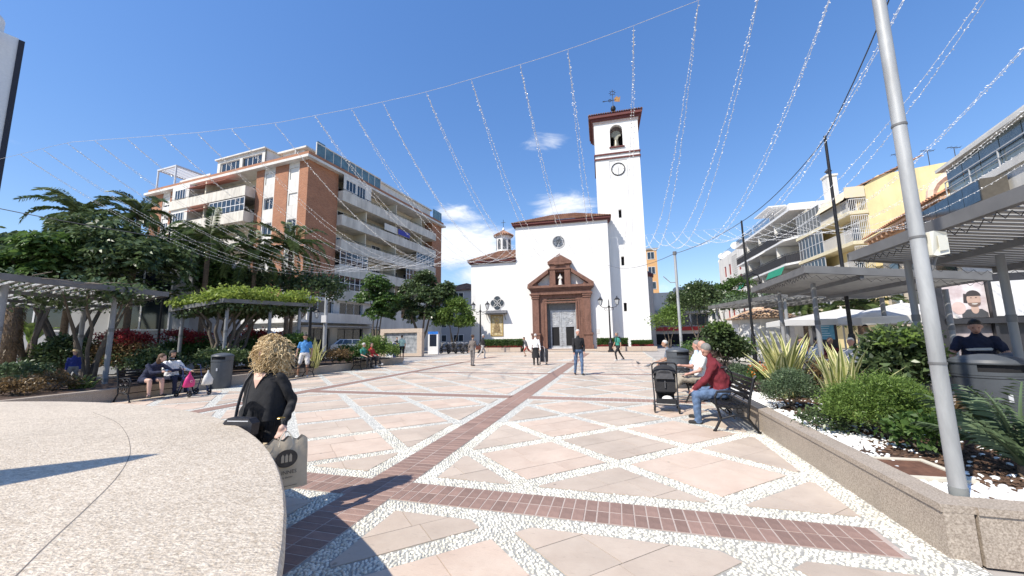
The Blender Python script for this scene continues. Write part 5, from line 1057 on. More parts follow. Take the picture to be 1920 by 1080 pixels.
def dark_pole(label, px, py, h, lamp=0, r=.06):
    b = G(px, py); t = pole(label, b, h, r, r * .62, m_iron, (), 12); k = MB(); k.lathe([(r * 1.5, 0), (r * 1.5, 1.4), (r * 1.2, 1.5)], n=12); k.build('sleeve', m_iron, t, smooth='auto')
    if lamp:
        a = MB(); a.path([(0, 0, lamp + 1.05), (.25, 0, lamp + 1.2), (.5, 0, lamp + 1.1), (.55, 0, lamp + .9)], .025, 6); a.build('arm', m_iron, t); lamp_head(t, .55, 0, lamp)
    return t
dark_pole('tall thin dark pole carrying cables in front of the yellow building', 1609, 722, 7.8)
dark_pole('tall dark pole with a hanging lantern left of the louvred pergola', 1418, 692, 6.65, 3.0); dark_pole('slim dark pole behind the variegated plants', 1473, 690, 2.95, 0, .05)
dark_pole('tall thin dark pole beside the left pergolas', 290, 700, 8.5); dark_pole('thick dark post with a lantern beyond the vine pergola', 578, 672, 4.6, 3.4, .16)
p_ = pole('plain grey pole right of the church', G(1281, 690), 5.35, .07, .06, m_gsp); a = MB(); a.path([(0, 0, 4.0), (-.3, 0, 4.0), (-.62, 0, 4.3)], .02, 6); a.build('arm', m_gsp, p_); a = MB(); a.lathe([(.09, 5.35), (.09, 5.5)], n=10); a.build('cap', m_pf, p_)
p_ = pole('grey metal pole with a camera arm before the apartment block', G(607, 672), 6.6, .16, .13, m_gsp); a = MB(); a.path([(0, 0, 5.0), (.5, 0, 5.1), (1.0, -.1, 5.6)], .12, 8); a.build('camera_arm', M('white_paint'), p_); a = MB(); a.box(-.2, .2, -.35, -.15, 3.0, 3.6); a.build('control_box', M('white_paint'), p_)
# lantern on short post by the totem, black power cable along the right
cbl = MB()
tops = [b0 + Vector((.25, -3.0, 9.0)), G(1609, 722) + Vector((0, 0, 7.7)), G(1418, 692) + Vector((0, 0, 6.6)), G(1281, 690) + Vector((0, 0, 5.4)), CP(5.2, -.02, 9.3)]
pts = []
for a, b in zip(tops[:-1], tops[1:]): pts += [a.lerp(b, k / 12) - Vector((0, 0, 1.1 * (k / 12) * (1 - k / 12) * min(2, (b - a).length / 6))) for k in range(12)]
cbl.path(pts + [tops[-1]], .014, 5); tag(cbl.build('power_cable', m_rail), 'black power cable slung from pole to pole on the right', 'cable')
cbl = MB(); s0, s1 = P(-20, 3, 6.4), P(-13.5, 9.5, 5.0); cbl.path([s0.lerp(s1, k / 12) - Vector((0, 0, 1.0 * (k / 12) * (1 - k / 12))) for k in range(13)], .012, 4); tag(cbl.build('power_cable', m_rail), 'black cable slung from the left building to the palms', 'cable')
# ---- benches
def bench():
    t = thing('bench', '', 'bench'); L_ = 1.62
    for k in range(6):
        mb = MB(); x = -.22 + k * .075; mb.box(x, x + .055, -L_ / 2, L_ / 2, .41 - .012 * math.sin(k * .6), .435 - .012 * math.sin(k * .6)); mb.build('seat_slat', m_iron, t)
    for k in range(5):
        mb = MB(); z = .50 + k * .072; x = .235 + k * .026; mb.box(x, x + .02, -L_ / 2 + .04, L_ / 2 - .04, z, z + .052); mb.build('back_slat', m_iron, t)
    for s in (-1, 1):
        y = s * (L_ / 2 - .02); mb = MB()
        mb.path([(-.3, y, .01), (-.27, y, .06), (-.2, y, .2), (-.23, y, .36), (-.25, y, .41), (-.26, y, .55), (-.22, y, .63), (0, y, .64), (.16, y, .62), (.22, y, .56)], .021, 6); mb.path([(.34, y, .01), (.3, y, .06), (.2, y, .22), (.22, y, .38), (.24, y, .5), (.33, y, .85), (.37, y, .89)], .021, 6); mb.path([(-.25, y, .40), (0, y, .385), (.22, y, .40)], .02, 6); mb.path([(-.2, y, .2), (0, y, .26), (.2, y, .22)], .016, 6)
        for cx, cz, r in ((-.1, .52, .075), (.08, .52, .085), (-.08, .325, .045), (.09, .33, .045)): mb.path([(cx + r * math.cos(q), y, cz + r * math.sin(q)) for q in np.linspace(0, 5.6, 9)], .012, 5)
        mb.tube((-.3, y, 0.0), (-.3, y, .02), .03, .03, 8); mb.tube((.34, y, 0.0), (.34, y, .02), .03, .03, 8); mb.build('end_frame', m_iron, t)
    mb = MB(); mb.tube((0, -L_ / 2, .22), (0, L_ / 2, .22), .012, n=6); mb.build('tie_rod', m_iron, t)
    return t
BN = bench(); BG = 'black cast iron benches along the planters'
BN.location = P(1.78, 7.75); BN.rotation_euler = (0, 0, PR); tag(BN, 'black iron bench carrying the man in maroon', group=BG)
copy_tree(BN, P(1.78, 10.4), PR, 'black iron bench carrying two men in pale shirts', BG); copy_tree(BN, P(1.78, 13.6), PR, 'black iron bench beside the far grey bin at the right', BG)
for v, lb in ((7.85, 'black iron bench behind the wheeled walker at the left planter'), (12.6, 'black iron bench behind the man in a blue shirt'), (17.3, 'black iron bench where two people in green and red sit')): copy_tree(BN, P(-12.93, v), PR + math.pi, lb, BG)
# ---- bins
m_bin = M('slate_plastic', (.072, .08, .09), .5, .12, 5, bump=.03, bscale=70)
def bin_(label, loc, rz, r=.31, h=1.18, sy=1.):
    t = thing('litter_bin', label, 'litter bin', loc, rz); mb = MB(); mb.lathe([(r * .93, 0), (r * .94, .03), (r * .96, .05), (r, h * .74), (r * 1.03, h * .75), (r * 1.03, h * .77)], n=28, sy=sy); mb.build('body', m_bin, t, smooth='auto')
    hd = MB(); n = 28; z0, z1 = h * .775, h * .9; f = []; v = []
    for k in range(n):
        a = 2 * math.pi * k / n; x, y = r * 1.03 * math.cos(a), r * 1.03 * sy * math.sin(a); v += [(x, y, z0), (x, y, z0 + .05), (x, y, z1)]
    for k in range(n):
        q = (k + 1) % n; a = (k + .5) / n * 360; f.append((k * 3, q * 3, q * 3 + 1, k * 3 + 1))
        if not (232 < a < 308): f.append((k * 3 + 1, q * 3 + 1, q * 3 + 2, k * 3 + 2))
    hd.add(v, f); hd.lathe([(r * 1.06, z1), (r * 1.07, z1 + .02), (r * 1.0, z1 + .06), (r * .7, z1 + .1), (r * .2, z1 + .13), (.01, z1 + .132)], n=n, sy=sy); hd.build('hood', m_bin, t, smooth='auto')
    ln = MB(); ln.lathe([(r * .95, z0 - .02), (r * .95, z1 - .002)], n=n, sy=sy); ln.build('inner_liner', m_dk, t); lk = MB(); lk.box(-.02, .02, -r * 1.03 * sy, -r * .9 * sy, h * .5, h * .58); lk.build('lock', M('silver_alu', (.55, .56, .58), .5), t); return t
bin_('tall round grey litter bin in front of the left planter', G(413, 727), RD(12)); bin_('grey litter bin with a domed lid behind the right planter palm', P(5.12, 7.05), RD(-28), .36, 1.22); bin_('grey litter bin at the right edge behind the post', P(6.15, 7.75), RD(-30), .36, 1.22); bin_('grey litter bin behind the two men on the right bench', P(1.75, 12.25), RD(12), .31, 1.16)
# ---- parasols, kiosk, screens, adverts
def parasol(label, c, w_, z0, z1, rz):
    t = thing('parasol', label, 'parasol', c, rz, 'white terrace parasols'); mb = MB(); n = 8; v = [(0, 0, z1)]; 
    k_ = [(math.cos(a), math.sin(a)) for a in [i * math.pi / 4 for i in range(8)]]; sq = [(1, 0), (1, 1), (0, 1), (-1, 1), (-1, 0), (-1, -1), (0, -1), (1, -1)]
    v += [(x * w_ / 2, y * w_ / 2, z0 + (.06 if i % 2 == 0 else 0)) for i, (x, y) in enumerate(sq)] + [(x * w_ / 2 * 1.005, y * w_ / 2 * 1.005, z0 - (.16 if i % 2 == 0 else .2)) for i, (x, y) in enumerate(sq)]
    f = [(0, 1 + i, 1 + (i + 1) % 8) for i in range(8)] + [(1 + i, 9 + i, 9 + (i + 1) % 8, 1 + (i + 1) % 8) for i in range(8)]; mb.add(v, f); mb.build('canopy', leafmat('white_canvas', (.78, .77, .73), (.84, .83, .80), .3, .8), t)
    p = MB(); p.tube((0, 0, 0), (0, 0, z1 + .08), .03); p.lathe([(.35, 0), (.35, .06), (.06, .1)], n=12); p.build('pole', M('white_paint'), t); rb = MB()
    for x, y in sq: rb.tube((0, 0, z1 - .06), (x * w_ / 2 * .97, y * w_ / 2 * .97, z0 - .01), .012, n=4)
    rb.build('ribs', M('pale_wood', (.5, .42, .3), .7), t)
parasol('white square parasol left of the dark cable pole', at(1580, 605, 14).xy.to_3d(), 3.6, 1.98, 2.42, PR + .1); parasol('white square parasol behind the glossy shrub at the right', at(1695, 600, 12).xy.to_3d(), 3.6, 1.96, 2.46, PR - .1); parasol('small white parasol right of the big grey pole', at(1830, 600, 11).xy.to_3d(), 3.0, 1.95, 2.3, PR)
def kiosk():
    c = at(1432, 640, 21); t = thing('kiosk', 'small white octagonal kiosk with a tiled roof', 'kiosk', (c.x, c.y, 0), .2); mb = MB(); mb.lathe([(1.45, 0), (1.45, 2.3)], n=8); mb.build('wall', m_ww, t); r_ = MB(); v = [(0, 0, 3.0)] + [(1.75 * math.cos(k * math.pi / 4), 1.75 * math.sin(k * math.pi / 4), 2.3) for k in range(8)]
    for k in range(8): tile_roof(t, [v[1 + k], v[1 + (k + 1) % 8], v[0]], v[1 + k], v[1 + (k + 1) % 8], M('pale_terracotta', (.50, .30, .18), .85, .3, 2, col2=(.70, .52, .36)), 'roof_tiles', .16, .3, .065)
    for k in range(8):
        a = (k + .5) * math.pi / 4; n = Vector((math.cos(a), math.sin(a), 0)); f = Face(n * 1.345, Vector((-n.y, n.x, 0)), n); s = MB(); f.box(s, -.42, .42, 0, .03, .9, 2.05); s.build('shutter', M('silver_shutter', (.6, .6, .6), .5), t)
kiosk()
def screen(): 
    c = at(1548, 640, 13); t = thing('menu_screen', 'dark stand with a bright blue screen under the parasol', 'screen', (c.x, c.y, 0), RD(-20)); mb = MB(); mb.box(-.34, .34, -.05, .05, 0.1, 1.98); mb.box(-.4, .4, -.3, .3, 0, .1); mb.build('stand', m_rail, t); s = MB(); s.box(-.26, .26, -.056, -.052, 1.3, 1.86)
    m = M('blue_screen', (.05, .32, .55), .3, .15, 4, col2=(.2, .5, .7)); s.build('display', m, t); l_ = MB()
    for k in range(5): l_.box(-.2, -.2 + random.uniform(.15, .38), -.06, -.058, 1.42 + k * .08, 1.44 + k * .08)
    l_.build('text_lines', M('pale_blue_text', (.6, .8, .9), .4), t)
screen()
def adverts():
    c = at(1862, 640, 9.6); t = thing('advert_board', 'black shopfront frame with a large photo poster and a white poster', 'advert', (c.x, c.y, 0), RD(-30)); F = Face((0, 0, 0), (1, 0, 0), (0, -1, 0)); mb = MB(); F.box(mb, -.8, 2.4, -.2, -.12, 0, 3.0); F.box(mb, -.8, 2.4, -.12, .1, 1.72, 1.86); F.box(mb, .07, .13, -.12, .04, 0, 2.9); F.box(mb, -.9, -.78, -.12, .06, 0, 3.0); F.box(mb, .8, .9, -.12, .04, 0, 1.72); mb.build('frame', M('black_alu', (.03, .03, .035), .4), t)
    def pan(nm, a, b, z0, z1, mat, d=-.1): k = MB(); F.box(k, a, b, d - .02, d, z0, z1); return k.build(nm, mat, t)
    po = pan('photo_poster', -.74, .06, 1.88, 2.86, M('pink_grey_print', (.55, .42, .42), .5, .2, 2.2, col2=(.80, .76, .76)))
    def shp(nm, pts, mat, d): k = MB(); k.extr([F.p(a, d, b) for a, b in pts], F.n * .002); k.build(nm, mat, po)
    el_ = lambda x, z, rx, rz_, a0=0, a1=360: [(x + rx * math.cos(RD(a0 + (a1 - a0) * q / 20)), z + rz_ * math.sin(RD(a0 + (a1 - a0) * q / 20))) for q in range(21 if a1 - a0 < 360 else 20)]
    pr = lambda n_, c_=(.5, .5, .5): M(n_, c_, .5, .1, 6)
    shp('printed_shoulders', [(-.42, 1.885), (.05, 1.885), (.05, 2.0), (-.05, 2.1), (-.3, 2.1), (-.42, 2.02)], pr('printed_suit', (.07, .07, .075)), -.099)
    shp('printed_neck', el_(-.17, 2.1, .07, .12), pr('printed_skin', (.50, .35, .28)), -.096); shp('printed_face', el_(-.17, 2.36, .125, .19), pr('printed_skin'), -.094); shp('printed_hair', el_(-.17, 2.43, .14, .17, 5, 175), pr('printed_dark', (.05, .04, .04)), -.092)
    shp('printed_beard', el_(-.17, 2.27, .115, .11, 180, 360), pr('printed_beard', (.16, .11, .09)), -.09); shp('printed_smile', el_(-.165, 2.25, .055, .028, 180, 360), m_ww, -.088)
    for x in (-.215, -.125): shp('printed_eye', el_(x, 2.40, .018, .01), pr('printed_dark'), -.09)
    shp('printed_hand', el_(-.46, 2.14, .13, .17), pr('printed_pink', (.66, .50, .46)), -.097); shp('printed_phone', [(-.36, 2.28), (-.29, 2.26), (-.27, 2.5), (-.34, 2.52)], pr('printed_dark'), -.095)
    pan('lower_poster', -.74, .06, .3, 1.7, M('grey_suit_print', (.13, .13, .13), .5, .4, 1.6, col2=(.5, .42, .42))); wp = pan('white_poster', .14, 1.75, 1.9, 2.8, M('white_print', (.72, .72, .72), .4, .12, 2.6))
    k = MB(); k.extr([F.p(1.3 + .22 * math.cos(q * math.pi / 10), -.098, 2.55 + .05 * math.sin(q * math.pi / 10)) for q in range(20)], F.n * .003); k.build('printed_lips', M('printed_rose', (.62, .2, .28), .4), wp)
    pan('sale_board', -.42, .04, .6, 1.28, m_ww, -.04); text_part(t, 'sign_letters', 'DAS', .13, M('grey_letters', (.25, .25, .25), .6), F.p(-.3, -.035, 1.08)); pan('red_poster', .95, 1.75, .4, 1.6, M('mauve_print', (.42, .33, .33), .5)); text_part(t, 'sign_letters', 'ENDO\nUNDA', .2, M('red_letters', (.5, .12, .08), .5), F.p(1.0, -.09, 1.3)); text_part(t, 'sign_letters', '50', .34, M('red_letters'), F.p(1.05, -.09, .75)); return t
adverts()
# ---- far left corner of the plaza: info board, totem, cabinet, car, scooters
def infoboard():
    c = G(752, 668); t = thing('map_board', 'wide stone framed map board in front of the trees', 'board', c, PR + RD(4)); s = MB(); s.box(-2.0, 2.0, -.15, .35, 0, .25); s.box(-2.0, 2.0, -.12, .3, 2.05, 2.4); s.box(1.55, 2.0, -.15, .35, .25, 2.05); s.box(-2.0, -1.6, -.15, .35, .25, 2.05); s.build('stone_frame', M('beige_stone', (.52, .42, .33), .8, .08), t); p = MB(); p.box(-1.6, 1.55, .05, .15, .25, 2.05); p.build('map_panel', M('grey_map', (.22, .24, .26), .4, .4, 3, col2=(.45, .47, .48)), t)
infoboard()
def totem():
    c = G(813, 664); t = thing('information_totem', 'white totem with a blue header and black screen', 'totem', c, PR + RD(8)); s = MB(); s.box(-.5, .5, -.2, .2, 0, 2.15); s.build('body', M('white_paint'), t); b = MB(); b.box(-.5, .5, -.205, .2, 1.9, 2.152); b.build('header', M('bright_blue', (.02, .16, .55), .5), t); d = MB(); d.box(-.34, .34, -.212, -.2, .75, 1.88); d.build('screen', M('black_screen', (.02, .025, .04), .12), t); text_part(t, 'sign_letters', 'i', .2, M('white_paint'), (-.42, -.207, 1.95))
totem()
def cabinet():
    c = G(733, 672); t = thing('poster_cabinet', 'small white and blue cabinet at the end of the left planter', 'cabinet', c, PR + RD(5)); s = MB(); s.box(-.28, .3, -.3, .3, 0, 1.25); s.build('body', M('white_paint'), t); b = MB(); b.box(-.24, .26, -.306, -.3, .2, 1.2); b.build('poster', M('pale_blue_poster', (.35, .42, .6), .5, .2, 4, col2=(.7, .74, .82)), t); e = MB(); e.box(.3, .306, -.28, .28, .05, 1.2); e.build('side_panel', M('navy_panel', (.04, .06, .22), .5), t)
cabinet()
def car(label, loc, rz, paint):
    t = thing('parked_car', label, 'car', loc, rz); mb = MB(); pr = [(-2.1, .35), (-2.12, .75), (-1.95, .95), (-1.35, 1.02), (-.75, 1.52), (1.2, 1.58), (1.85, 1.05), (2.05, .95), (2.1, .4)]
    n = len(pr); v = []
    for y, ins in ((-.88, 0), (-.8, .02), (.8, .02), (.88, 0)): v += [(x, y * (.84 if z > 1.2 else 1), z) for x, z in pr]
    f = [(k * n + i, k * n + i + 1, (k + 1) * n + i + 1, (k + 1) * n + i) for k in range(3) for i in range(n - 1)] + [tuple(range(n)), tuple(range(4 * n - 1, 3 * n - 1, -1))]; mb.add(v, f); mb.build('body', paint, t)
    for s in (-1, 1):
        g = MB(); y = s * .80
        for q in ([(-1.15, 1.06), (-.68, 1.46), (-.05, 1.49), (-.05, 1.06)], [(.03, 1.06), (.03, 1.49), (.75, 1.5), (.95, 1.06)], [(1.03, 1.06), (.85, 1.49), (1.15, 1.5), (1.6, 1.08)]):
            g = MB(); g.extr([(x, s * (.885 if z < 1.2 else .752), z) for x, z in q], (0, s * .01, 0)); g.build('window', glass(), t)
        for x in (-1.3, 1.3):
            w_ = MB(); w_.lathe([(.2, -.1), (.33, -.1), (.34, 0), (.33, .1), (.2, .1)], n=16); o = w_.build('tyre', M('tyre_rubber', (.015, .015, .015), .8), t); o.rotation_euler = (RD(90), 0, 0); o.location = (x, s * .8, .34); h = MB(); h.lathe([(.05, -.105), (.2, -.105), (.2, .105), (.05, .105)], n=10); h.build('rim', M('silver_alu', (.55, .56, .58), .5), o)
        hl = MB(); hl.box(-2.13, -2.0, s * .55 - .15, s * .55 + .15, .68, .82); hl.build('headlight', M('lamp_glass', (.7, .7, .7), .1), t)
car('white car parked behind the left planter', G(705, 662) + Vector((-.6, 3, 0)), RD(200), M('white_car_paint', (.75, .76, .77), .25, .02, coat=.5)); car('second pale car parked farther left behind the planter', G(672, 664) + Vector((-1.6, 2, 0)), RD(205), M('silver_car_paint', (.45, .47, .5), .3, .02, metal=.4))
def scooter(label, loc, rz):
    t = thing('motor_scooter', label, 'scooter', loc, rz, 'scooters parked in the shade')
    for x in (-.62, .62):
        w_ = MB(); w_.path([(x + .24 * math.cos(q * math.pi / 8), 0, .27 + .24 * math.sin(q * math.pi / 8)) for q in range(16)], .05, 6, closed=True); w_.tube((x, -.05, .27), (x, .05, .27), .1, .1, 8); w_.build('wheel', M('tyre_rubber', (.015, .015, .015), .8), t)
    b = MB(); b.path([(-.55, 0, .3), (-.5, 0, .75), (-.42, 0, 1.0)], [.07, .11, .06], 8); b.path([(-.5, 0, .38), (0, 0, .3), (.25, 0, .42), (.75, 0, .62)], [.08, .12, .17, .08], 8); b.build('body', M('dark_paint', (.05, .05, .055), .3), t); s = MB(); s.path([(.0, 0, .74), (.3, 0, .77), (.7, 0, .84)], [.1, .14, .09], 8); s.build('seat', M('black_vinyl', (.02, .02, .02), .5), t); h = MB(); h.path([(-.3, -.32, 1.05), (-.42, -.1, 1.0), (-.42, .1, 1.0), (-.3, .32, 1.05)], .02, 6); h.build('handlebar', M('silver_alu', (.55, .56, .58), .5), t)
for k in range(4): scooter(['scooter beside the white totem', 'second scooter from the white totem', 'third scooter from the white totem', 'scooter nearest the church wall in the parked row'][k], G(832 + k * 13, 663) + Vector((0, .8, 0)), RD(60 + 6 * k))
# church kerbs, hedges
def kerb(label, x0, x1, y0, y1, h):
    t = thing('stone_kerb', label, 'kerb', CP((x0 + x1) / 2, y0), -CA); n_ = max(2, int((x1 - x0) / 1.1)); w_ = (x1 - x0) / n_
    for k in range(n_): mb = MB(); a = -(x1 - x0) / 2 + k * w_; mb.box(a + .012, a + w_ - .012, 0, .4, 0, h); mb.build('kerb_stone', M('beige_stone'), t)
kerb('low beige stone kerb before the chapel hedge', -9.6, -3.9, -4.8, -3, .42); kerb('low beige stone kerb before the tower hedge', 3.7, 9.2, -4.8, -3, .42)
st = MB(); st.box(-9.5, 8.9, -3.4, .0, -.04, .08); tag(st.build('church_step', M('beige_stone'), None, loc=CP(0, 0), rz=-CA), kind='structure')
# ---------------------------------------------------------------- plants
def unit(a): return a / np.maximum(np.linalg.norm(a, axis=1, keepdims=True), 1e-9)
def leafmesh(name, c, d, L_, W, mat, droop=.25, parent=None, fold=.0):
    n = len(c); rv = rng.normal(size=(n, 3)); s = unit(np.cross(d, rv)); L_ = np.broadcast_to(L_, n)[:, None] if np.ndim(L_) else np.full((n, 1), L_); W = np.broadcast_to(W, n)[:, None] if np.ndim(W) else np.full((n, 1), W)
    dn = np.array([[0, 0, -1.]]); mid = c + d * L_ * .45; tip = c + unit(d + dn * droop * 2) * L_ * .55 + d * L_ * .45
    V = np.stack([c, mid + s * W, tip, mid - s * W], 1).reshape(-1, 3); F_ = np.arange(n * 4).reshape(-1, 4)
    return tag(ob(name, bigmesh(name, V, F_, mat), parent), kind=None)
def clumps(blobs, k, per, sig, seed=0):
    r_ = np.random.default_rng(seed); C_, O_ = [], []
    for (cx, cy, cz, rx, ry, rz) in blobs:
        v = unit(r_.normal(size=(k, 3))); v[:, 2] = np.where(v[:, 2] < -.35, -v[:, 2] * .6, v[:, 2]); f = r_.uniform(.55, 1.0, (k, 1)) ** .6
        cc = np.array([cx, cy, cz]) + v * f * np.array([rx, ry, rz])
        q = np.repeat(cc, per, 0) + r_.normal(size=(k * per, 3)) * sig * np.array([1, 1, .7]); C_.append(q); O_.append(np.repeat(v, per, 0))
    return np.vstack(C_), np.vstack(O_)
def crown(parent, blobs, mat, k=40, per=45, sig=.22, L_=.14, W=.04, up=.45, out=.6, droop=.25, seed=0, name='crown'):
    c, o = clumps(blobs, k, per, sig, seed); r_ = np.random.default_rng(seed + 1); d = unit(o * out + r_.normal(size=c.shape) * .75 + np.array([0, 0, up])); l_ = L_ * r_.uniform(.65, 1.25, len(c)); return leafmesh(name, c, d, l_, W * r_.uniform(.7, 1.2, len(c)), mat, droop, parent)
def whorls(parent, blobs, mat, k=60, leaflets=9, L_=.24, W=.05, seed=0, name='crown', tilt=.25):
    c, o = clumps(blobs, k, 1, .1, seed); r_ = np.random.default_rng(seed + 2); P_, D_ = [], []
    for ci, oi in zip(c, o):
        ax = oi * .6 + np.array([0, 0, .9]) + r_.normal(size=3) * .25; ax /= np.linalg.norm(ax); e = np.cross(ax, [1, .2, .1]); e /= np.linalg.norm(e); f = np.cross(ax, e)
        for w_ in range(4):                                # several whorls at each branch end
            b = ci + r_.normal(size=3) * .16
            for j in range(leaflets):
                a = 2 * math.pi * (j + r_.uniform(-.2, .2)) / leaflets; P_.append(b); D_.append(e * math.cos(a) + f * math.sin(a) + ax * tilt * r_.uniform(.2, 1.4))
    d = unit(np.array(D_)); return leafmesh(name, np.array(P_) + d * .05, d, L_ * r_.uniform(.7, 1.2, len(d)), W, mat, .35, parent)
LM = {'dark': leafmat('dark_glossy_leaf', (.026, .048, .018), (.17, .235, .10), .34, .33), 'mid': leafmat('mid_green_leaf', (0.032, 0.072, 0.017), (0.138, 0.232, 0.058), .35), 'bright': leafmat('bright_green_leaf', (.075, .135, .028), (.25, .36, .085), .4), 'lime': leafmat('lime_vine_leaf', (.14, .21, .03), (.44, .53, .12), .45), 'red': leafmat('red_young_leaf', (0.145, 0.017, 0.017), (0.464, 0.058, 0.065), .3), 'grey': leafmat('grey_green_leaf', (0.051, 0.080, 0.043), (0.174, 0.246, 0.123), .25), 'palm': leafmat('palm_leaf', (.045, .08, .025), (.19, .25, .085), .3), 'dry': leafmat('dry_brown_leaf', (0.174, 0.123, 0.072), (0.406, 0.290, 0.174), .2), 'brownred': leafmat('bronze_leaf', (0.102, 0.072, 0.036), (0.290, 0.189, 0.087), .3), 'purple': leafmat('purple_grass', (0.203, 0.131, 0.116), (0.478, 0.362, 0.290), .3), 'orange': leafmat('orange_flower', (0.580, 0.145, 0.029), (0.870, 0.290, 0.058), .3), 'variegated': leafmat('variegated_grass', (0.232, 0.319, 0.072), (0.725, 0.754, 0.290), .3)}
m_bark = M('grey_brown_bark', (.13, .105, .08), .9, .3, 6, bump=.7, bscale=25, stretch=(1, 1, .3)); m_pbark = M('palm_bark', (.17, .12, .08), .95, .35, 9, bump=.9, bscale=20, stretch=(1, 1, 2.5))
def trunk(parent, paths, mat=None, name='trunk'):
    mb = MB()
    for pts, r0, r1 in paths:
        n = len(pts); mb.path(pts, [r0 + (r1 - r0) * i / (n - 1) for i in range(n)], 8)
    return mb.build(name, mat or m_bark, parent, smooth=True)
def branchy(h, spread, n, seed, r=.12, z0=0., lean=0.):
    r_ = random.Random(seed); out = []
    for k in range(n):
        a = 6.28 * k / n + r_.uniform(-.4, .4); b = [(r_.uniform(-.15, .15), r_.uniform(-.15, .15), z0)]; x = y = 0
        for j in range(1, 6): f = j / 5; x = spread * f ** 1.3 * math.cos(a) + r_.uniform(-.12, .12) * h * .2 + lean * f; y = spread * f ** 1.3 * math.sin(a) + r_.uniform(-.1, .1) * h * .2; b.append((x, y, z0 + (h - z0) * f))
        out.append((b, r, r * .3))
    return out
def tree(label, loc, blobs, mat, h=3., spread=1.2, nt=3, seed=0, style='leaf', name='tree', r=.12, **kw):
    t = thing(name, label, 'tree', loc); trunk(t, branchy(h, spread, nt, seed, r))
    (whorls if style == 'whorl' else crown)(t, blobs, LM[mat], seed=seed, **kw); return t
def dec(p): return Vector((p.x, p.y, 0))
# --- left trees
q = dec(at(150, 480, 16.5)); tree('large umbrella tree with whorled leaves behind the left pergola', q, [(-1.6, 0, 5.2, 1.7, 1.5, 1.3), (.4, .3, 6.3, 1.6, 1.6, 1.3), (1.6, 0, 5.4, 1.9, 1.6, 1.5), (0, -.4, 4.4, 2.6, 1.4, 1.0), (3.2, .3, 5.0, 1.5, 1.3, 1.3), (-2.6, 0, 5.9, .8, .8, .6), (-2.4, -.3, 4.3, 1.1, 1, .8)], 'dark', 5.2, 2.2, 4, 3, 'whorl', k=85, leaflets=9, L_=.3, W=.055, name='umbrella_tree')
q = dec(at(75, 490, 15)); tree('pale leaved umbrella tree at the left edge of the greenery', q, [(-.2, 0, 4.5, 1.1, 1.0, .9), (.5, 0, 5.4, .8, .8, .6), (-.6, 0, 3.7, .8, .8, .6)], 'mid', 4.6, .8, 3, 5, 'whorl', k=42, L_=.34, W=.07, name='umbrella_tree')
q = dec(at(355, 480, 21)); tree('leafy tree between the two left pergolas', q, [(0, 0, 6.6, 1.7, 1.5, 1.4), (-1.8, 0, 5.4, 1.6, 1.3, 1.2), (1.3, 0, 5.2, 1.5, 1.3, 1.2), (0, -.4, 4.3, 2.4, 1.4, 1.0)], 'mid', 5.8, 1.6, 3, 9, 'whorl', k=70, L_=.3, W=.055, name='umbrella_tree')
q = dec(at(415, 560, 22)); tree('dark shrubby tree behind the vine pergola', q, [(-2.2, 0, 4.4, 1.8, 1.2, 1.0), (.5, 0, 4.9, 1.8, 1.3, 1.1), (2.8, .3, 4.8, 1.7, 1.2, 1.0), (5.2, .8, 4.6, 1.6, 1.2, 1.1)], 'dark', 4.2, 2.6, 4, 12, k=60, per=40, sig=.26, L_=.2, W=.07, name='shrubby_tree')
def palm(label, loc, h, nf, fl, seed, mat='palm', droop=1., r=.14, lean=(0, 0), name='palm_tree', elev=(5, 80), leaf=.42, sparse=34, wl=.0085, dbl=2):
    t = thing(name, label, 'palm', loc); r_ = random.Random(seed); top = Vector((lean[0], lean[1], h)); pts = [(lean[0] * f * f, lean[1] * f * f, h * f) for f in np.linspace(0, 1, 8)]; trunk(t, [(pts, r, r * .75)], m_pbark)
    var = []
    for k in range(2):
        c, d = [], []; n = sparse; cur = []
        for i in range(n + 1):
            f = i / n; an = RD(28 - (75 + 25 * k) * droop * f ** 1.25); cur.append((cur[-1][0] + math.cos(an) * fl / n, 0, cur[-1][2] + math.sin(an) * fl / n) if cur else (0, 0, 0))
        cur = np.array(cur)
        for i in range(3, n + 1):
            f = i / n; ll = leaf * math.sin(math.pi * min(1, .12 + f * .9)) ** .7
            for s in (-1, 1):
                for e in range(dbl):
                    p_ = cur[i] * (1 - .5 * e) + cur[i - 1] * .5 * e; tg = cur[i] - cur[i - 1]; tg = tg / np.linalg.norm(tg); c.append(p_); d.append(np.array([tg[0] * .55, s * .9, .35 - .75 * f * r_.uniform(.6, 1.2)]) + np.array([r_.uniform(-.15, .15), 0, r_.uniform(-.2, .2)]))
        c, d = np.array(c), unit(np.array(d)); n2 = len(c); ln = leaf * (.55 + .45 * np.sin(np.linspace(.3, 3.0, n2)))[:, None]; sd = unit(np.cross(d, np.array([[0, 0, 1.]]))) * wl
        mid = c + d * ln * .55; tip = mid + unit(d + np.array([[0, 0, -.7]])) * ln * .45; V = np.stack([c - sd * .5, c + sd * .5, mid + sd, tip, mid - sd], 1).reshape(-1, 3); me = MB(); me.v = [tuple(v_) for v_ in V]; me.f = [tuple(range(5 * i, 5 * i + 5)) for i in range(n2)]; me.m = [0] * n2
        me.path([tuple(x_) for x_ in cur], [.022 * (1 - .75 * i / n) for i in range(n + 1)], 5); var.append(me.mesh('frond', LM[mat]))
    for k in range(nf):
        o = ob('frond', var[k % 2], t, loc=top); el = RD(elev[0] + (elev[1] - elev[0]) * (k / nf)); o.rotation_mode = 'XYZ'; o.rotation_euler = (0, -(el - RD(28)), k * 2.399 + r_.uniform(-.3, .3)); s = r_.uniform(.85, 1.1); o.scale = (s, s, s)
    return t
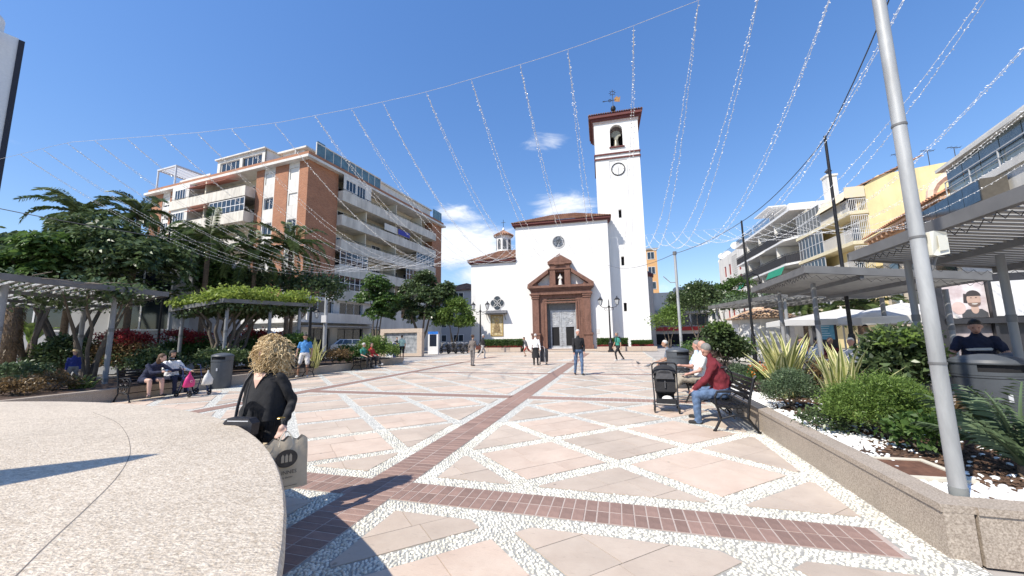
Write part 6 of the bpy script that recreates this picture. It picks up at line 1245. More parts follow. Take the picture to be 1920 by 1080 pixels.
palm('dark feather palm rising above the left trees', dec(at(150, 400, 17.8)), at(150, 400, 17.8).z, 18, 2.1, 1, elev=(-15, 75)); palm('second dark feather palm above the left trees', dec(at(262, 400, 18)), at(262, 402, 18).z, 16, 1.8, 2, elev=(-15, 80))
palm('queen palm left of the brick pier of the apartment block', dec(at(480, 470, 21)), at(480, 480, 21).z, 22, 2.5, 3, elev=(-25, 75)); palm('queen palm before the corner of the apartment block', dec(at(545, 470, 22)), at(545, 462, 22).z, 24, 2.5, 4, elev=(-25, 75)); palm('queen palm in front of the left balconies', dec(at(392, 450, 19.5)), at(392, 445, 19.5).z, 20, 2.4, 5, elev=(-20, 70)); palm('small dry skirted palm under the string lights', dec(at(548, 560, 25)), 4.6, 16, 1.9, 6, 'dry', 1.3, elev=(-60, 20))
# --- vines on the left pergolas
def vine_top(label, a, b, c, mat, n, hgt, seed, name='climbing_vine', tr=None):
    t = thing(name, label, 'vine', dec((a + b) / 2)); o = t.location; r_ = np.random.default_rng(seed); A, B, C_ = [np.array(x_ - o) for x_ in (a, b, c)]; k = 260; f, g = r_.uniform(-.04, 1.04, (k, 1)), r_.uniform(-.04, 1.0, (k, 1)); cc = A + (B - A) * f + (C_ - A) * g; cc[:, 2] += .12 + r_.uniform(0, hgt, k) * (.4 + .6 * np.sin(f[:, 0] * 9) ** 2); q = np.repeat(cc, n // k, 0) + r_.normal(size=(k * (n // k), 3)) * np.array([.16, .16, .1]); d = unit(r_.normal(size=q.shape) + np.array([0, 0, .7])); leafmesh('foliage', q, d, r_.uniform(.1, .2, len(q)), .045, LM[mat], .2, t)
    return t, (A, B, C_)
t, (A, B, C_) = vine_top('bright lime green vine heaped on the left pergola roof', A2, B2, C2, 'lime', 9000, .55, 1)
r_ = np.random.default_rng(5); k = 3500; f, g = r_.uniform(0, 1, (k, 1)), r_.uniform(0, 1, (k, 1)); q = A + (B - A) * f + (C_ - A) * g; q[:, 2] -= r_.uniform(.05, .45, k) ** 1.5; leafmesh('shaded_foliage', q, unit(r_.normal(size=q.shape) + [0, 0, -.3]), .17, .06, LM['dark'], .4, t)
mt = MB(); rr = random.Random(3); base = Vector(A + (C_ - A) * .45 + (B - A) * .25); base.z = 0
for k in range(11):
    e = Vector(A + (C_ - A) * rr.uniform(.05, .95) + (B - A) * rr.uniform(.0, 1)); p0 = base + Vector((rr.uniform(-.35, .35), rr.uniform(-.3, .3), .2)); pts = [p0 + (e - p0) * f_ + Vector((rr.uniform(-.15, .15), rr.uniform(-.15, .15), .55 * math.sin(f_ * 3.1) + rr.uniform(-.08, .08))) for f_ in np.linspace(0, 1, 8)]; mt.path(pts, [.09 - .065 * j / 7 for j in range(8)], 6)
mt.build('stem', m_bark, t, smooth=True)
t = thing('climbing_vine', 'tangle of bare dry vine stems over the far left pergola', 'vine', dec(m1)); mt = MB(); rr = random.Random(9); e1v = e1
for k in range(190):
    s_ = A1.lerp(B1, rr.random()) + e1v * rr.random() - dec(m1) + Vector((0, 0, .12)); d_ = Vector((rr.uniform(-1, 1), rr.uniform(-1, 1), 0)).normalized(); pts = [s_]
    for j in range(6): d_ = (d_ + Vector((rr.uniform(-.7, .7), rr.uniform(-.7, .7), rr.uniform(-.5, .6)))).normalized(); d_.z *= .5; pts.append(pts[-1] + d_ * .2)
    for p_ in pts: p_.z = max(p_.z, 2.75)
    mt.path(pts, [.013, .012, .011, .01, .008, .006, .004], 4, cap=False)
mt.build('stem', M('dry_stem', (.20, .165, .13), .9, .3, 9), t); r_ = np.random.default_rng(2); k = 1500; f, g = r_.uniform(0, 1, (k, 1)), r_.uniform(0, 1, (k, 1)); q = np.array(A1 - t.location) + np.array(B1 - A1) * f + np.array(e1v) * g; q[:, 2] += r_.uniform(-.25, .35, k); leafmesh('dry_foliage', q, unit(r_.normal(size=q.shape)), .12, .035, LM['grey'], .3, t)
# --- far trees before the apartment block and the church
q = dec(at(790, 560, 41)); tree('dense dark tree left of the church', q, [(-.5, 0, 6.4, 2.1, 1.9, 1.9), (1.5, 0, 5.4, 2.0, 1.8, 1.9), (-1.8, 0, 4.9, 1.6, 1.6, 1.5), (.4, 0, 4.0, 2.4, 1.6, 1.2), (2.6, 0, 6.6, 1.1, 1.1, 1.1), (.4, 0, 8.0, 1.1, 1, .9)], 'dark', 6, 1.9, 5, 21, 'whorl', k=75, L_=.34, W=.085, r=.15)
q = dec(at(706, 590, 38)); tree('lighter green tree in front of the apartment shops', q, [(0, 0, 7.0, 1.2, 1.2, 1.0), (-.9, 0, 5.6, 1.2, 1.2, 1.0), (1.1, 0, 5.2, 1.3, 1.2, 1.1), (.2, 0, 4.0, 1.5, 1.2, .9)], 'mid', 6, 1.1, 3, 23, 'whorl', k=50, L_=.34, W=.085, r=.1)
q = dec(at(850, 600, 41)); tree('round bright green street tree beside the church chapel', q, [(0, 0, 4.0, 1.9, 1.7, 1.5), (.2, 0, 5.1, 1.2, 1.1, .8), (-1.1, 0, 3.3, 1.0, 1, .8), (1.2, 0, 3.2, .9, .9, .8)], 'bright', 3.4, .9, 3, 25, k=70, per=36, sig=.24, L_=.24, W=.085, r=.09)
def simple_palm_like(): pass
# --- right trees
q = dec(at(1306, 590, 27)); tree('dark round tree right of the church', q, [(0, 0, 3.4, 1.5, 1.3, 1.1), (-.9, 0, 3.9, .9, .9, .7), (1.0, 0, 3.9, .8, .8, .8), (.3, 0, 4.6, .8, .8, .6)], 'dark', 3, .7, 3, 31, k=60, per=30, sig=.2, L_=.2, W=.07, r=.08)
q = dec(at(1252, 615, 24)); tree('small bright ball shaped tree behind the grey pole', q, [(0, 0, 2.3, .95, .9, .75), (.3, 0, 2.9, .6, .6, .4)], 'bright', 2, .4, 3, 33, k=45, per=30, sig=.16, L_=.15, W=.05, r=.05)
for k, (x, y, dd, lb) in enumerate(((1350, 545, 42, 'thin tree with a tufted crown before the shuttered building'), (1386, 532, 40, 'thin tall tree with a flat tufted crown by the green awnings'))):
    q = dec(at(x, y, dd)); z = at(x, y, dd).z; tree(lb, q, [(0, 0, z, 1.3, 1.2, .5), (-.5, 0, z - 1.4, 1.0, .9, .45), (.8, 0, z - 1.9, .9, .9, .4)], 'mid', z - .3, .35, 2, 35 + k, k=26, per=40, sig=.25, L_=.26, W=.08, r=.07)
palm('feathery palm beyond the tiled kiosk', dec(at(1510, 610, 22)), 2.9, 18, 2.2, 41, elev=(-10, 80)); palm('feathery palm behind the parasols', dec(at(1612, 600, 19)), 2.7, 18, 2.1, 42, elev=(-10, 80)); 
t = thing('climbing_vine', 'pale green vine on the low pergola by the kiosk', 'vine', dec(g4)); r_ = np.random.default_rng(8); k = 3500; f, g = r_.uniform(0, 1, (k, 1)), r_.uniform(0, 1, (k, 1)); q = np.array(g4 - t.location) + np.array(g3 - g4) * f + np.array(e3) * g; q[:, 2] += .1 + r_.uniform(0, .45, k) * np.sin(f[:, 0] * 7) ** 2; leafmesh('foliage', q, unit(r_.normal(size=q.shape) + [0, 0, .5]), .16, .05, LM['grey'], .2, t)
# --- hedges by the church
def hedge(label, x0, x1, y0, y1, h):
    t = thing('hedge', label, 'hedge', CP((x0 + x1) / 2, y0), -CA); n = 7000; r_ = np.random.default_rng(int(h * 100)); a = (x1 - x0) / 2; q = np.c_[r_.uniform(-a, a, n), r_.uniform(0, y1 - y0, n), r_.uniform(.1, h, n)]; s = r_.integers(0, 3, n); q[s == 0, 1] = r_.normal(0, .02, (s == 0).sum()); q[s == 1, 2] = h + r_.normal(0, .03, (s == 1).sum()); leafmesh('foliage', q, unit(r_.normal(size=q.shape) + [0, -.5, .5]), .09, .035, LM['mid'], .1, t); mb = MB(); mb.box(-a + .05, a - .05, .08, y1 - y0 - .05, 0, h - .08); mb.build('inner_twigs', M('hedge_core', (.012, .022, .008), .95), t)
    fl = np.c_[r_.uniform(-a, a, 500), r_.uniform(-.35, -.1, 500), r_.uniform(.35, .55, 500)]; leafmesh('red_flowers', fl, unit(r_.normal(size=fl.shape) + [0, 0, .8]), .1, .04, LM['red'], .1, t); return t
hedge('clipped box hedge under the chapel window', -8.6, -3.9, -3.6, -2.7, 1.2); hedge('clipped box hedge at the foot of the tower', 3.7, 6.7, -3.6, -2.7, 1.15); hedge('short low hedge at the tower corner', 7.0, 9.0, -3.6, -2.7, .9)
# --- shrubs
def shrub(label, loc, blobs, mat, name='shrub', seed=0, extra=None, stem=True, **kw):
    t = thing(name, label, 'shrub', loc); kw.setdefault('k', 40); kw.setdefault('per', 40)
    if stem: trunk(t, branchy(max(b[2] for b in blobs) * .9, max(b[3] for b in blobs) * .7, 6, seed, .018), name='stem')
    crown(t, blobs, LM[mat], seed=seed, name='foliage', **kw)
    if extra:
        for i, (bl, m_, kw2) in enumerate(extra): crown(t, bl, LM[m_], seed=seed + 7 + i, name='accent_foliage', **kw2)
    return t
ZB = WH - .07
def R_(x, y, z=ZB): return G(x, y, z)
shrub('rosemary like bush with upright sprigs in front of the variegated plant', R_(1482, 768), [(0, 0, .3, .4, .38, .34), (.1, .05, .42, .25, .25, .22)], 'grey', 'rosemary_bush', 51, k=75, per=80, sig=.05, L_=.045, W=.006, up=.9, out=.4)
shrub('low feathery green bush beside the maroon seated man', R_(1394, 727), [(0, 0, .25, .42, .4, .28)], 'grey', 'rosemary_bush', 52, k=60, per=70, sig=.06, L_=.06, W=.008, up=.9)
shrub('bright green feathery bush left of the big pole', R_(1668, 822), [(0, 0, .42, .5, .45, .36), (-.25, .1, .34, .36, .36, .3), (.22, .05, .32, .34, .34, .3)], 'bright', 'feathery_bush', 53, k=90, per=95, sig=.055, L_=.042, W=.007, up=.7)
shrub('tall glossy leaved shrub behind the bright bush', R_(1705, 772), [(0, 0, .95, .42, .42, .42), (-.15, .0, .6, .42, .4, .35), (.2, .05, .7, .36, .38, .35), (.3, .1, 1.05, .22, .22, .2)], 'dark', 'glossy_shrub', 54, k=48, per=22, sig=.07, L_=.13, W=.033, up=.5, extra=[([(-.1, -.1, 1.1, .3, .3, .2)], 'bright', dict(k=20, per=12, sig=.06, L_=.11, W=.03))])
shrub('small glossy shrub at the foot of the big pole', R_(1732, 852), [(0, 0, .2, .22, .22, .2)], 'mid', 'glossy_shrub', 55, k=30, per=20, sig=.05, L_=.085, W=.024)
shrub('dark broad leaved shrub above the seated men', R_(1362, 692), [(0, 0, .8, .6, .55, .6), (-.2, 0, 1.3, .4, .4, .35), (.3, 0, .6, .5, .45, .45)], 'dark', 'glossy_shrub', 56, k=50, per=28, sig=.1, L_=.14, W=.045, extra=[([(-.25, -.2, 1.45, .3, .3, .2)], 'bright', dict(k=18, per=14, sig=.08, L_=.12, W=.04))])
shrub('small shrub with orange flowers by the variegated plant', R_(1428, 738), [(0, 0, .3, .3, .3, .25)], 'mid', 'flowering_shrub', 57, k=30, per=30, sig=.07, L_=.06, W=.015, extra=[([(0, -.08, .45, .25, .22, .18)], 'orange', dict(k=22, per=8, sig=.04, L_=.04, W=.018))])
shrub('brown twiggy shrub between the two variegated plants', R_(1556, 748), [(0, 0, .4, .4, .35, .35)], 'brownred', 'twiggy_shrub', 58, k=40, per=22, sig=.1, L_=.09, W=.012, extra=[([(0, 0, .2, .35, .3, .2)], 'mid', dict(k=30, per=20, sig=.08, L_=.07, W=.015))])
shrub('low dark creeping shrub under the second variegated plant', R_(1555, 808), [(0, 0, .12, .35, .3, .14)], 'dark', 'creeping_shrub', 59, k=40, per=30, sig=.06, L_=.06, W=.014)
def tuft(label, loc, n, h, spread, mat, seed, w_=.007, name='ornamental_grass'):
    t = thing(name, label, 'grass', loc); r_ = np.random.default_rng(seed); a = r_.uniform(0, 6.28, n); tilt = np.abs(r_.normal(0, spread, n)); ln = h * r_.uniform(.6, 1.1, n); b = np.c_[r_.normal(0, .08, (n, 2)) * h, np.zeros(n)]; d = unit(np.c_[np.cos(a) * tilt, np.sin(a) * tilt, np.ones(n)]); s = unit(np.cross(d, r_.normal(size=(n, 3)))) * w_; m = b + d * ln[:, None] * .55; e = m + unit(d + np.c_[np.cos(a), np.sin(a), -np.ones(n) * .6] * .8) * ln[:, None] * .45; V = np.stack([b - s, b + s, m + s * .9, e, m - s * .9], 1).reshape(-1, 3); ob('blades', bigmesh('blades', V, np.arange(n * 5).reshape(-1, 5), LM[mat]), t); return t
tuft('purple fountain grass near the far right bench', R_(1318, 692), 900, .95, .45, 'purple', 61, .008); tuft('pale striped grass at the edge of the far right bench', R_(1298, 700), 260, .85, .5, 'variegated', 62, .016); tuft('dry purple grass behind the variegated plants', P(4.4, 8.4, ZB), 700, .8, .45, 'purple', 63); tuft('dry brown grass left of the glossy shrub', P(4.3, 6.9, ZB), 500, .6, .5, 'brownred', 64)
def flax(label, loc, n, h, seed, fan=.55):
    t = thing('variegated_flax', label, 'plant', loc); rr = random.Random(seed); ms = []
    gm_, cm = leafmat('flax_green', (.16, .20, .045), (.30, .33, .10), .3), leafmat('flax_cream', (.60, .57, .24), (.78, .73, .40), .3)
    for bend in (.12, .35, .7):
        mb = MB(); k = 7; pts = []; x = z = 0; an = 0
        for j in range(k): f = j / (k - 1); wd = .030 * (1 - f ** 3) * (.55 + .9 * min(f * 2.2, 1)); pts.append((x, z, wd)); an = bend * f ** 1.5 * 1.4; x += math.sin(an) / (k - 1); z += math.cos(an) / (k - 1)
        for (x0, z0, w0), (x1, z1, w1) in zip(pts[:-1], pts[1:]):
            for a, b, mi in ((-1, -.42, 1), (-.42, .42, 0), (.42, 1, 1)):
                lift = lambda q, w_: x_off + .35 * abs(q) * w_ if False else 0
                mb.quad((x0 - .3 * abs(a) * w0, a * w0, z0), (x0 - .3 * abs(b) * w0, b * w0, z0), (x1 - .3 * abs(b) * w1, b * w1, z1), (x1 - .3 * abs(a) * w1, a * w1, z1), mi)
        ms.append(mb.mesh('blade', [gm_, cm]))
    for k in range(n):
        o = ob('blade', ms[rr.choice((0, 0, 1, 1, 2))], t, loc=(rr.uniform(-.1, .1) * h, rr.uniform(-.1, .1) * h, 0)); s = h * rr.uniform(.65, 1.12); o.scale = (s, s * 1.1 if h > .8 else s * 1.25, s); o.rotation_euler = (rr.uniform(-.12, .12), abs(rr.gauss(.12, fan * .6)), rr.uniform(0, 6.28))
    return t
flax('larger clump of yellow striped flax in the right planter', R_(1478, 748), 60, 1.3, 1, .55); flax('smaller clump of yellow striped flax near the pebbles', R_(1592, 790), 38, 1.12, 2, .5); flax('striped flax clump beside the grey pole on the left', G(590, 690, .3), 34, 1.3, 3); flax('tall striped flax clump in the left planter by the seated pair', G(690, 672, .3), 34, 1.6, 4)
palm('small feathery palm at the right edge of the planter', R_(1925, 900), .12, 20, .74, 71, 'grey', .4, .05, name='young_palm', elev=(40, 92), leaf=.21, sparse=24, wl=.0030, dbl=1)
# left planter
ZL = .28
def LS(x, v_, u_): return P(u_, v_, ZL)
def Lp(x, y): return G(x, y, ZL)
for k, (x, y, w_, h, lb) in enumerate(((228, 700, 1.1, 1.6, 'red tipped shrub behind the hunched person in navy'), (345, 690, 1.25, 1.65, 'red tipped shrub behind the wheeled walker'), (487, 688, 1.35, 1.6, 'red tipped shrub behind the curly haired woman'))):
    shrub(lb, Lp(x, y), [(0, 0, h * .5, w_, w_ * .7, h * .5), (-.3, 0, h * .4, w_ * .7, w_ * .7, h * .4)], 'mid' if k else 'brownred', 'photinia_shrub', 80 + k, k=85, per=40, sig=.14, L_=.11, W=.032, extra=[([(-w_ * .3, 0, h * .95, w_ * .55, w_ * .5, h * .2), (w_ * .45, 0, h * .85, w_ * .35, w_ * .5, h * .2)], 'red', dict(k=40, per=26, sig=.12, L_=.11, W=.03)), ([(0, -.2, h * .3, w_ * .9, w_ * .6, h * .3)], 'dark', dict(k=40, per=30, sig=.12, L_=.1, W=.03))])
shrub('large dark shrub under the far left pergola', Lp(112, 705), [(0, 0, .8, .85, .7, .6), (.2, 0, 1.2, .55, .5, .4), (-.4, 0, .5, .7, .6, .45)], 'dark', 'broadleaf_shrub', 90, k=60, per=34, sig=.12, L_=.14, W=.045, extra=[([(-.3, -.2, 1.0, .4, .4, .25)], 'bright', dict(k=16, per=20, sig=.08, L_=.12, W=.04))])
shrub('low grey green ferny shrub at the left edge', Lp(25, 722), [(0, 0, .3, .8, .6, .32)], 'grey', 'ferny_shrub', 91, k=50, per=34, sig=.12, L_=.16, W=.03); shrub('low bronze shrub by the left planter edge', Lp(98, 733), [(0, 0, .2, .6, .35, .25)], 'brownred', 'low_shrub', 92, k=40, per=30, sig=.09, L_=.09, W=.02); shrub('low bronze shrub at the very left of the planter', Lp(30, 742), [(0, 0, .2, .5, .3, .22)], 'brownred', 'low_shrub', 97, k=40, per=30, sig=.08, L_=.09, W=.02)
shrub('dark shrub behind the left litter bin', Lp(395, 700), [(0, 0, .5, .8, .5, .45), (.7, .3, .55, .6, .5, .4)], 'dark', 'broadleaf_shrub', 93, k=55, per=34, sig=.12, L_=.11, W=.035); shrub('round mid green shrub right of the curly haired woman', Lp(545, 690), [(0, 0, .8, .75, .6, .6), (.2, 0, 1.25, .5, .45, .3)], 'mid', 'broadleaf_shrub', 94, k=60, per=34, sig=.1, L_=.12, W=.04); shrub('low shrub with bronze tips by the grey pole', Lp(630, 685), [(0, 0, .4, .8, .5, .35)], 'brownred', 'low_shrub', 95, k=45, per=30, sig=.12, L_=.12, W=.025); shrub('rounded bright green shrub behind the seated pair', Lp(700, 676), [(0, 0, .75, .95, .8, .65), (.7, 0, .5, .7, .6, .4)], 'bright', 'broadleaf_shrub', 96, k=60, per=40, sig=.14, L_=.12, W=.04)
t = thing('aloe_plant', 'yellow green aloe rosette by the left bench', 'plant', Lp(155, 728)); rr = random.Random(4); mb = MB()
mb.path([(0, 0, 0), (.02, 0, .15), (.07, 0, .28), (.15, 0, .36)], [.03, .028, .02, .004], 6); me = mb.mesh('leaf', leafmat('aloe_leaf', (.14, .17, .04), (.3, .33, .1), .1))
for k in range(34): o = ob('leaf', me, t, loc=(rr.uniform(-.22, .22), rr.uniform(-.15, .15), 0)); o.rotation_euler = (0, rr.uniform(0, .7), rr.uniform(0, 6.28)); s = rr.uniform(.8, 1.3); o.scale = (s, s, s)
def banana(label, loc):
    t = thing('banana_plant', label, 'plant', loc); trunk(t, [([(0, 0, 0), (.03, 0, .6), (.05, .02, 1.2), (.08, 0, 1.7)], .13, .06)], m_pbark); rr = random.Random(6); ms = []
    for bend in (.5, .9):
        mb = MB(); k = 9; pts = []; x = z = 0
        for j in range(k): f = j / (k - 1); pts.append((x, z, .22 * math.sin(math.pi * min(1, .05 + f * .95)) ** .6)); an = .3 + bend * f * 1.6; x += math.sin(an) * 1.2 / (k - 1); z += math.cos(an) * 1.2 / (k - 1)
        for (x0, z0, w0), (x1, z1, w1) in zip(pts[:-1], pts[1:]): mb.quad((x0, -w0, z0 + .05), (x0, 0, z0), (x1, 0, z1), (x1, -w1, z1 + .05)); mb.quad((x0, 0, z0), (x0, w0, z0 + .05), (x1, w1, z1 + .05), (x1, 0, z1))
        ms.append(mb.mesh('leaf', LM['bright']))
    for k in range(9): o = ob('leaf', ms[k % 2], t, loc=(.06, 0, 1.3 + .05 * k)); o.rotation_euler = (0, rr.uniform(-.2, .3), k * 2.4); s = rr.uniform(.7, 1.05); o.scale = (s, s, s)
banana('banana plant with broad leaves under the far left pergola', Lp(45, 700))
t = thing('date_palm_trunk', 'shaggy brown palm trunk at the left edge', 'palm', Lp(4, 712)); trunk(t, [([(0, 0, 0), (0, 0, 1.5), (.02, 0, 3.1)], .27, .24)], m_pbark); r_ = np.random.default_rng(3); n = 1500; a = r_.uniform(0, 6.28, n); q = np.c_[.26 * np.cos(a), .26 * np.sin(a), r_.uniform(.1, 3.1, n)]; leafmesh('fibres', q, unit(np.c_[np.cos(a) * .5, np.sin(a) * .5, r_.uniform(-1, -.2, n)]), .16, .012, LM['brownred'], .3, t)
for k, (x, y, lb) in enumerate(((150, 690, 'multi stemmed pale trunk under the far left pergola'),)):
    t = thing('bare_stems', lb, 'tree', P(-16.8, 8.2)); trunk(t, branchy(3.4, .9, 6, 5, .07)); crown(t, [(0, 0, 3.1, 1.4, 1.2, .5)], LM['dark'], seed=6, k=40, per=30, sig=.2, L_=.2, W=.06)
shrub('green shrubs filling the far end of the right planter', P(3.6, 17.0, ZB), [(0, 0, .5, .8, 1.6, .5), (.2, -1.2, .6, .6, .8, .5)], 'mid', 'broadleaf_shrub', 98, k=60, per=40, sig=.14, L_=.1, W=.03)

for k, (x, y, w_, h, m_, lb) in enumerate(((285, 705, .8, 1.0, 'dark', 'dark shrub between the two left benches'), (430, 690, .9, 1.2, 'mid', 'mid green shrub right of the left litter bin'), (70, 690, 1.0, 1.2, 'dark', 'dark shrub below the banana plant'), (170, 700, .9, 1.3, 'mid', 'shrub behind the aloe at the left bench'), (655, 682, .8, .9, 'mid', 'leafy shrub between the grey pole and the seated pair'))):
    shrub(lb, Lp(x, y), [(0, 0, h * .5, w_, w_ * .7, h * .5), (.3, .1, h * .4, w_ * .7, w_ * .7, h * .4)], m_, 'broadleaf_shrub', 120 + k, k=70, per=36, sig=.13, L_=.12, W=.036)
# ---------------------------------------------------------------- people
def skin_m(n='skin_tone', c=(.48, .29, .21)): return M(n, c, .55, .08, 14)
def cloth(n, c=(.3, .3, .3), var=.2, scale=9, rough=.9): return M('cloth_' + n, c, rough, var, scale, bump=.5, bscale=16)
def cap_mesh(mb, a, b, r0, r1, n=10):
    a, b = Vector(a), Vector(b); d = (b - a); d = d.normalized() if d.length > 1e-6 else Vector((0, 0, 1)); pts, rr = [], []
    for k in (0, .35, .7, .92): pts.append(a - d * r0 * math.sqrt(max(0, 1 - k * k))); rr.append(max(r0 * k, .001))
    pts += [a, b]; rr += [r0, r1]
    for k in (.92, .7, .35, 0): pts.append(b + d * r1 * math.sqrt(max(0, 1 - k * k))); rr.append(max(r1 * k, .001))
    mb.path(pts, rr, n)
def remesh(mb, voxel, smooth=6, name='body'):
    me = mb.mesh('tmp', []); o = bpy.data.objects.new('tmp', me); sc.collection.objects.link(o); r_ = o.modifiers.new('r', 'REMESH'); r_.mode = 'VOXEL'; r_.voxel_size = voxel; s = o.modifiers.new('s', 'SMOOTH'); s.iterations = smooth; s.factor = .5
    dg = bpy.context.evaluated_depsgraph_get(); m2 = bpy.data.meshes.new_from_object(o.evaluated_get(dg)); bpy.data.objects.remove(o); m2.name = name; m2.polygons.foreach_set('use_smooth', np.ones(len(m2.polygons), bool)); return m2
def seed_ph(co): return float(abs(co).sum() % 6.28)
def paint(me, segs, mats):
    n = len(me.polygons); c = np.zeros(n * 3); me.polygons.foreach_get('center', c); c = c.reshape(-1, 3); best = np.full(n, 1e9); idx = np.zeros(n, np.int32); names = list(mats)
    for a, b, r, reg in segs:
        a, b = np.array(a), np.array(b); d = b - a; L2 = max(d @ d, 1e-9); t = np.clip(((c - a) @ d) / L2, 0, 1); dist = np.linalg.norm(c - (a + t[:, None] * d), axis=1) - r; m = dist < best; best[m] = dist[m]; idx[m] = names.index(reg)
    me.materials.clear()
    for k in names: me.materials.append(mats[k])
    me.polygons.foreach_set('material_index', idx)
    # folds in the cloth
    nv = len(me.vertices); co = np.zeros(nv * 3); me.vertices.foreach_get('co', co); co = co.reshape(-1, 3); nr = np.zeros(nv * 3); me.vertices.foreach_get('normal', nr); nr = nr.reshape(-1, 3); w_ = np.zeros(nv)
    cl = np.array([1. if q in ('top', 'bottom') else 0. for q in names])[idx]; lv = np.zeros(len(me.loops), np.int32); me.loops.foreach_get('vertex_index', lv); lt = np.zeros(n, np.int32); me.polygons.foreach_get('loop_total', lt); w_[lv] = np.repeat(cl, lt)
    x, y, z = co.T; ph = seed_ph(co); f = np.sin(z * 34 + 5 * np.sin(x * 13 + ph) + 4 * np.sin(y * 17)) + .6 * np.sin(z * 61 + x * 40 + 3 * np.sin(y * 31 + ph)); co += nr * (f * .0042 * w_)[:, None]; me.vertices.foreach_set('co', co.ravel()); me.update()
STAND = dict(Ll=((.02, 0, -1), (0, .02, -1)), Rl=((-.02, 0, -1), (0, .02, -1)), La=((.18, .05, -1), (.05, -.15, -1)), Ra=((-.18, .05, -1), (-.05, -.15, -1)), lean=(0, 0))
WALK = dict(Ll=((.02, -.38, -1), (0, .05, -1)), Rl=((-.02, .25, -1), (0, .65, -1)), La=((.15, .3, -1), (.05, .0, -1)), Ra=((-.15, -.25, -1), (-.05, -.5, -1)), lean=(0, -.04))
SIT = dict(Ll=((.12, -1, .02), (.02, -.08, -1)), Rl=((-.12, -1, .02), (-.02, -.08, -1)), La=((.2, -.35, -1), (-.1, -.9, -.3)), Ra=((-.2, -.35, -1), (.1, -.9, -.3)), lean=(0, .05), sit=.53)
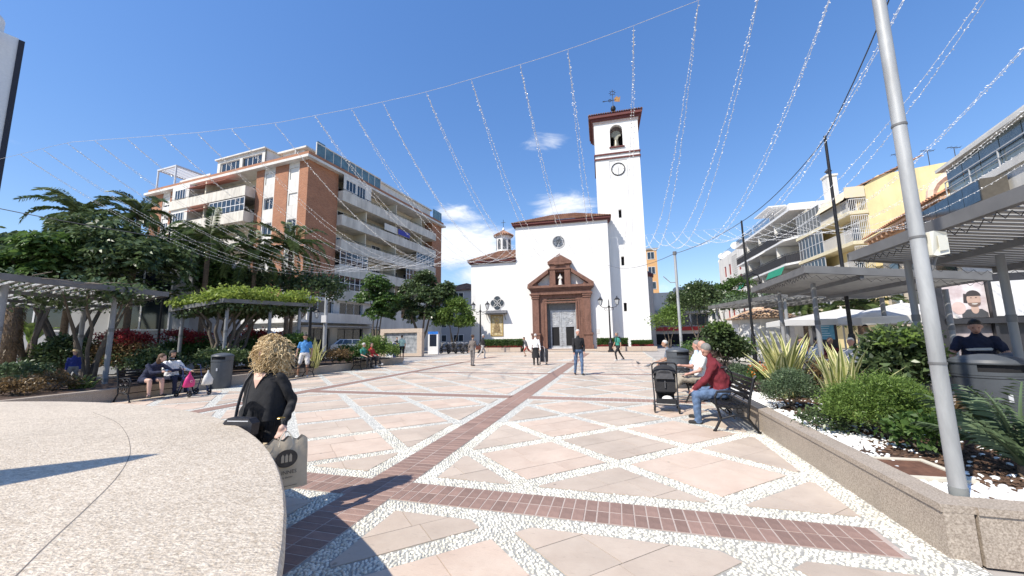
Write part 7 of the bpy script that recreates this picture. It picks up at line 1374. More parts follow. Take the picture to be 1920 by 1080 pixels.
def person(label, loc, rz, pose, c, h=1.7, fat=1., voxel=.016, hair=None, hairkind='short', sleeve='long', legs='long', cat='person', head=(0, 0), skirt=None, feat=True, name='person'):
    """c: colours for top, bottom, shoe, skin"""
    t = thing(name, label, cat, loc, rz); k = h / 1.72; V = Vector; ps = dict(STAND); ps.update(pose); mb = MB(); segs = []
    nz = lambda d: V(d).normalized()
    th, sh = .42 * k, .42 * k; sitz = ps.get('sit')
    hp = {s: V((sx * .095 * k * fat ** .5, 0, 0)) for s, sx in (('L', 1), ('R', -1))}; kn, an = {}, {}
    for s in 'LR': kn[s] = hp[s] + nz(ps[s + 'l'][0]) * th; an[s] = kn[s] + nz(ps[s + 'l'][1]) * sh
    z0 = sitz if sitz else -min(an['L'].z, an['R'].z) + .075 * k
    up = V((0, 0, z0))
    for s in 'LR': hp[s] += up; kn[s] += up; an[s] += up
    pel = up + V((0, 0, .05 * k)); lx, ly = ps['lean']; ax = nz((lx, ly, 1)); che = pel + ax * .36 * k; nb = pel + ax * .50 * k; ax2 = nz((lx * 1.5 + ps.get('neck', (0, 0))[0], ly * 1.5 - .1 + ps.get('neck', (0, 0))[1], 1)); hd = nb + ax2 * .20 * k
    def cap(a, b, r0, r1, reg, n=10): cap_mesh(mb, a, b, r0, r1, n); segs.append((a, b, (r0 + r1) / 2, reg))
    # torso: stacked oval rings
    F_ = fat; rings = [(-.09, .10, .085), (-.04, .155, .115), (.04, .165, .12), (.13, .148, .108 * F_), (.22, .152, .112 * F_), (.32, .172, .118), (.40, .178, .108), (.455, .135, .085), (.50, .07, .065), (.545, .055, .058)]
    vs = []; n_ = 14
    for z, rx, ry in rings:
        ctr = pel + ax * z * k
        for j in range(n_): a = 2 * math.pi * j / n_; vs.append(ctr + V((rx * (F_ if z < .3 else F_ ** .5) * k * math.cos(a), ry * k * (F_ ** .7) * math.sin(a) - (.02 * (F_ - 1) * k if z < .3 else 0), 0)))
    mb.add(vs, [(i * n_ + j, i * n_ + (j + 1) % n_, (i + 1) * n_ + (j + 1) % n_, (i + 1) * n_ + j) for i in range(len(rings) - 1) for j in range(n_)] + [tuple(range(n_ - 1, -1, -1)), tuple((len(rings) - 1) * n_ + j for j in range(n_))])
    wz = ps.get('waist', .06); segs.append((pel - ax * .09 * k, pel + ax * wz * k, .15 * k * F_, 'bottom')); segs.append((pel + ax * (wz + .02) * k, nb - ax * .05 * k, .155 * k * F_, 'top'))
    cap(nb - ax * .02 * k, hd - ax2 * .06 * k, .054 * k, .05 * k, 'skin')
    # head
    hz = RD(head[0]); Hm = Matrix.Rotation(hz, 3, 'Z') @ Matrix.Rotation(RD(head[1]), 3, 'X')
    HP = lambda x, y, z: hd + Hm @ (V((x, y, z)) * k)
    mb.ball(HP(0, 0, .03), (.077 * k, .096 * k, .098 * k), 14, 10, mtx=Hm); mb.ball(HP(0, -.022, -.045), (.060 * k, .072 * k, .066 * k), 12, 8, mtx=Hm); mb.ball(HP(0, -.045, -.082), (.034 * k, .036 * k, .026 * k), 8, 6, mtx=Hm); mb.ball(HP(0, -.1, -.012), (.015 * k, .022 * k, .026 * k), 8, 6, mtx=Hm)
    for sx in (-1, 1): mb.ball(HP(sx * .08, .005, -.005), (.012 * k, .022 * k, .032 * k), 8, 6, mtx=Hm)
    segs.append((HP(0, 0, .05), HP(0, -.02, -.06), .09 * k, 'skin'))
    hands = {}
    for s, sx in (('L', 1), ('R', -1)):
        so = nb - ax * .065 * k + V((sx * .172 * k * F_ ** .4, 0, 0)); d1, d2 = nz(ps[s + 'a'][0]), nz(ps[s + 'a'][1]); el = so + d1 * .285 * k; wr = el + d2 * .245 * k
        r_ = .052 * k * F_ ** .5; up_reg = 'top' if sleeve != 'none' else 'skin'
        if sleeve == 'long': cap(so, el, r_ * 1.12, r_ * .9, 'top'); cap(el, wr, r_ * .9, r_ * .68, 'top')
        else: m_ = so.lerp(el, .62); cap(so, m_, r_ * 1.18, r_ * 1.1, up_reg); cap(m_, el, r_ * .82, r_ * .76, 'skin'); cap(el, wr, r_ * .78, r_ * .52, 'skin')
        pm = wr + d2 * .055 * k; mb.ball(pm, (.036 * k, .036 * k, .036 * k), 8, 6); cap(wr, pm, .028 * k, .034 * k, 'skin'); side = d2.cross(V((0, 0, 1)));
        side = side.normalized() if side.length > .2 else V((sx, 0, 0)).cross(d2).cross(d2).normalized() * -sx if False else (side.normalized() if side.length > 1e-3 else V((1, 0, 0)))
        if abs(d2.z) > .8: side = V((0, 1, 0)); 
        curl = ps.get('curl', nz(d2 + V((-sx * .25, -.15, -.1))))
        for q in range(4):
            o_ = side * (q - 1.5) * .019 * k; f0 = pm + d2 * .025 * k + o_; f1 = f0 + d2 * (.035 + .006 * (q in (1, 2))) * k; f2 = f1 + curl * (.034 + .006 * (q in (1, 2))) * k; cap(f0, f1, .0095 * k, .009 * k, 'skin', 6); cap(f1, f2, .009 * k, .007 * k, 'skin', 6)
        t0 = wr + d2 * .03 * k - side * .03 * k; t1 = t0 - side * .02 * k + d2 * .03 * k; cap(t0, t1, .011 * k, .009 * k, 'skin', 6); cap(t1, t1 + d2 * .026 * k, .009 * k, .008 * k, 'skin', 6); hands[s] = t.matrix_basis @ (pm + d2 * .05 * k)
        rg = .078 * k * F_ ** .6
        if legs == 'long': cap(hp[s], kn[s], rg * 1.12, rg * .78, 'bottom'); cap(kn[s], an[s], rg * .78, rg * .6, 'bottom')
        elif legs == 'shorts': m_ = hp[s].lerp(kn[s], .82); cap(hp[s], m_, rg * 1.2, rg * 1.02, 'bottom'); cap(m_, kn[s], rg * .72, rg * .68, 'skin'); q_ = kn[s].lerp(an[s], .4); cap(kn[s], q_, rg * .66, rg * .66, 'skin'); cap(q_, an[s], rg * .66, rg * .42, 'skin')
        elif legs == 'bare': m_ = hp[s].lerp(kn[s], .5); cap(hp[s], m_, rg * 1.2, rg, 'bottom'); cap(m_, kn[s], rg * .85, rg * .72, 'skin'); q_ = kn[s].lerp(an[s], .4); cap(kn[s], q_, rg * .68, rg * .66, 'skin'); cap(q_, an[s], rg * .66, rg * .42, 'skin')
        fd = nz(V((sx * .18, -1, ps.get('toe' + s, 0)))); a0 = an[s] + V((0, .03 * k, -.035 * k)); cap(a0, a0 + fd * .16 * k, .042 * k, .036 * k, 'shoe'); cap(an[s] + V((0, 0, .0)), a0, .04 * k, .042 * k, 'shoe')
    me = remesh(mb, voxel); cols = dict(top=c['top'], bottom=c['bottom'], shoe=c.get('shoe') or cloth('dark_shoe', (.03, .03, .03)), skin=c.get('skin') or skin_m()); paint(me, segs, cols); ob('body', me, t)
    if feat:
        f = MB()
        for sx in (-1, 1): f.ball(HP(sx * .032, -.085, .02), (.011 * k, .006 * k, .007 * k), 6, 4, mtx=Hm)
        f.ball(HP(0, -.093, -.06), (.022 * k, .004 * k, .005 * k), 6, 4, mtx=Hm); tag(f.build('eyes_and_mouth', M('dark_features', (.04, .02, .02), .5), t), kind='stuff')
    if hair:
        g = MB()
        if hairkind == 'short': g.ball(HP(0, .012, .052), (.081 * k, .097 * k, .086 * k), 14, 10, mtx=Hm @ Matrix.Rotation(RD(-22), 3, 'X'))
        elif hairkind == 'bun': g.ball(HP(0, .014, .045), (.088 * k, .102 * k, .1 * k), 14, 10, mtx=Hm); g.ball(HP(0, .1, .07), (.045 * k,) * 3)
        elif hairkind == 'long': g.ball(HP(0, .018, .045), (.09 * k, .102 * k, .1 * k), 14, 10, mtx=Hm); g.ball(HP(0, .055, -.07), (.095 * k, .065 * k, .13 * k), 12, 8, mtx=Hm)
        elif hairkind == 'scarf': g.ball(HP(0, .012, .03), (.096 * k, .108 * k, .112 * k), 14, 10, mtx=Hm); g.ball(HP(0, .0, -.13), (.11 * k, .11 * k, .075 * k), 12, 8)
        elif hairkind == 'hat': g.lathe([(.17 * k, 0), (.17 * k, .012), (.09 * k, .02), (.085 * k, .09 * k), (.02, .1 * k)], HP(0, .0, .065), 16)
        hm_ = remesh(g, .012, 3, 'hair') if hairkind != 'hat' else g.mesh('hat', [hair]); hm_.materials.clear(); hm_.materials.append(hair)
        if hairkind in ('short', 'bun', 'long', 'scarf'):   # open the face
            import bmesh; bm = bmesh.new(); bm.from_mesh(hm_); iv = Hm.inverted()
            cut = []
            for v_ in bm.verts:
                q = iv @ (v_.co - hd) / k
                lim = .065 if hairkind == 'short' else .072
                if q.y < -.045 and abs(q.x) < lim and -.14 < q.z < (.062 if hairkind != 'scarf' else .05): cut.append(v_)
                elif hairkind == 'short' and (q.z < -.03 + .25 * min(0, -q.y) or (q.y < -.02 and q.z < .03)): cut.append(v_)
            bmesh.ops.delete(bm, geom=cut, context='VERTS'); bm.to_mesh(hm_); bm.free()
        ob('hat' if hairkind == 'hat' else ('headscarf' if hairkind == 'scarf' else 'hair'), hm_, t)
    if skirt:
        s_ = MB(); zt, zb, rt, rb, mat = skirt; n_ = 18; v_ = []
        for i, f in enumerate(np.linspace(0, 1, 5)):
            for j in range(n_): a = 2 * math.pi * j / n_; r = (rt + (rb - rt) * f) * k * (1 + .05 * math.sin(5 * a + i)); v_.append((r * math.cos(a), r * .72 * math.sin(a), (zt + (zb - zt) * f) * k))
        s_.add(v_, [(i * n_ + j, i * n_ + (j + 1) % n_, (i + 1) * n_ + (j + 1) % n_, (i + 1) * n_ + j) for i in range(4) for j in range(n_)]); s_.build('skirt', mat, t, smooth=True)
    t['hl'] = 1; del t['hl']
    return t, hands
H_GREY, H_WHITE, H_DARK, H_BROWN = M('grey_hair', (.20, .19, .175), .8, .2, 40), M('white_hair', (.52, .50, .47), .8, .1, 40), M('dark_hair', (.02, .016, .013), .6, .3, 40), M('brown_hair', (.10, .055, .03), .7, .3, 40)
BLK = cloth('black', (.017, .017, .019)); JEAN = cloth('blue_denim', (.095, .15, .25), .35, 12); WHT = cloth('white', (.78, .77, .75), .05); NAV = cloth('navy', (.018, .022, .05)); GRY = cloth('grey', (.2, .19, .18))
SRED = skin_m('ruddy_skin', (.50, .27, .20)); STAN = skin_m('tanned_skin', (.42, .24, .16))
FR, FL_ = -RD(90 + AL), RD(90 - AL)       # facing out from the right and left planters
# --- the woman with curly hair in front
def woman():
    q = at(505, 660, 3.62); L0 = Vector((q.x, q.y, 0)); rz = RD(-12)
    t, hn = person('woman with curly blonde hair in a black fringed top, carrying a paper bag', L0, rz, dict(STAND, La=((.40, .30, -1), (.16, -.62, -.85)), Ra=((-.2, .0, -1), (.25, -.6, -.8)), Ll=((.03, -.16, -1), (0, .05, -1)), Rl=((-.03, .12, -1), (0, .2, -1)), lean=(0, -.02), curl=Vector((-.3, -.55, -.75))), dict(top=BLK, bottom=BLK, skin=skin_m('fair_skin', (.56, .36, .28))), 1.54, 1.0, .0075, feat=False, head=(-95, 4))
    # loose blouse with a fringed lower edge
    bl = MB(); n = 40; rows = [(1.245, .14, .098), (1.16, .17, .12), (1.05, .178, .136), (.95, .186, .148), (.87, .192, .152)]; v = []
    for i, (z, rx, ry) in enumerate(rows):
        for j in range(n): a = 2 * math.pi * j / n; w_ = 1 + .035 * i * math.sin(7 * a + i * .3) * .5 + .012 * math.sin(17 * a); v.append((rx * w_ * math.cos(a), ry * w_ * math.sin(a), z))
    bl.add(v, [(i * n + j, i * n + (j + 1) % n, (i + 1) * n + (j + 1) % n, (i + 1) * n + j) for i in range(len(rows) - 1) for j in range(n)]); bl.build('blouse', BLK, t, smooth=True)
    fr = MB(); rr = random.Random(2)
    for j in range(150):
        a = 2 * math.pi * j / 150; z = 1.0 + .05 * math.sin(a * 3); r = 1.02; x, y = .184 * r * math.cos(a), .143 * r * math.sin(a); fr.path([(x, y, z), (x * 1.03, y * 1.03, z - .06), (x * 1.04 + rr.uniform(-.006, .006), y * 1.04, z - .13 - rr.uniform(0, .04))], [.004, .0035, .002], 4)
    tag(fr.build('fringe', BLK, t), kind='stuff')
    # open neckline: skin shows as a V
    nk = MB(); nk.add([(-.075, -.078, 1.295), (.065, -.078, 1.295), (.035, -.112, 1.235), (0, -.128, 1.16), (-.04, -.112, 1.235)], [(0, 4, 2, 1), (4, 3, 2)]); nk.build('neckline', skin_m('fair_skin'), t)
    # curls
    hb = MB(); hc = Vector((0.0, .02, 1.50)); hb.ball(hc, (.108, .115, .115), 18, 12); hb.ball(hc + Vector((.02, .03, -.11)), (.118, .11, .12), 16, 10)
    ho = ob('hair', remesh(hb, .014, 2, 'hair'), t); ho.data.materials.clear(); m_bl = leafmat('curly_blonde', (.34, .22, .09), (.88, .70, .42), 0., .5, 8.); ho.data.materials.append(M('blonde_underlayer', (.42, .28, .12), .7, .3, 30))
    cu = MB()
    for j in range(1000):
        d = Vector((rr.gauss(0, 1), rr.gauss(0, 1), rr.gauss(0, 1))).normalized()
        if d.z < -.75: continue
        b = hc + Vector((d.x * (.10 if d.z > 0 else .118) + (.018 if d.z < 0 else 0), d.y * .112 + (.02 if d.z < 0 else 0), d.z * (.125 if d.z > 0 else .22))); tg = Vector((d.x * .35, d.y * .35, -.9 + max(0, d.z) * .5)) + Vector((rr.uniform(-.4, .4),) * 3); tg.normalize(); e1 = tg.orthogonal().normalized(); e2 = tg.cross(e1); R0 = rr.uniform(.006, .015); ln = rr.uniform(.06, .17); ph = rr.uniform(0, 6.28); k = 13
        cu.path([b + tg * (ln * i / k - .03) + d * .012 + (e1 * math.cos(ph + i * 1.0) + e2 * math.sin(ph + i * 1.0)) * R0 for i in range(k + 1)], [.0045 * (1 - .4 * i / k) for i in range(k + 1)], 4, cap=False)
    tag(cu.build('curls', m_bl, ho, smooth=True), kind='stuff')
    # shoulder bag and strap
    sb = thing('shoulder_bag', 'black shoulder bag hanging at the curly haired woman\'s hip', 'bag', L0, rz); m_ = MB(); m_.extr([(-.02 + x_, -.26, .84 + z_) for x_, z_ in ((-.14, -.06), (-.11, -.09), (.11, -.09), (.14, -.06), (.15, .04), (.11, .08), (-.11, .08), (-.15, .04))], (0, .08, 0)); m_.ball((-.17, -.18, .82), (.09, .07, .09), 12, 8); m_.build('pouch', M('black_leather', (.022, .023, .03), .45, .3, 20, bump=.2), sb, smooth='auto'); s_ = MB(); pth = [(-.15, -.17, .88), (-.15, -.155, 1.0), (-.14, -.135, 1.12), (-.12, -.115, 1.22), (-.10, -.06, 1.31), (-.08, .02, 1.325), (0, .12, 1.2), (.05, .15, 1.05)]
    for a, b in zip(pth[:-1], pth[1:]): s_.beam(a, b, .008, .028, up=(0, -1, .2))
    s_.build('strap', M('grey_webbing', (.05, .05, .055), .7), sb); zp = MB(); zp.beam((-.13, -.262, .895), (.09, -.262, .90), .004, .008); zp.build('zip', M('silver_alu', (.55, .56, .58), .5), sb)
    br = MB(); w_ = hn['L']; br.path([w_ + Vector((.03 * math.cos(a), .03 * math.sin(a), .135)) for a in np.linspace(0, 6.0, 12)], .004, 5); tag(br.build('bracelet', M('gold', (.6, .42, .15), .3, metal=.9)), 'thin gold bracelet on the curly haired woman\'s wrist', 'bracelet')
    # paper carrier bag held in the hand
    hpos = hn['L']; bz = RD(40); bg = thing('paper_bag', 'brown paper carrier bag held by the curly haired woman', 'bag', (hpos.x + .045, hpos.y + .02, hpos.z - .465), bz)
    W, D_, Hh = .175, .065, .42; pb = MB(); nx, nzr = 9, 8; v = []
    def side(sg):
        o = len(pb.v); vv = []
        for i in range(nzr + 1):
            f = i / nzr
            for j in range(nx + 1):
                x = -W + 2 * W * j / nx; taper = 1 - .04 * f; bulge = .02 * math.sin(math.pi * j / nx) * math.sin(math.pi * f) + .012 * math.sin(j * 1.7 + i * .9) * f; top = .02 * math.sin(j * 2.1) * (f > .99) + (.03 * abs(j - nx / 2) / nx if f > .99 else 0); vv.append((x * taper, sg * (D_ * (1 - .55 * f) + bulge), Hh * f - top))
        pb.add(vv, [(i * (nx + 1) + j, i * (nx + 1) + j + 1, (i + 1) * (nx + 1) + j + 1, (i + 1) * (nx + 1) + j) for i in range(nzr) for j in range(nx)]); return vv
    a_, b_ = side(-1), side(1); pb.add([a_[0], a_[nx], b_[nx], b_[0]], [(0, 1, 2, 3)])
    for j in (0, nx):
        for i in range(nzr):
            p0, p1 = a_[i * (nx + 1) + j], a_[(i + 1) * (nx + 1) + j]; q0, q1 = b_[i * (nx + 1) + j], b_[(i + 1) * (nx + 1) + j]; m0 = [(p0[0] + q0[0]) / 2 - (.03 * i / nzr) * (1 if j else -1), 0, p0[2]]; m1_ = [(p1[0] + q1[0]) / 2 - (.03 * (i + 1) / nzr) * (1 if j else -1), 0, p1[2]]; pb.add([p0, p1, m1_, m0, q0, q1], [(0, 1, 2, 3), (3, 2, 5, 4)])
    kr = M('kraft_paper', (.60, .50, .36), .8, .12, 5, bump=.3, bscale=9); pb.build('paper_body', kr, bg, smooth=True)
    for sg in (-1, 1):
        hdl = MB(); hdl.path([(-.055, sg * .03, Hh - .06), (-.045, sg * .02, Hh + .01), (-.015, 0, Hh + .055), (.015, 0, Hh + .055), (.045, sg * .02, Hh + .01), (.055, sg * .03, Hh - .06)], .006, 6); hdl.build('handle', M('twisted_paper', (.66, .6, .48), .8), bg)
    pk = M('dark_print', (.075, .062, .05), .7, .3, 20); em = MB(); em.add([(.085 * math.cos(q * math.pi / 12), -D_ - .022, .265 + .075 * math.sin(q * math.pi / 12)) for q in range(24)], [tuple(range(24))]); e_o = em.build('round_print', pk, bg)
    bt = MB()
    for x in (-.03, .0, .03): bt.add([(x - .011, -D_ - .0235, .235), (x + .011, -D_ - .0235, .235), (x + .011, -D_ - .0235, .285), (x, -D_ - .0235, .305), (x - .011, -D_ - .0235, .285)], [(0, 1, 2, 3, 4)])
    bt.build('print_building', kr, bg); text_part(bg, 'printed_name', 'DUNNES', .043, pk, (-.088, -D_ - .024, .135), ext=.0005); text_part(bg, 'printed_script', 'Simply Better', .022, pk, (-.066, -D_ - .022, .10), ext=.0005); ln = MB(); ln.box(-.09, .09, -D_ - .015, -D_ - .0145, .03, .034); ln.build('printed_line', pk, bg)
woman()
# --- walkers across the plaza
G0 = lambda x, y: G(x, y)
person('white haired man in a black jacket and jeans walking towards the camera', G0(1086, 703), RD(6), dict(WALK, La=((.22, .1, -1), (-.2, -.7, -1)), Ll=((.02, -.2, -1), (0, .05, -1)), Rl=((-.02, .12, -1), (0, .3, -1))), dict(top=BLK, bottom=JEAN, skin=SRED), 1.76, 1.12, .014, H_WHITE)
t, hn = person('woman in a white jacket and black skirt pulling a shopping trolley', G0(1005, 685), RD(172), dict(WALK, Ll=((.02, -.1, -1), (0, .05, -1)), Rl=((-.02, .08, -1), (0, .12, -1)), La=((-.3 + .5, .25, -1), (.1, .2, -1)), Ra=((-.22, .3, -1), (-.15, .35, -1))), dict(top=WHT, bottom=BLK, skin=skin_m()), 1.64, 1.12, .016, H_WHITE, 'short', skirt=(.9, .42, .17, .23, BLK))
def trolley():
    q = G0(1020, 684); t = thing('shopping_trolley', 'dark two wheeled shopping trolley pulled behind the woman in white', 'trolley', q, RD(150)); b = MB(); b.extr([(-.19, -.14, .16), (.19, -.14, .16), (.2, -.16, .78), (.15, -.13, .88), (-.15, -.13, .88), (-.2, -.16, .78)], (0, .26, 0)); b.build('bag', M('charcoal_nylon', (.06, .058, .065), .7, .2, 9), t); f = MB(); f.path([(-.15, .14, .1), (-.13, .16, .95), (0, .17, 1.02), (.13, .16, .95), (.15, .14, .1)], .012, 6); f.build('frame', M('silver_alu', (.55, .56, .58), .5), t)
    for s in (-1, 1):
        w_ = MB(); w_.path([(s * .2, .1 + .085 * math.cos(a), .095 + .085 * math.sin(a)) for a in np.linspace(0, 5.9, 14)], .014, 6); w_.tube((s * .17, .1, .095), (s * .21, .1, .095), .03); w_.build('wheel', M('tyre_rubber', (.015, .015, .015), .8), t)
trolley()
person('woman in a grey brown trouser suit near the left lamp post', G0(886, 686), RD(150), dict(WALK, Ll=((.02, -.12, -1), (0, .03, -1)), Rl=((-.02, .06, -1), (0, .12, -1)), Ra=((-.1, -.3, -1), (.2, -.8, .1))), dict(top=cloth('taupe', (.16, .135, .12)), bottom=cloth('taupe_grey', (.19, .175, .17)), skin=skin_m()), 1.64, 1., .016, H_BROWN, 'bun')
q = G0(890, 686); hb = MB(); hb.extr([(-.13, 0, 0), (.13, 0, 0), (.12, 0, .2), (-.12, 0, .2)], (0, .1, 0)); ht = thing('handbag', 'reddish brown handbag at the side of the woman in taupe', 'bag', q + Vector((.22, -.05, .88)), .4); hb.build('bag_body', M('brown_leather', (.18, .06, .04), .5), ht); s_ = MB(); s_.path([(-.1, .05, .2), (-.25, .1, .5), (-.14, .05, .56), (.1, .05, .2)], .008, 5); s_.build('strap', M('brown_leather'), ht)
person('man in a dark jacket and grey trousers striding right before the chapel', G0(905, 672), RD(105), dict(WALK, Ll=((.02, -.5, -1), (0, .1, -1)), Rl=((-.02, .3, -1), (0, .9, -1))), dict(top=BLK, bottom=cloth('light_grey', (.42, .41, .40)), shoe=WHT, skin=skin_m()), 1.74, 1.08, .018, H_WHITE)
person('person in a dark jacket and red shorts hurrying left before the portal', G0(988, 668), RD(-80), dict(WALK, Ll=((.02, -.9, -1), (0, .4, -1)), Rl=((-.02, .7, -1), (0, 1.4, -1)), lean=(0, -.28)), dict(top=cloth('slate', (.08, .085, .1)), bottom=cloth('dull_red', (.30, .06, .05)), skin=STAN), 1.6, 1., .018, H_DARK, legs='shorts')
person('man in a green shirt and black trousers striding left by the tower', G0(1160, 676), RD(-75), dict(WALK, Ll=((.02, -.75, -1), (0, .15, -1)), Rl=((-.02, .45, -1), (0, .7, -1))), dict(top=cloth('teal_green', (.04, .25, .19)), bottom=BLK, shoe=WHT, skin=STAN), 1.74, 1., .018, H_GREY, sleeve='short')
q = G0(1160, 676); bp = MB(); bp.ball((0, 0, 0), (.15, .11, .24), 12, 8); bt = thing('backpack', 'black backpack on the man in a green shirt', 'bag', q + Vector((.14, .06, 1.22)), RD(-75)); bp.build('pack_body', BLK, bt, smooth=True); s_ = MB(); s_.path([(.08, -.08, .2), (.09, -.28, .22), (.1, -.3, -.05), (.08, -.1, -.2)], .018, 6); s_.path([(-.08, -.08, .2), (-.09, -.28, .22), (-.1, -.3, -.05), (-.08, -.1, -.2)], .018, 6); s_.build('strap', BLK, bt)
person('man in a blue shirt and white shorts standing by the left planter', G0(569, 707), RD(20), dict(STAND, La=((.3, .12, -1), (-.05, -.1, -1)), Ra=((-.35, .12, -1), (-.1, -.3, -1)), Ll=((.06, -.1, -1), (.02, .02, -1)), Rl=((-.2, -.05, -1), (-.1, .05, -1)), neck=(0, -.25)), dict(top=cloth('azure', (.07, .24, .52)), bottom=cloth('off_white', (.70, .66, .62), .05), shoe=WHT, skin=STAN), 1.78, 1.08, .014, H_DARK, sleeve='short', legs='shorts', head=(20, 25))
person('man in a mint shirt and dark shorts reaching over the cabinet', G0(753, 676), RD(-150), dict(STAND, La=((.2, -.5, -.8), (.1, -1, .1)), Ra=((-.2, .1, -1), (0, -.3, -1))), dict(top=cloth('mint', (.36, .52, .45)), bottom=BLK, skin=STAN), 1.74, 1.05, .018, H_DARK, sleeve='short', legs='shorts')
person('dark haired person in black behind the white and blue cabinet', G0(741, 671) + Vector((-.2, 1.0, 0)), RD(40), STAND, dict(top=BLK, bottom=BLK), 1.62, 1., .02, H_DARK)
# --- seated people
def seat(v, side, du=0.): return P(1.83 - du, v) if side == 'R' else P(-12.98 + du, v)
person('heavy man in a maroon jumper and jeans seated on the right bench', seat(7.62, 'R', .04), FR - .22, dict(SIT, La=((.12, -.55, -1), (-.15, -.85, -.75)), Ra=((-.12, -.55, -1), (.15, -.85, -.75)), lean=(0, -.22), Ll=((.22, -1, -.1), (.03, .02, -1)), Rl=((-.2, -1, -.08), (-.02, -.02, -1)), neck=(0, -.1)), dict(top=cloth('maroon', (.15, .014, .022), .2, 10), bottom=JEAN, skin=SRED), 1.78, 1.38, .012, H_GREY, head=(-48, 6), feat=True)
_q = seat(7.62, 'R', .04); _t = thing('sling_bag', 'black sling strap across the back of the man in maroon', 'bag', _q, FR - .22); _m = MB()
_pts = [(.16, -.02, .98), (.1, .10, .99), (0, .165, .90), (-.12, .185, .76), (-.2, .15, .66), (-.235, .02, .62)]
for _a, _b in zip(_pts[:-1], _pts[1:]): _m.beam(_a, _b, .035, .012, up=(0, 1, .4))
_m.build('strap', BLK, _t); _m = MB(); _m.ball((-.24, -.06, .6), (.05, .1, .08)); _m.build('pouch', BLK, _t, smooth=True)
person('bald man in a pale blue shirt with folded arms on the right bench', seat(10.15, 'R'), FR, dict(SIT, Ll=((.1, -1, .02), (.0, -.7, -1)), Rl=((-.1, -1, .02), (0, -.6, -1)), La=((.2, -.5, -1), (-.9, -.5, .1)), Ra=((-.2, -.5, -1), (.9, -.5, .1)), lean=(0, .12)), dict(top=cloth('pale_blue', (.5, .6, .74), .06), bottom=cloth('khaki', (.32, .28, .22)), skin=SRED), 1.74, 1.1, .014, H_GREY, sleeve='short', head=(-25, 0))
person('bald man in a white shirt with sunglasses on the right bench', seat(9.65, 'R'), FR, dict(SIT, Ll=((.1, -1, .02), (0, -.7, -1)), Rl=((-.1, -1, .02), (0, -.9, -1)), lean=(0, .14), Ra=((-.3, -.6, -.8), (.2, -1, .1))), dict(top=WHT, bottom=cloth('khaki'), skin=SRED), 1.76, 1.15, .014, None, sleeve='short', head=(-30, 0))
person('grey haired man in black shorts on the far right bench', seat(13.5, 'R', .1), FR, dict(SIT, lean=(0, -.2), legs='x'), dict(top=cloth('grey_blue', (.2, .23, .28)), bottom=BLK, skin=STAN), 1.7, 1.05, .016, H_WHITE, sleeve='short', legs='shorts')
person('grey haired person in a green shirt on the far left bench', seat(17.0, 'L'), FL_, dict(SIT, lean=(0, -.05)), dict(top=cloth('sea_green', (.04, .22, .17)), bottom=BLK, skin=skin_m()), 1.66, 1.15, .016, H_WHITE, sleeve='short', head=(30, 0))
person('woman in a red top with crossed legs on the far left bench', seat(17.7, 'L'), FL_, dict(SIT, lean=(0, .0), Ll=((.0, -1, .12), (-.2, -.6, -1))), dict(top=cloth('red', (.42, .03, .03)), bottom=BLK, shoe=WHT, skin=skin_m()), 1.64, 1.05, .016, H_DARK, 'long', head=(-20, 0))
person('hunched person in navy with bare calves on the left bench', seat(7.55, 'L', .05), FL_, dict(SIT, lean=(.25, -.45), La=((.5, -.6, -.7), (.6, -.7, .1)), Ra=((0, -.7, -.8), (.4, -.8, .1))), dict(top=NAV, bottom=NAV, skin=skin_m('fair_skin')), 1.62, 1.2, .014, H_BROWN, 'long', legs='bare', head=(35, 10))
person('woman in a white jacket and dark headscarf behind the wheeled walker', seat(8.2, 'L', .0), FL_, dict(SIT, lean=(-.08, -.08), La=((.35, -.5, -.8), (.1, -.8, -.2)), Ra=((-.4, -.5, -.7), (-.1, -.9, -.1))), dict(top=WHT, bottom=NAV, skin=STAN), 1.62, 1.2, .014, M('dark_scarf', (.02, .022, .02), .8), 'scarf', head=(-15, 0))
# --- terrace people
_t, _h = person('man in a navy T-shirt with a white print behind the bins', P(6.15, 8.6), RD(-48), dict(STAND, La=((.45, -.25, -1), (-.1, -.5, -.9)), Ra=((-.45, -.25, -1), (.1, -.5, -.9)), lean=(0, -.25), neck=(0, -.35)), dict(top=NAV, bottom=GRY, skin=SRED), 1.74, 1.3, .012, H_DARK, sleeve='short', head=(0, 25))
_m = MB(); _m.extr([(-.15, -.31, 1.245), (-.05, -.318, 1.262), (.13, -.315, 1.268), (.15, -.308, 1.25), (.14, -.303, 1.225), (-.12, -.303, 1.218)], (0, .06, -.01)); _m.build('shirt_print', M('white_print_ink', (.75, .75, .75), .7), _t)
CH = M('white_resin', (.72, .72, .7), .5, .04)
def chair(label, loc, rz, mat, group='terrace chairs'):
    t = thing('terrace_chair', label, 'chair', loc, rz, group); s = MB(); s.box(-.23, .23, -.22, .22, .42, .45); s.build('seat', mat, t); b = MB(); b.box(-.22, .22, .19, .22, .5, .88); b.build('backrest', mat, t)
    for x in (-.21, .21):
        for y in (-.2, .2): l_ = MB(); l_.tube((x, y, 0), (x, y, .42 if y < 0 else .86), .014, n=6); l_.build('leg', mat, t)
def table(label, loc, mat):
    t = thing('terrace_table', label, 'table', loc, 0, 'terrace tables'); s = MB(); s.lathe([(.38, .71), (.4, .72), (.4, .74), (.38, .75)], n=20); s.build('tabletop', mat, t); p_ = MB(); p_.tube((0, 0, .04), (0, 0, .71), .03); p_.lathe([(.22, 0), (.22, .02), (.04, .05)], n=12); p_.build('pedestal', m_rail, t)
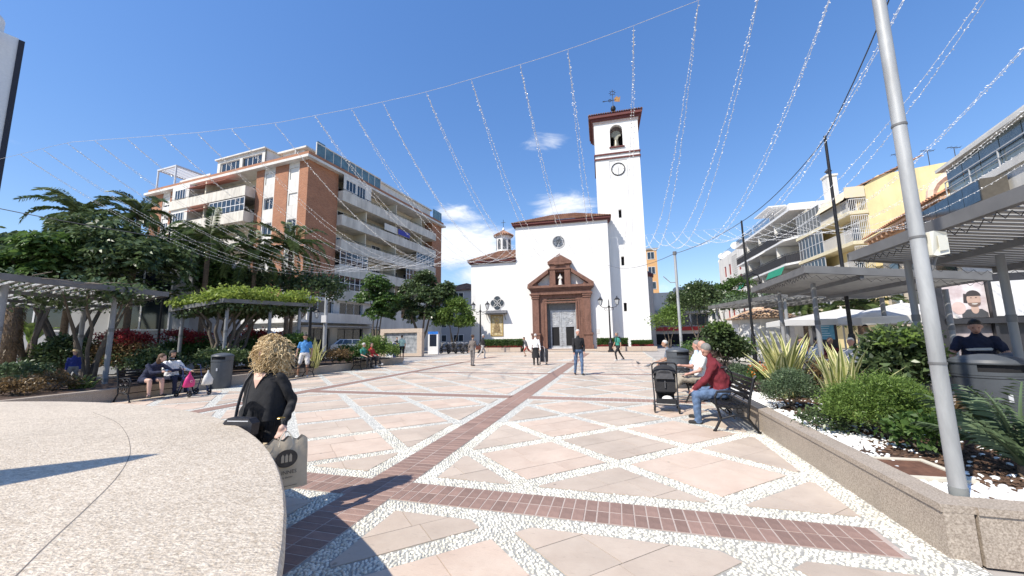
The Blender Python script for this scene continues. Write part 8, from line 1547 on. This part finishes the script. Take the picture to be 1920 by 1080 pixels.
CAF = [(1502, 13.5, 'blue shirt', (.03, .10, .42), 'man in a bright blue shirt seated on the terrace', H_DARK, 30), (1532, 12.5, 'white', (.75, .74, .72), 'person in white with dark hair seated under the first parasol', H_DARK, 150), (1557, 12.0, 'wine', (.10, .012, .02), 'bald man in dark red seated before the blue screen', None, -10), (1594, 10.5, 'cream', (.70, .66, .62), 'person in pale clothes seated beside the dark cable pole', H_WHITE, -60), (1640, 11.5, 'ivory', (.72, .7, .66), 'person in ivory seated under the second parasol', H_BROWN, -100)]
for k, (x, dd, n_, col, lb, hr, a) in enumerate(CAF):
    q = dec(at(x, 640, dd)); rz = RD(a); chair(lb.replace('man', 'chair of the man').replace('person', 'chair of the person') if 0 else 'white terrace chair under the ' + lb, q + Vector((-math.sin(rz) * .08, math.cos(rz) * .08, 0)), rz, CH); person(lb, q, rz, dict(SIT), dict(top=cloth(n_.replace(' ', '_'), col), bottom=GRY, skin=SRED if k % 2 else STAN), 1.7, 1.1, .02, hr, feat=False)
for k, (x, dd) in enumerate(((1517, 12.6), (1575, 11.0), (1618, 10.6))): table(['round terrace table nearest the tiled kiosk', 'round terrace table between the cable pole and the blue screen', 'round terrace table right of the dark cable pole'][k], dec(at(x, 640, dd)), CH)
for k, (x_, y_, a) in enumerate(((1600, 7.6, 20), (1650, 7.2, 200), (1672, 8.2, 100))): chair(['empty white woven chair behind the bright green bush', 'second empty woven chair behind the bright green bush', 'third empty woven chair behind the bright green bush'][k], dec(at(x_, 640, y_)), RD(a), CH)
person('waiter in a white shirt standing among the terrace tables', dec(at(1626, 640, 13.5)), RD(-40), STAND, dict(top=WHT, bottom=BLK), 1.72, 1., .02, H_DARK, feat=False)
person('person in a blue top and straw hat behind the left bushes', P(-16.2, 7.55, .25), RD(60), STAND, dict(top=cloth('royal_blue', (.02, .03, .16)), bottom=GRY), 1.1, 1., .02, M('straw', (.45, .34, .18), .8), 'hat', feat=False)
# --- pushchair beside the man in maroon
def stroller():
    q = G0(1250, 770); t = thing('pushchair', 'black folding pushchair seen from behind beside the seated man', 'pushchair', q, RD(-20)); bf = M('black_frame', (.025, .025, .028), .4); fab = cloth('black_canopy', (.022, .022, .024)); gf = cloth('charcoal_fabric', (.075, .075, .08))
    f = MB()
    for s in (-1, 1): f.path([(s * .22, -.26, .08), (s * .225, -.18, .35), (s * .235, -.06, .7), (s * .235, -.16, .95)], .014, 8); f.path([(s * .225, -.18, .33), (s * .225, .12, .22), (s * .22, .36, .1)], .013, 8)
    f.path([(-.235, -.16, .95), (-.19, -.2, .995), (0, -.21, 1.0), (.19, -.2, .995), (.235, -.16, .95)], .017, 8); f.tube((-.22, -.235, .15), (.22, -.235, .15), .012); f.tube((-.22, .33, .12), (.22, .33, .12), .01); f.build('frame', bf, t)
    b = MB(); b.extr([(-.2, -.10, .40), (.2, -.10, .40), (.215, -.06, .74), (.17, -.055, .84), (-.17, -.055, .84), (-.215, -.06, .74)], (0, .05, 0)); b.build('seat_back', fab, t); st_ = MB(); st_.box(-.19, .19, -.05, .28, .36, .41); st_.box(-.18, .18, .25, .29, .18, .38); st_.build('seat', fab, t)
    c = MB(); n = 10; v = []
    for i in range(7):
        a = math.pi * (.02 + .75 * i / 6)
        for j in range(n + 1): w_ = math.pi * j / n; v.append((-.235 * math.cos(w_), -.07 + .22 * (1 - math.cos(a)) * math.sin(w_) ** .5 - .06 * math.sin(w_), .70 + (.26 * math.sin(a) * .6 + .06) * math.sin(w_) ** .6 + .02))
    c.add(v, [(i * (n + 1) + j, i * (n + 1) + j + 1, (i + 1) * (n + 1) + j + 1, (i + 1) * (n + 1) + j) for i in range(6) for j in range(n)]); c.build('canopy', fab, t, smooth=True)
    gp = MB(); gp.extr([(-.18, -.112, .66), (.18, -.112, .66), (.15, -.105, .80), (.08, -.10, .845), (-.08, -.10, .845), (-.15, -.105, .80)], (0, -.012, 0)); gp.build('grey_panel', gf, t); sp = MB(); sp.box(-.012, .012, -.122, -.112, .48, .62); sp.build('pull_strap', gf, t)
    bk = MB(); bk.box(-.19, .19, -.18, .2, .17, .19); bk.box(-.19, .19, -.19, -.17, .17, .27); bk.build('basket', fab, t); sh = MB(); sh.ball((.03, -.08, .25), (.11, .08, .07)); sh.build('white_bundle', WHT, t, smooth=True)
    for x in (-.23, .23):
        for y in (-.26, .36): w_ = MB(); w_.path([(x, y + .062 * math.cos(a), .075 + .062 * math.sin(a)) for a in np.linspace(0, 5.8, 12)], .016, 6); w_.tube((x - .02, y, .075), (x + .02, y, .075), .035); w_.build('wheel', M('tyre_rubber', (.015, .015, .015), .8), t)
stroller()
def rollator():
    q = P(-12.2, 8.3); t = thing('wheeled_walker', 'blue framed wheeled walker hung with pink and white bags', 'walker', q, FL_); m_ = M('navy_metal', (.03, .04, .12), .35, metal=.4); f = MB()
    for s in (-1, 1): f.path([(s * .26, .22, .1), (s * .25, .05, .55), (s * .24, .12, .88), (s * .24, .24, .9)], .014, 8); f.path([(s * .26, -.28, .1), (s * .25, -.05, .5), (s * .25, .05, .56)], .014, 8)
    f.tube((-.25, .02, .54), (.25, .02, .54), .013); f.tube((-.25, -.14, .35), (.25, -.14, .35), .01); f.build('frame', m_, t); s_ = MB(); s_.box(-.22, .22, -.1, .18, .53, .56); s_.build('seat', BLK, t)
    for x in (-.27, .27):
        for y in (-.28, .24): w_ = MB(); w_.path([(x, y + .078 * math.cos(a), .1 + .078 * math.sin(a)) for a in np.linspace(0, 5.8, 14)], .02, 6); w_.tube((x - .02, y, .1), (x + .02, y, .1), .035); w_.build('wheel', M('tyre_rubber', (.015, .015, .015), .8), t)
    for nm, x, col, cn, lb in (('pink_bag', .30, (.62, .03, .18), 'hot_pink', 'bright pink plastic bag with a white mark hanging on the walker'), ('white_bag', -.2, (.72, .70, .64), 'cream_bag', 'cream plastic bag hanging on the walker')):
        bt = thing('carrier_bag', lb, 'bag', q + P(.28, -x, .30), FL_); b = MB(); n = 14; v = []
        for z, r in ((0, .12), (.03, .15), (.16, .14), (.27, .09), (.36, .03), (.44, .02)):
            for j in range(n): a = 2 * math.pi * j / n; w_ = 1 + .1 * math.sin(3 * a + z * 20); v.append((r * w_ * math.cos(a), r * .6 * w_ * math.sin(a), z))
        b.add(v, [(i * n + j, i * n + (j + 1) % n, (i + 1) * n + (j + 1) % n, (i + 1) * n + j) for i in range(5) for j in range(n)] + [tuple(range(n - 1, -1, -1))]); b.build('bag_body', M('plastic_' + cn, col, .4, .1, 6), bt, smooth=True)
        if x > 0:
            k = MB(); k.path([(.03 * math.cos(a), -.088, .16 + .03 * math.sin(a)) for a in np.linspace(0, 5.9, 12)], .006, 4); k.build('printed_mark', M('pale_pink', (.75, .45, .5), .5), bt)
rollator()
def pigeon(label, loc, rz):
    t = thing('pigeon', label, 'bird', loc, rz); b = MB(); b.ball((0, 0, .12), (.055, .11, .055), 10, 8, mtx=Matrix.Rotation(RD(-18), 3, 'X')); b.ball((0, -.1, .2), (.026, .03, .03), 8, 6); cap_mesh(b, (0, -.07, .14), (0, -.1, .19), .035, .022, 8); cap_mesh(b, (0, .08, .1), (0, .19, .08), .03, .012, 8); cap_mesh(b, (0, -.125, .2), (0, -.15, .193), .008, .003, 6)
    for s in (-1, 1): cap_mesh(b, (s * .02, -.01, .09), (s * .022, 0, .01), .008, .006, 6); cap_mesh(b, (s * .022, .01, .008), (s * .025, -.04, .007), .006, .004, 6)
    me = remesh(b, .008, 2); me.materials.append(M('pigeon_grey', (.13, .14, .16), .6, .3, 20)); ob('body', me, t)
pigeon('grey pigeon on the paving left of the far bench', G0(1197, 685), RD(-60)); pigeon('second pigeon farther along the paving', G0(1216, 690), RD(70))
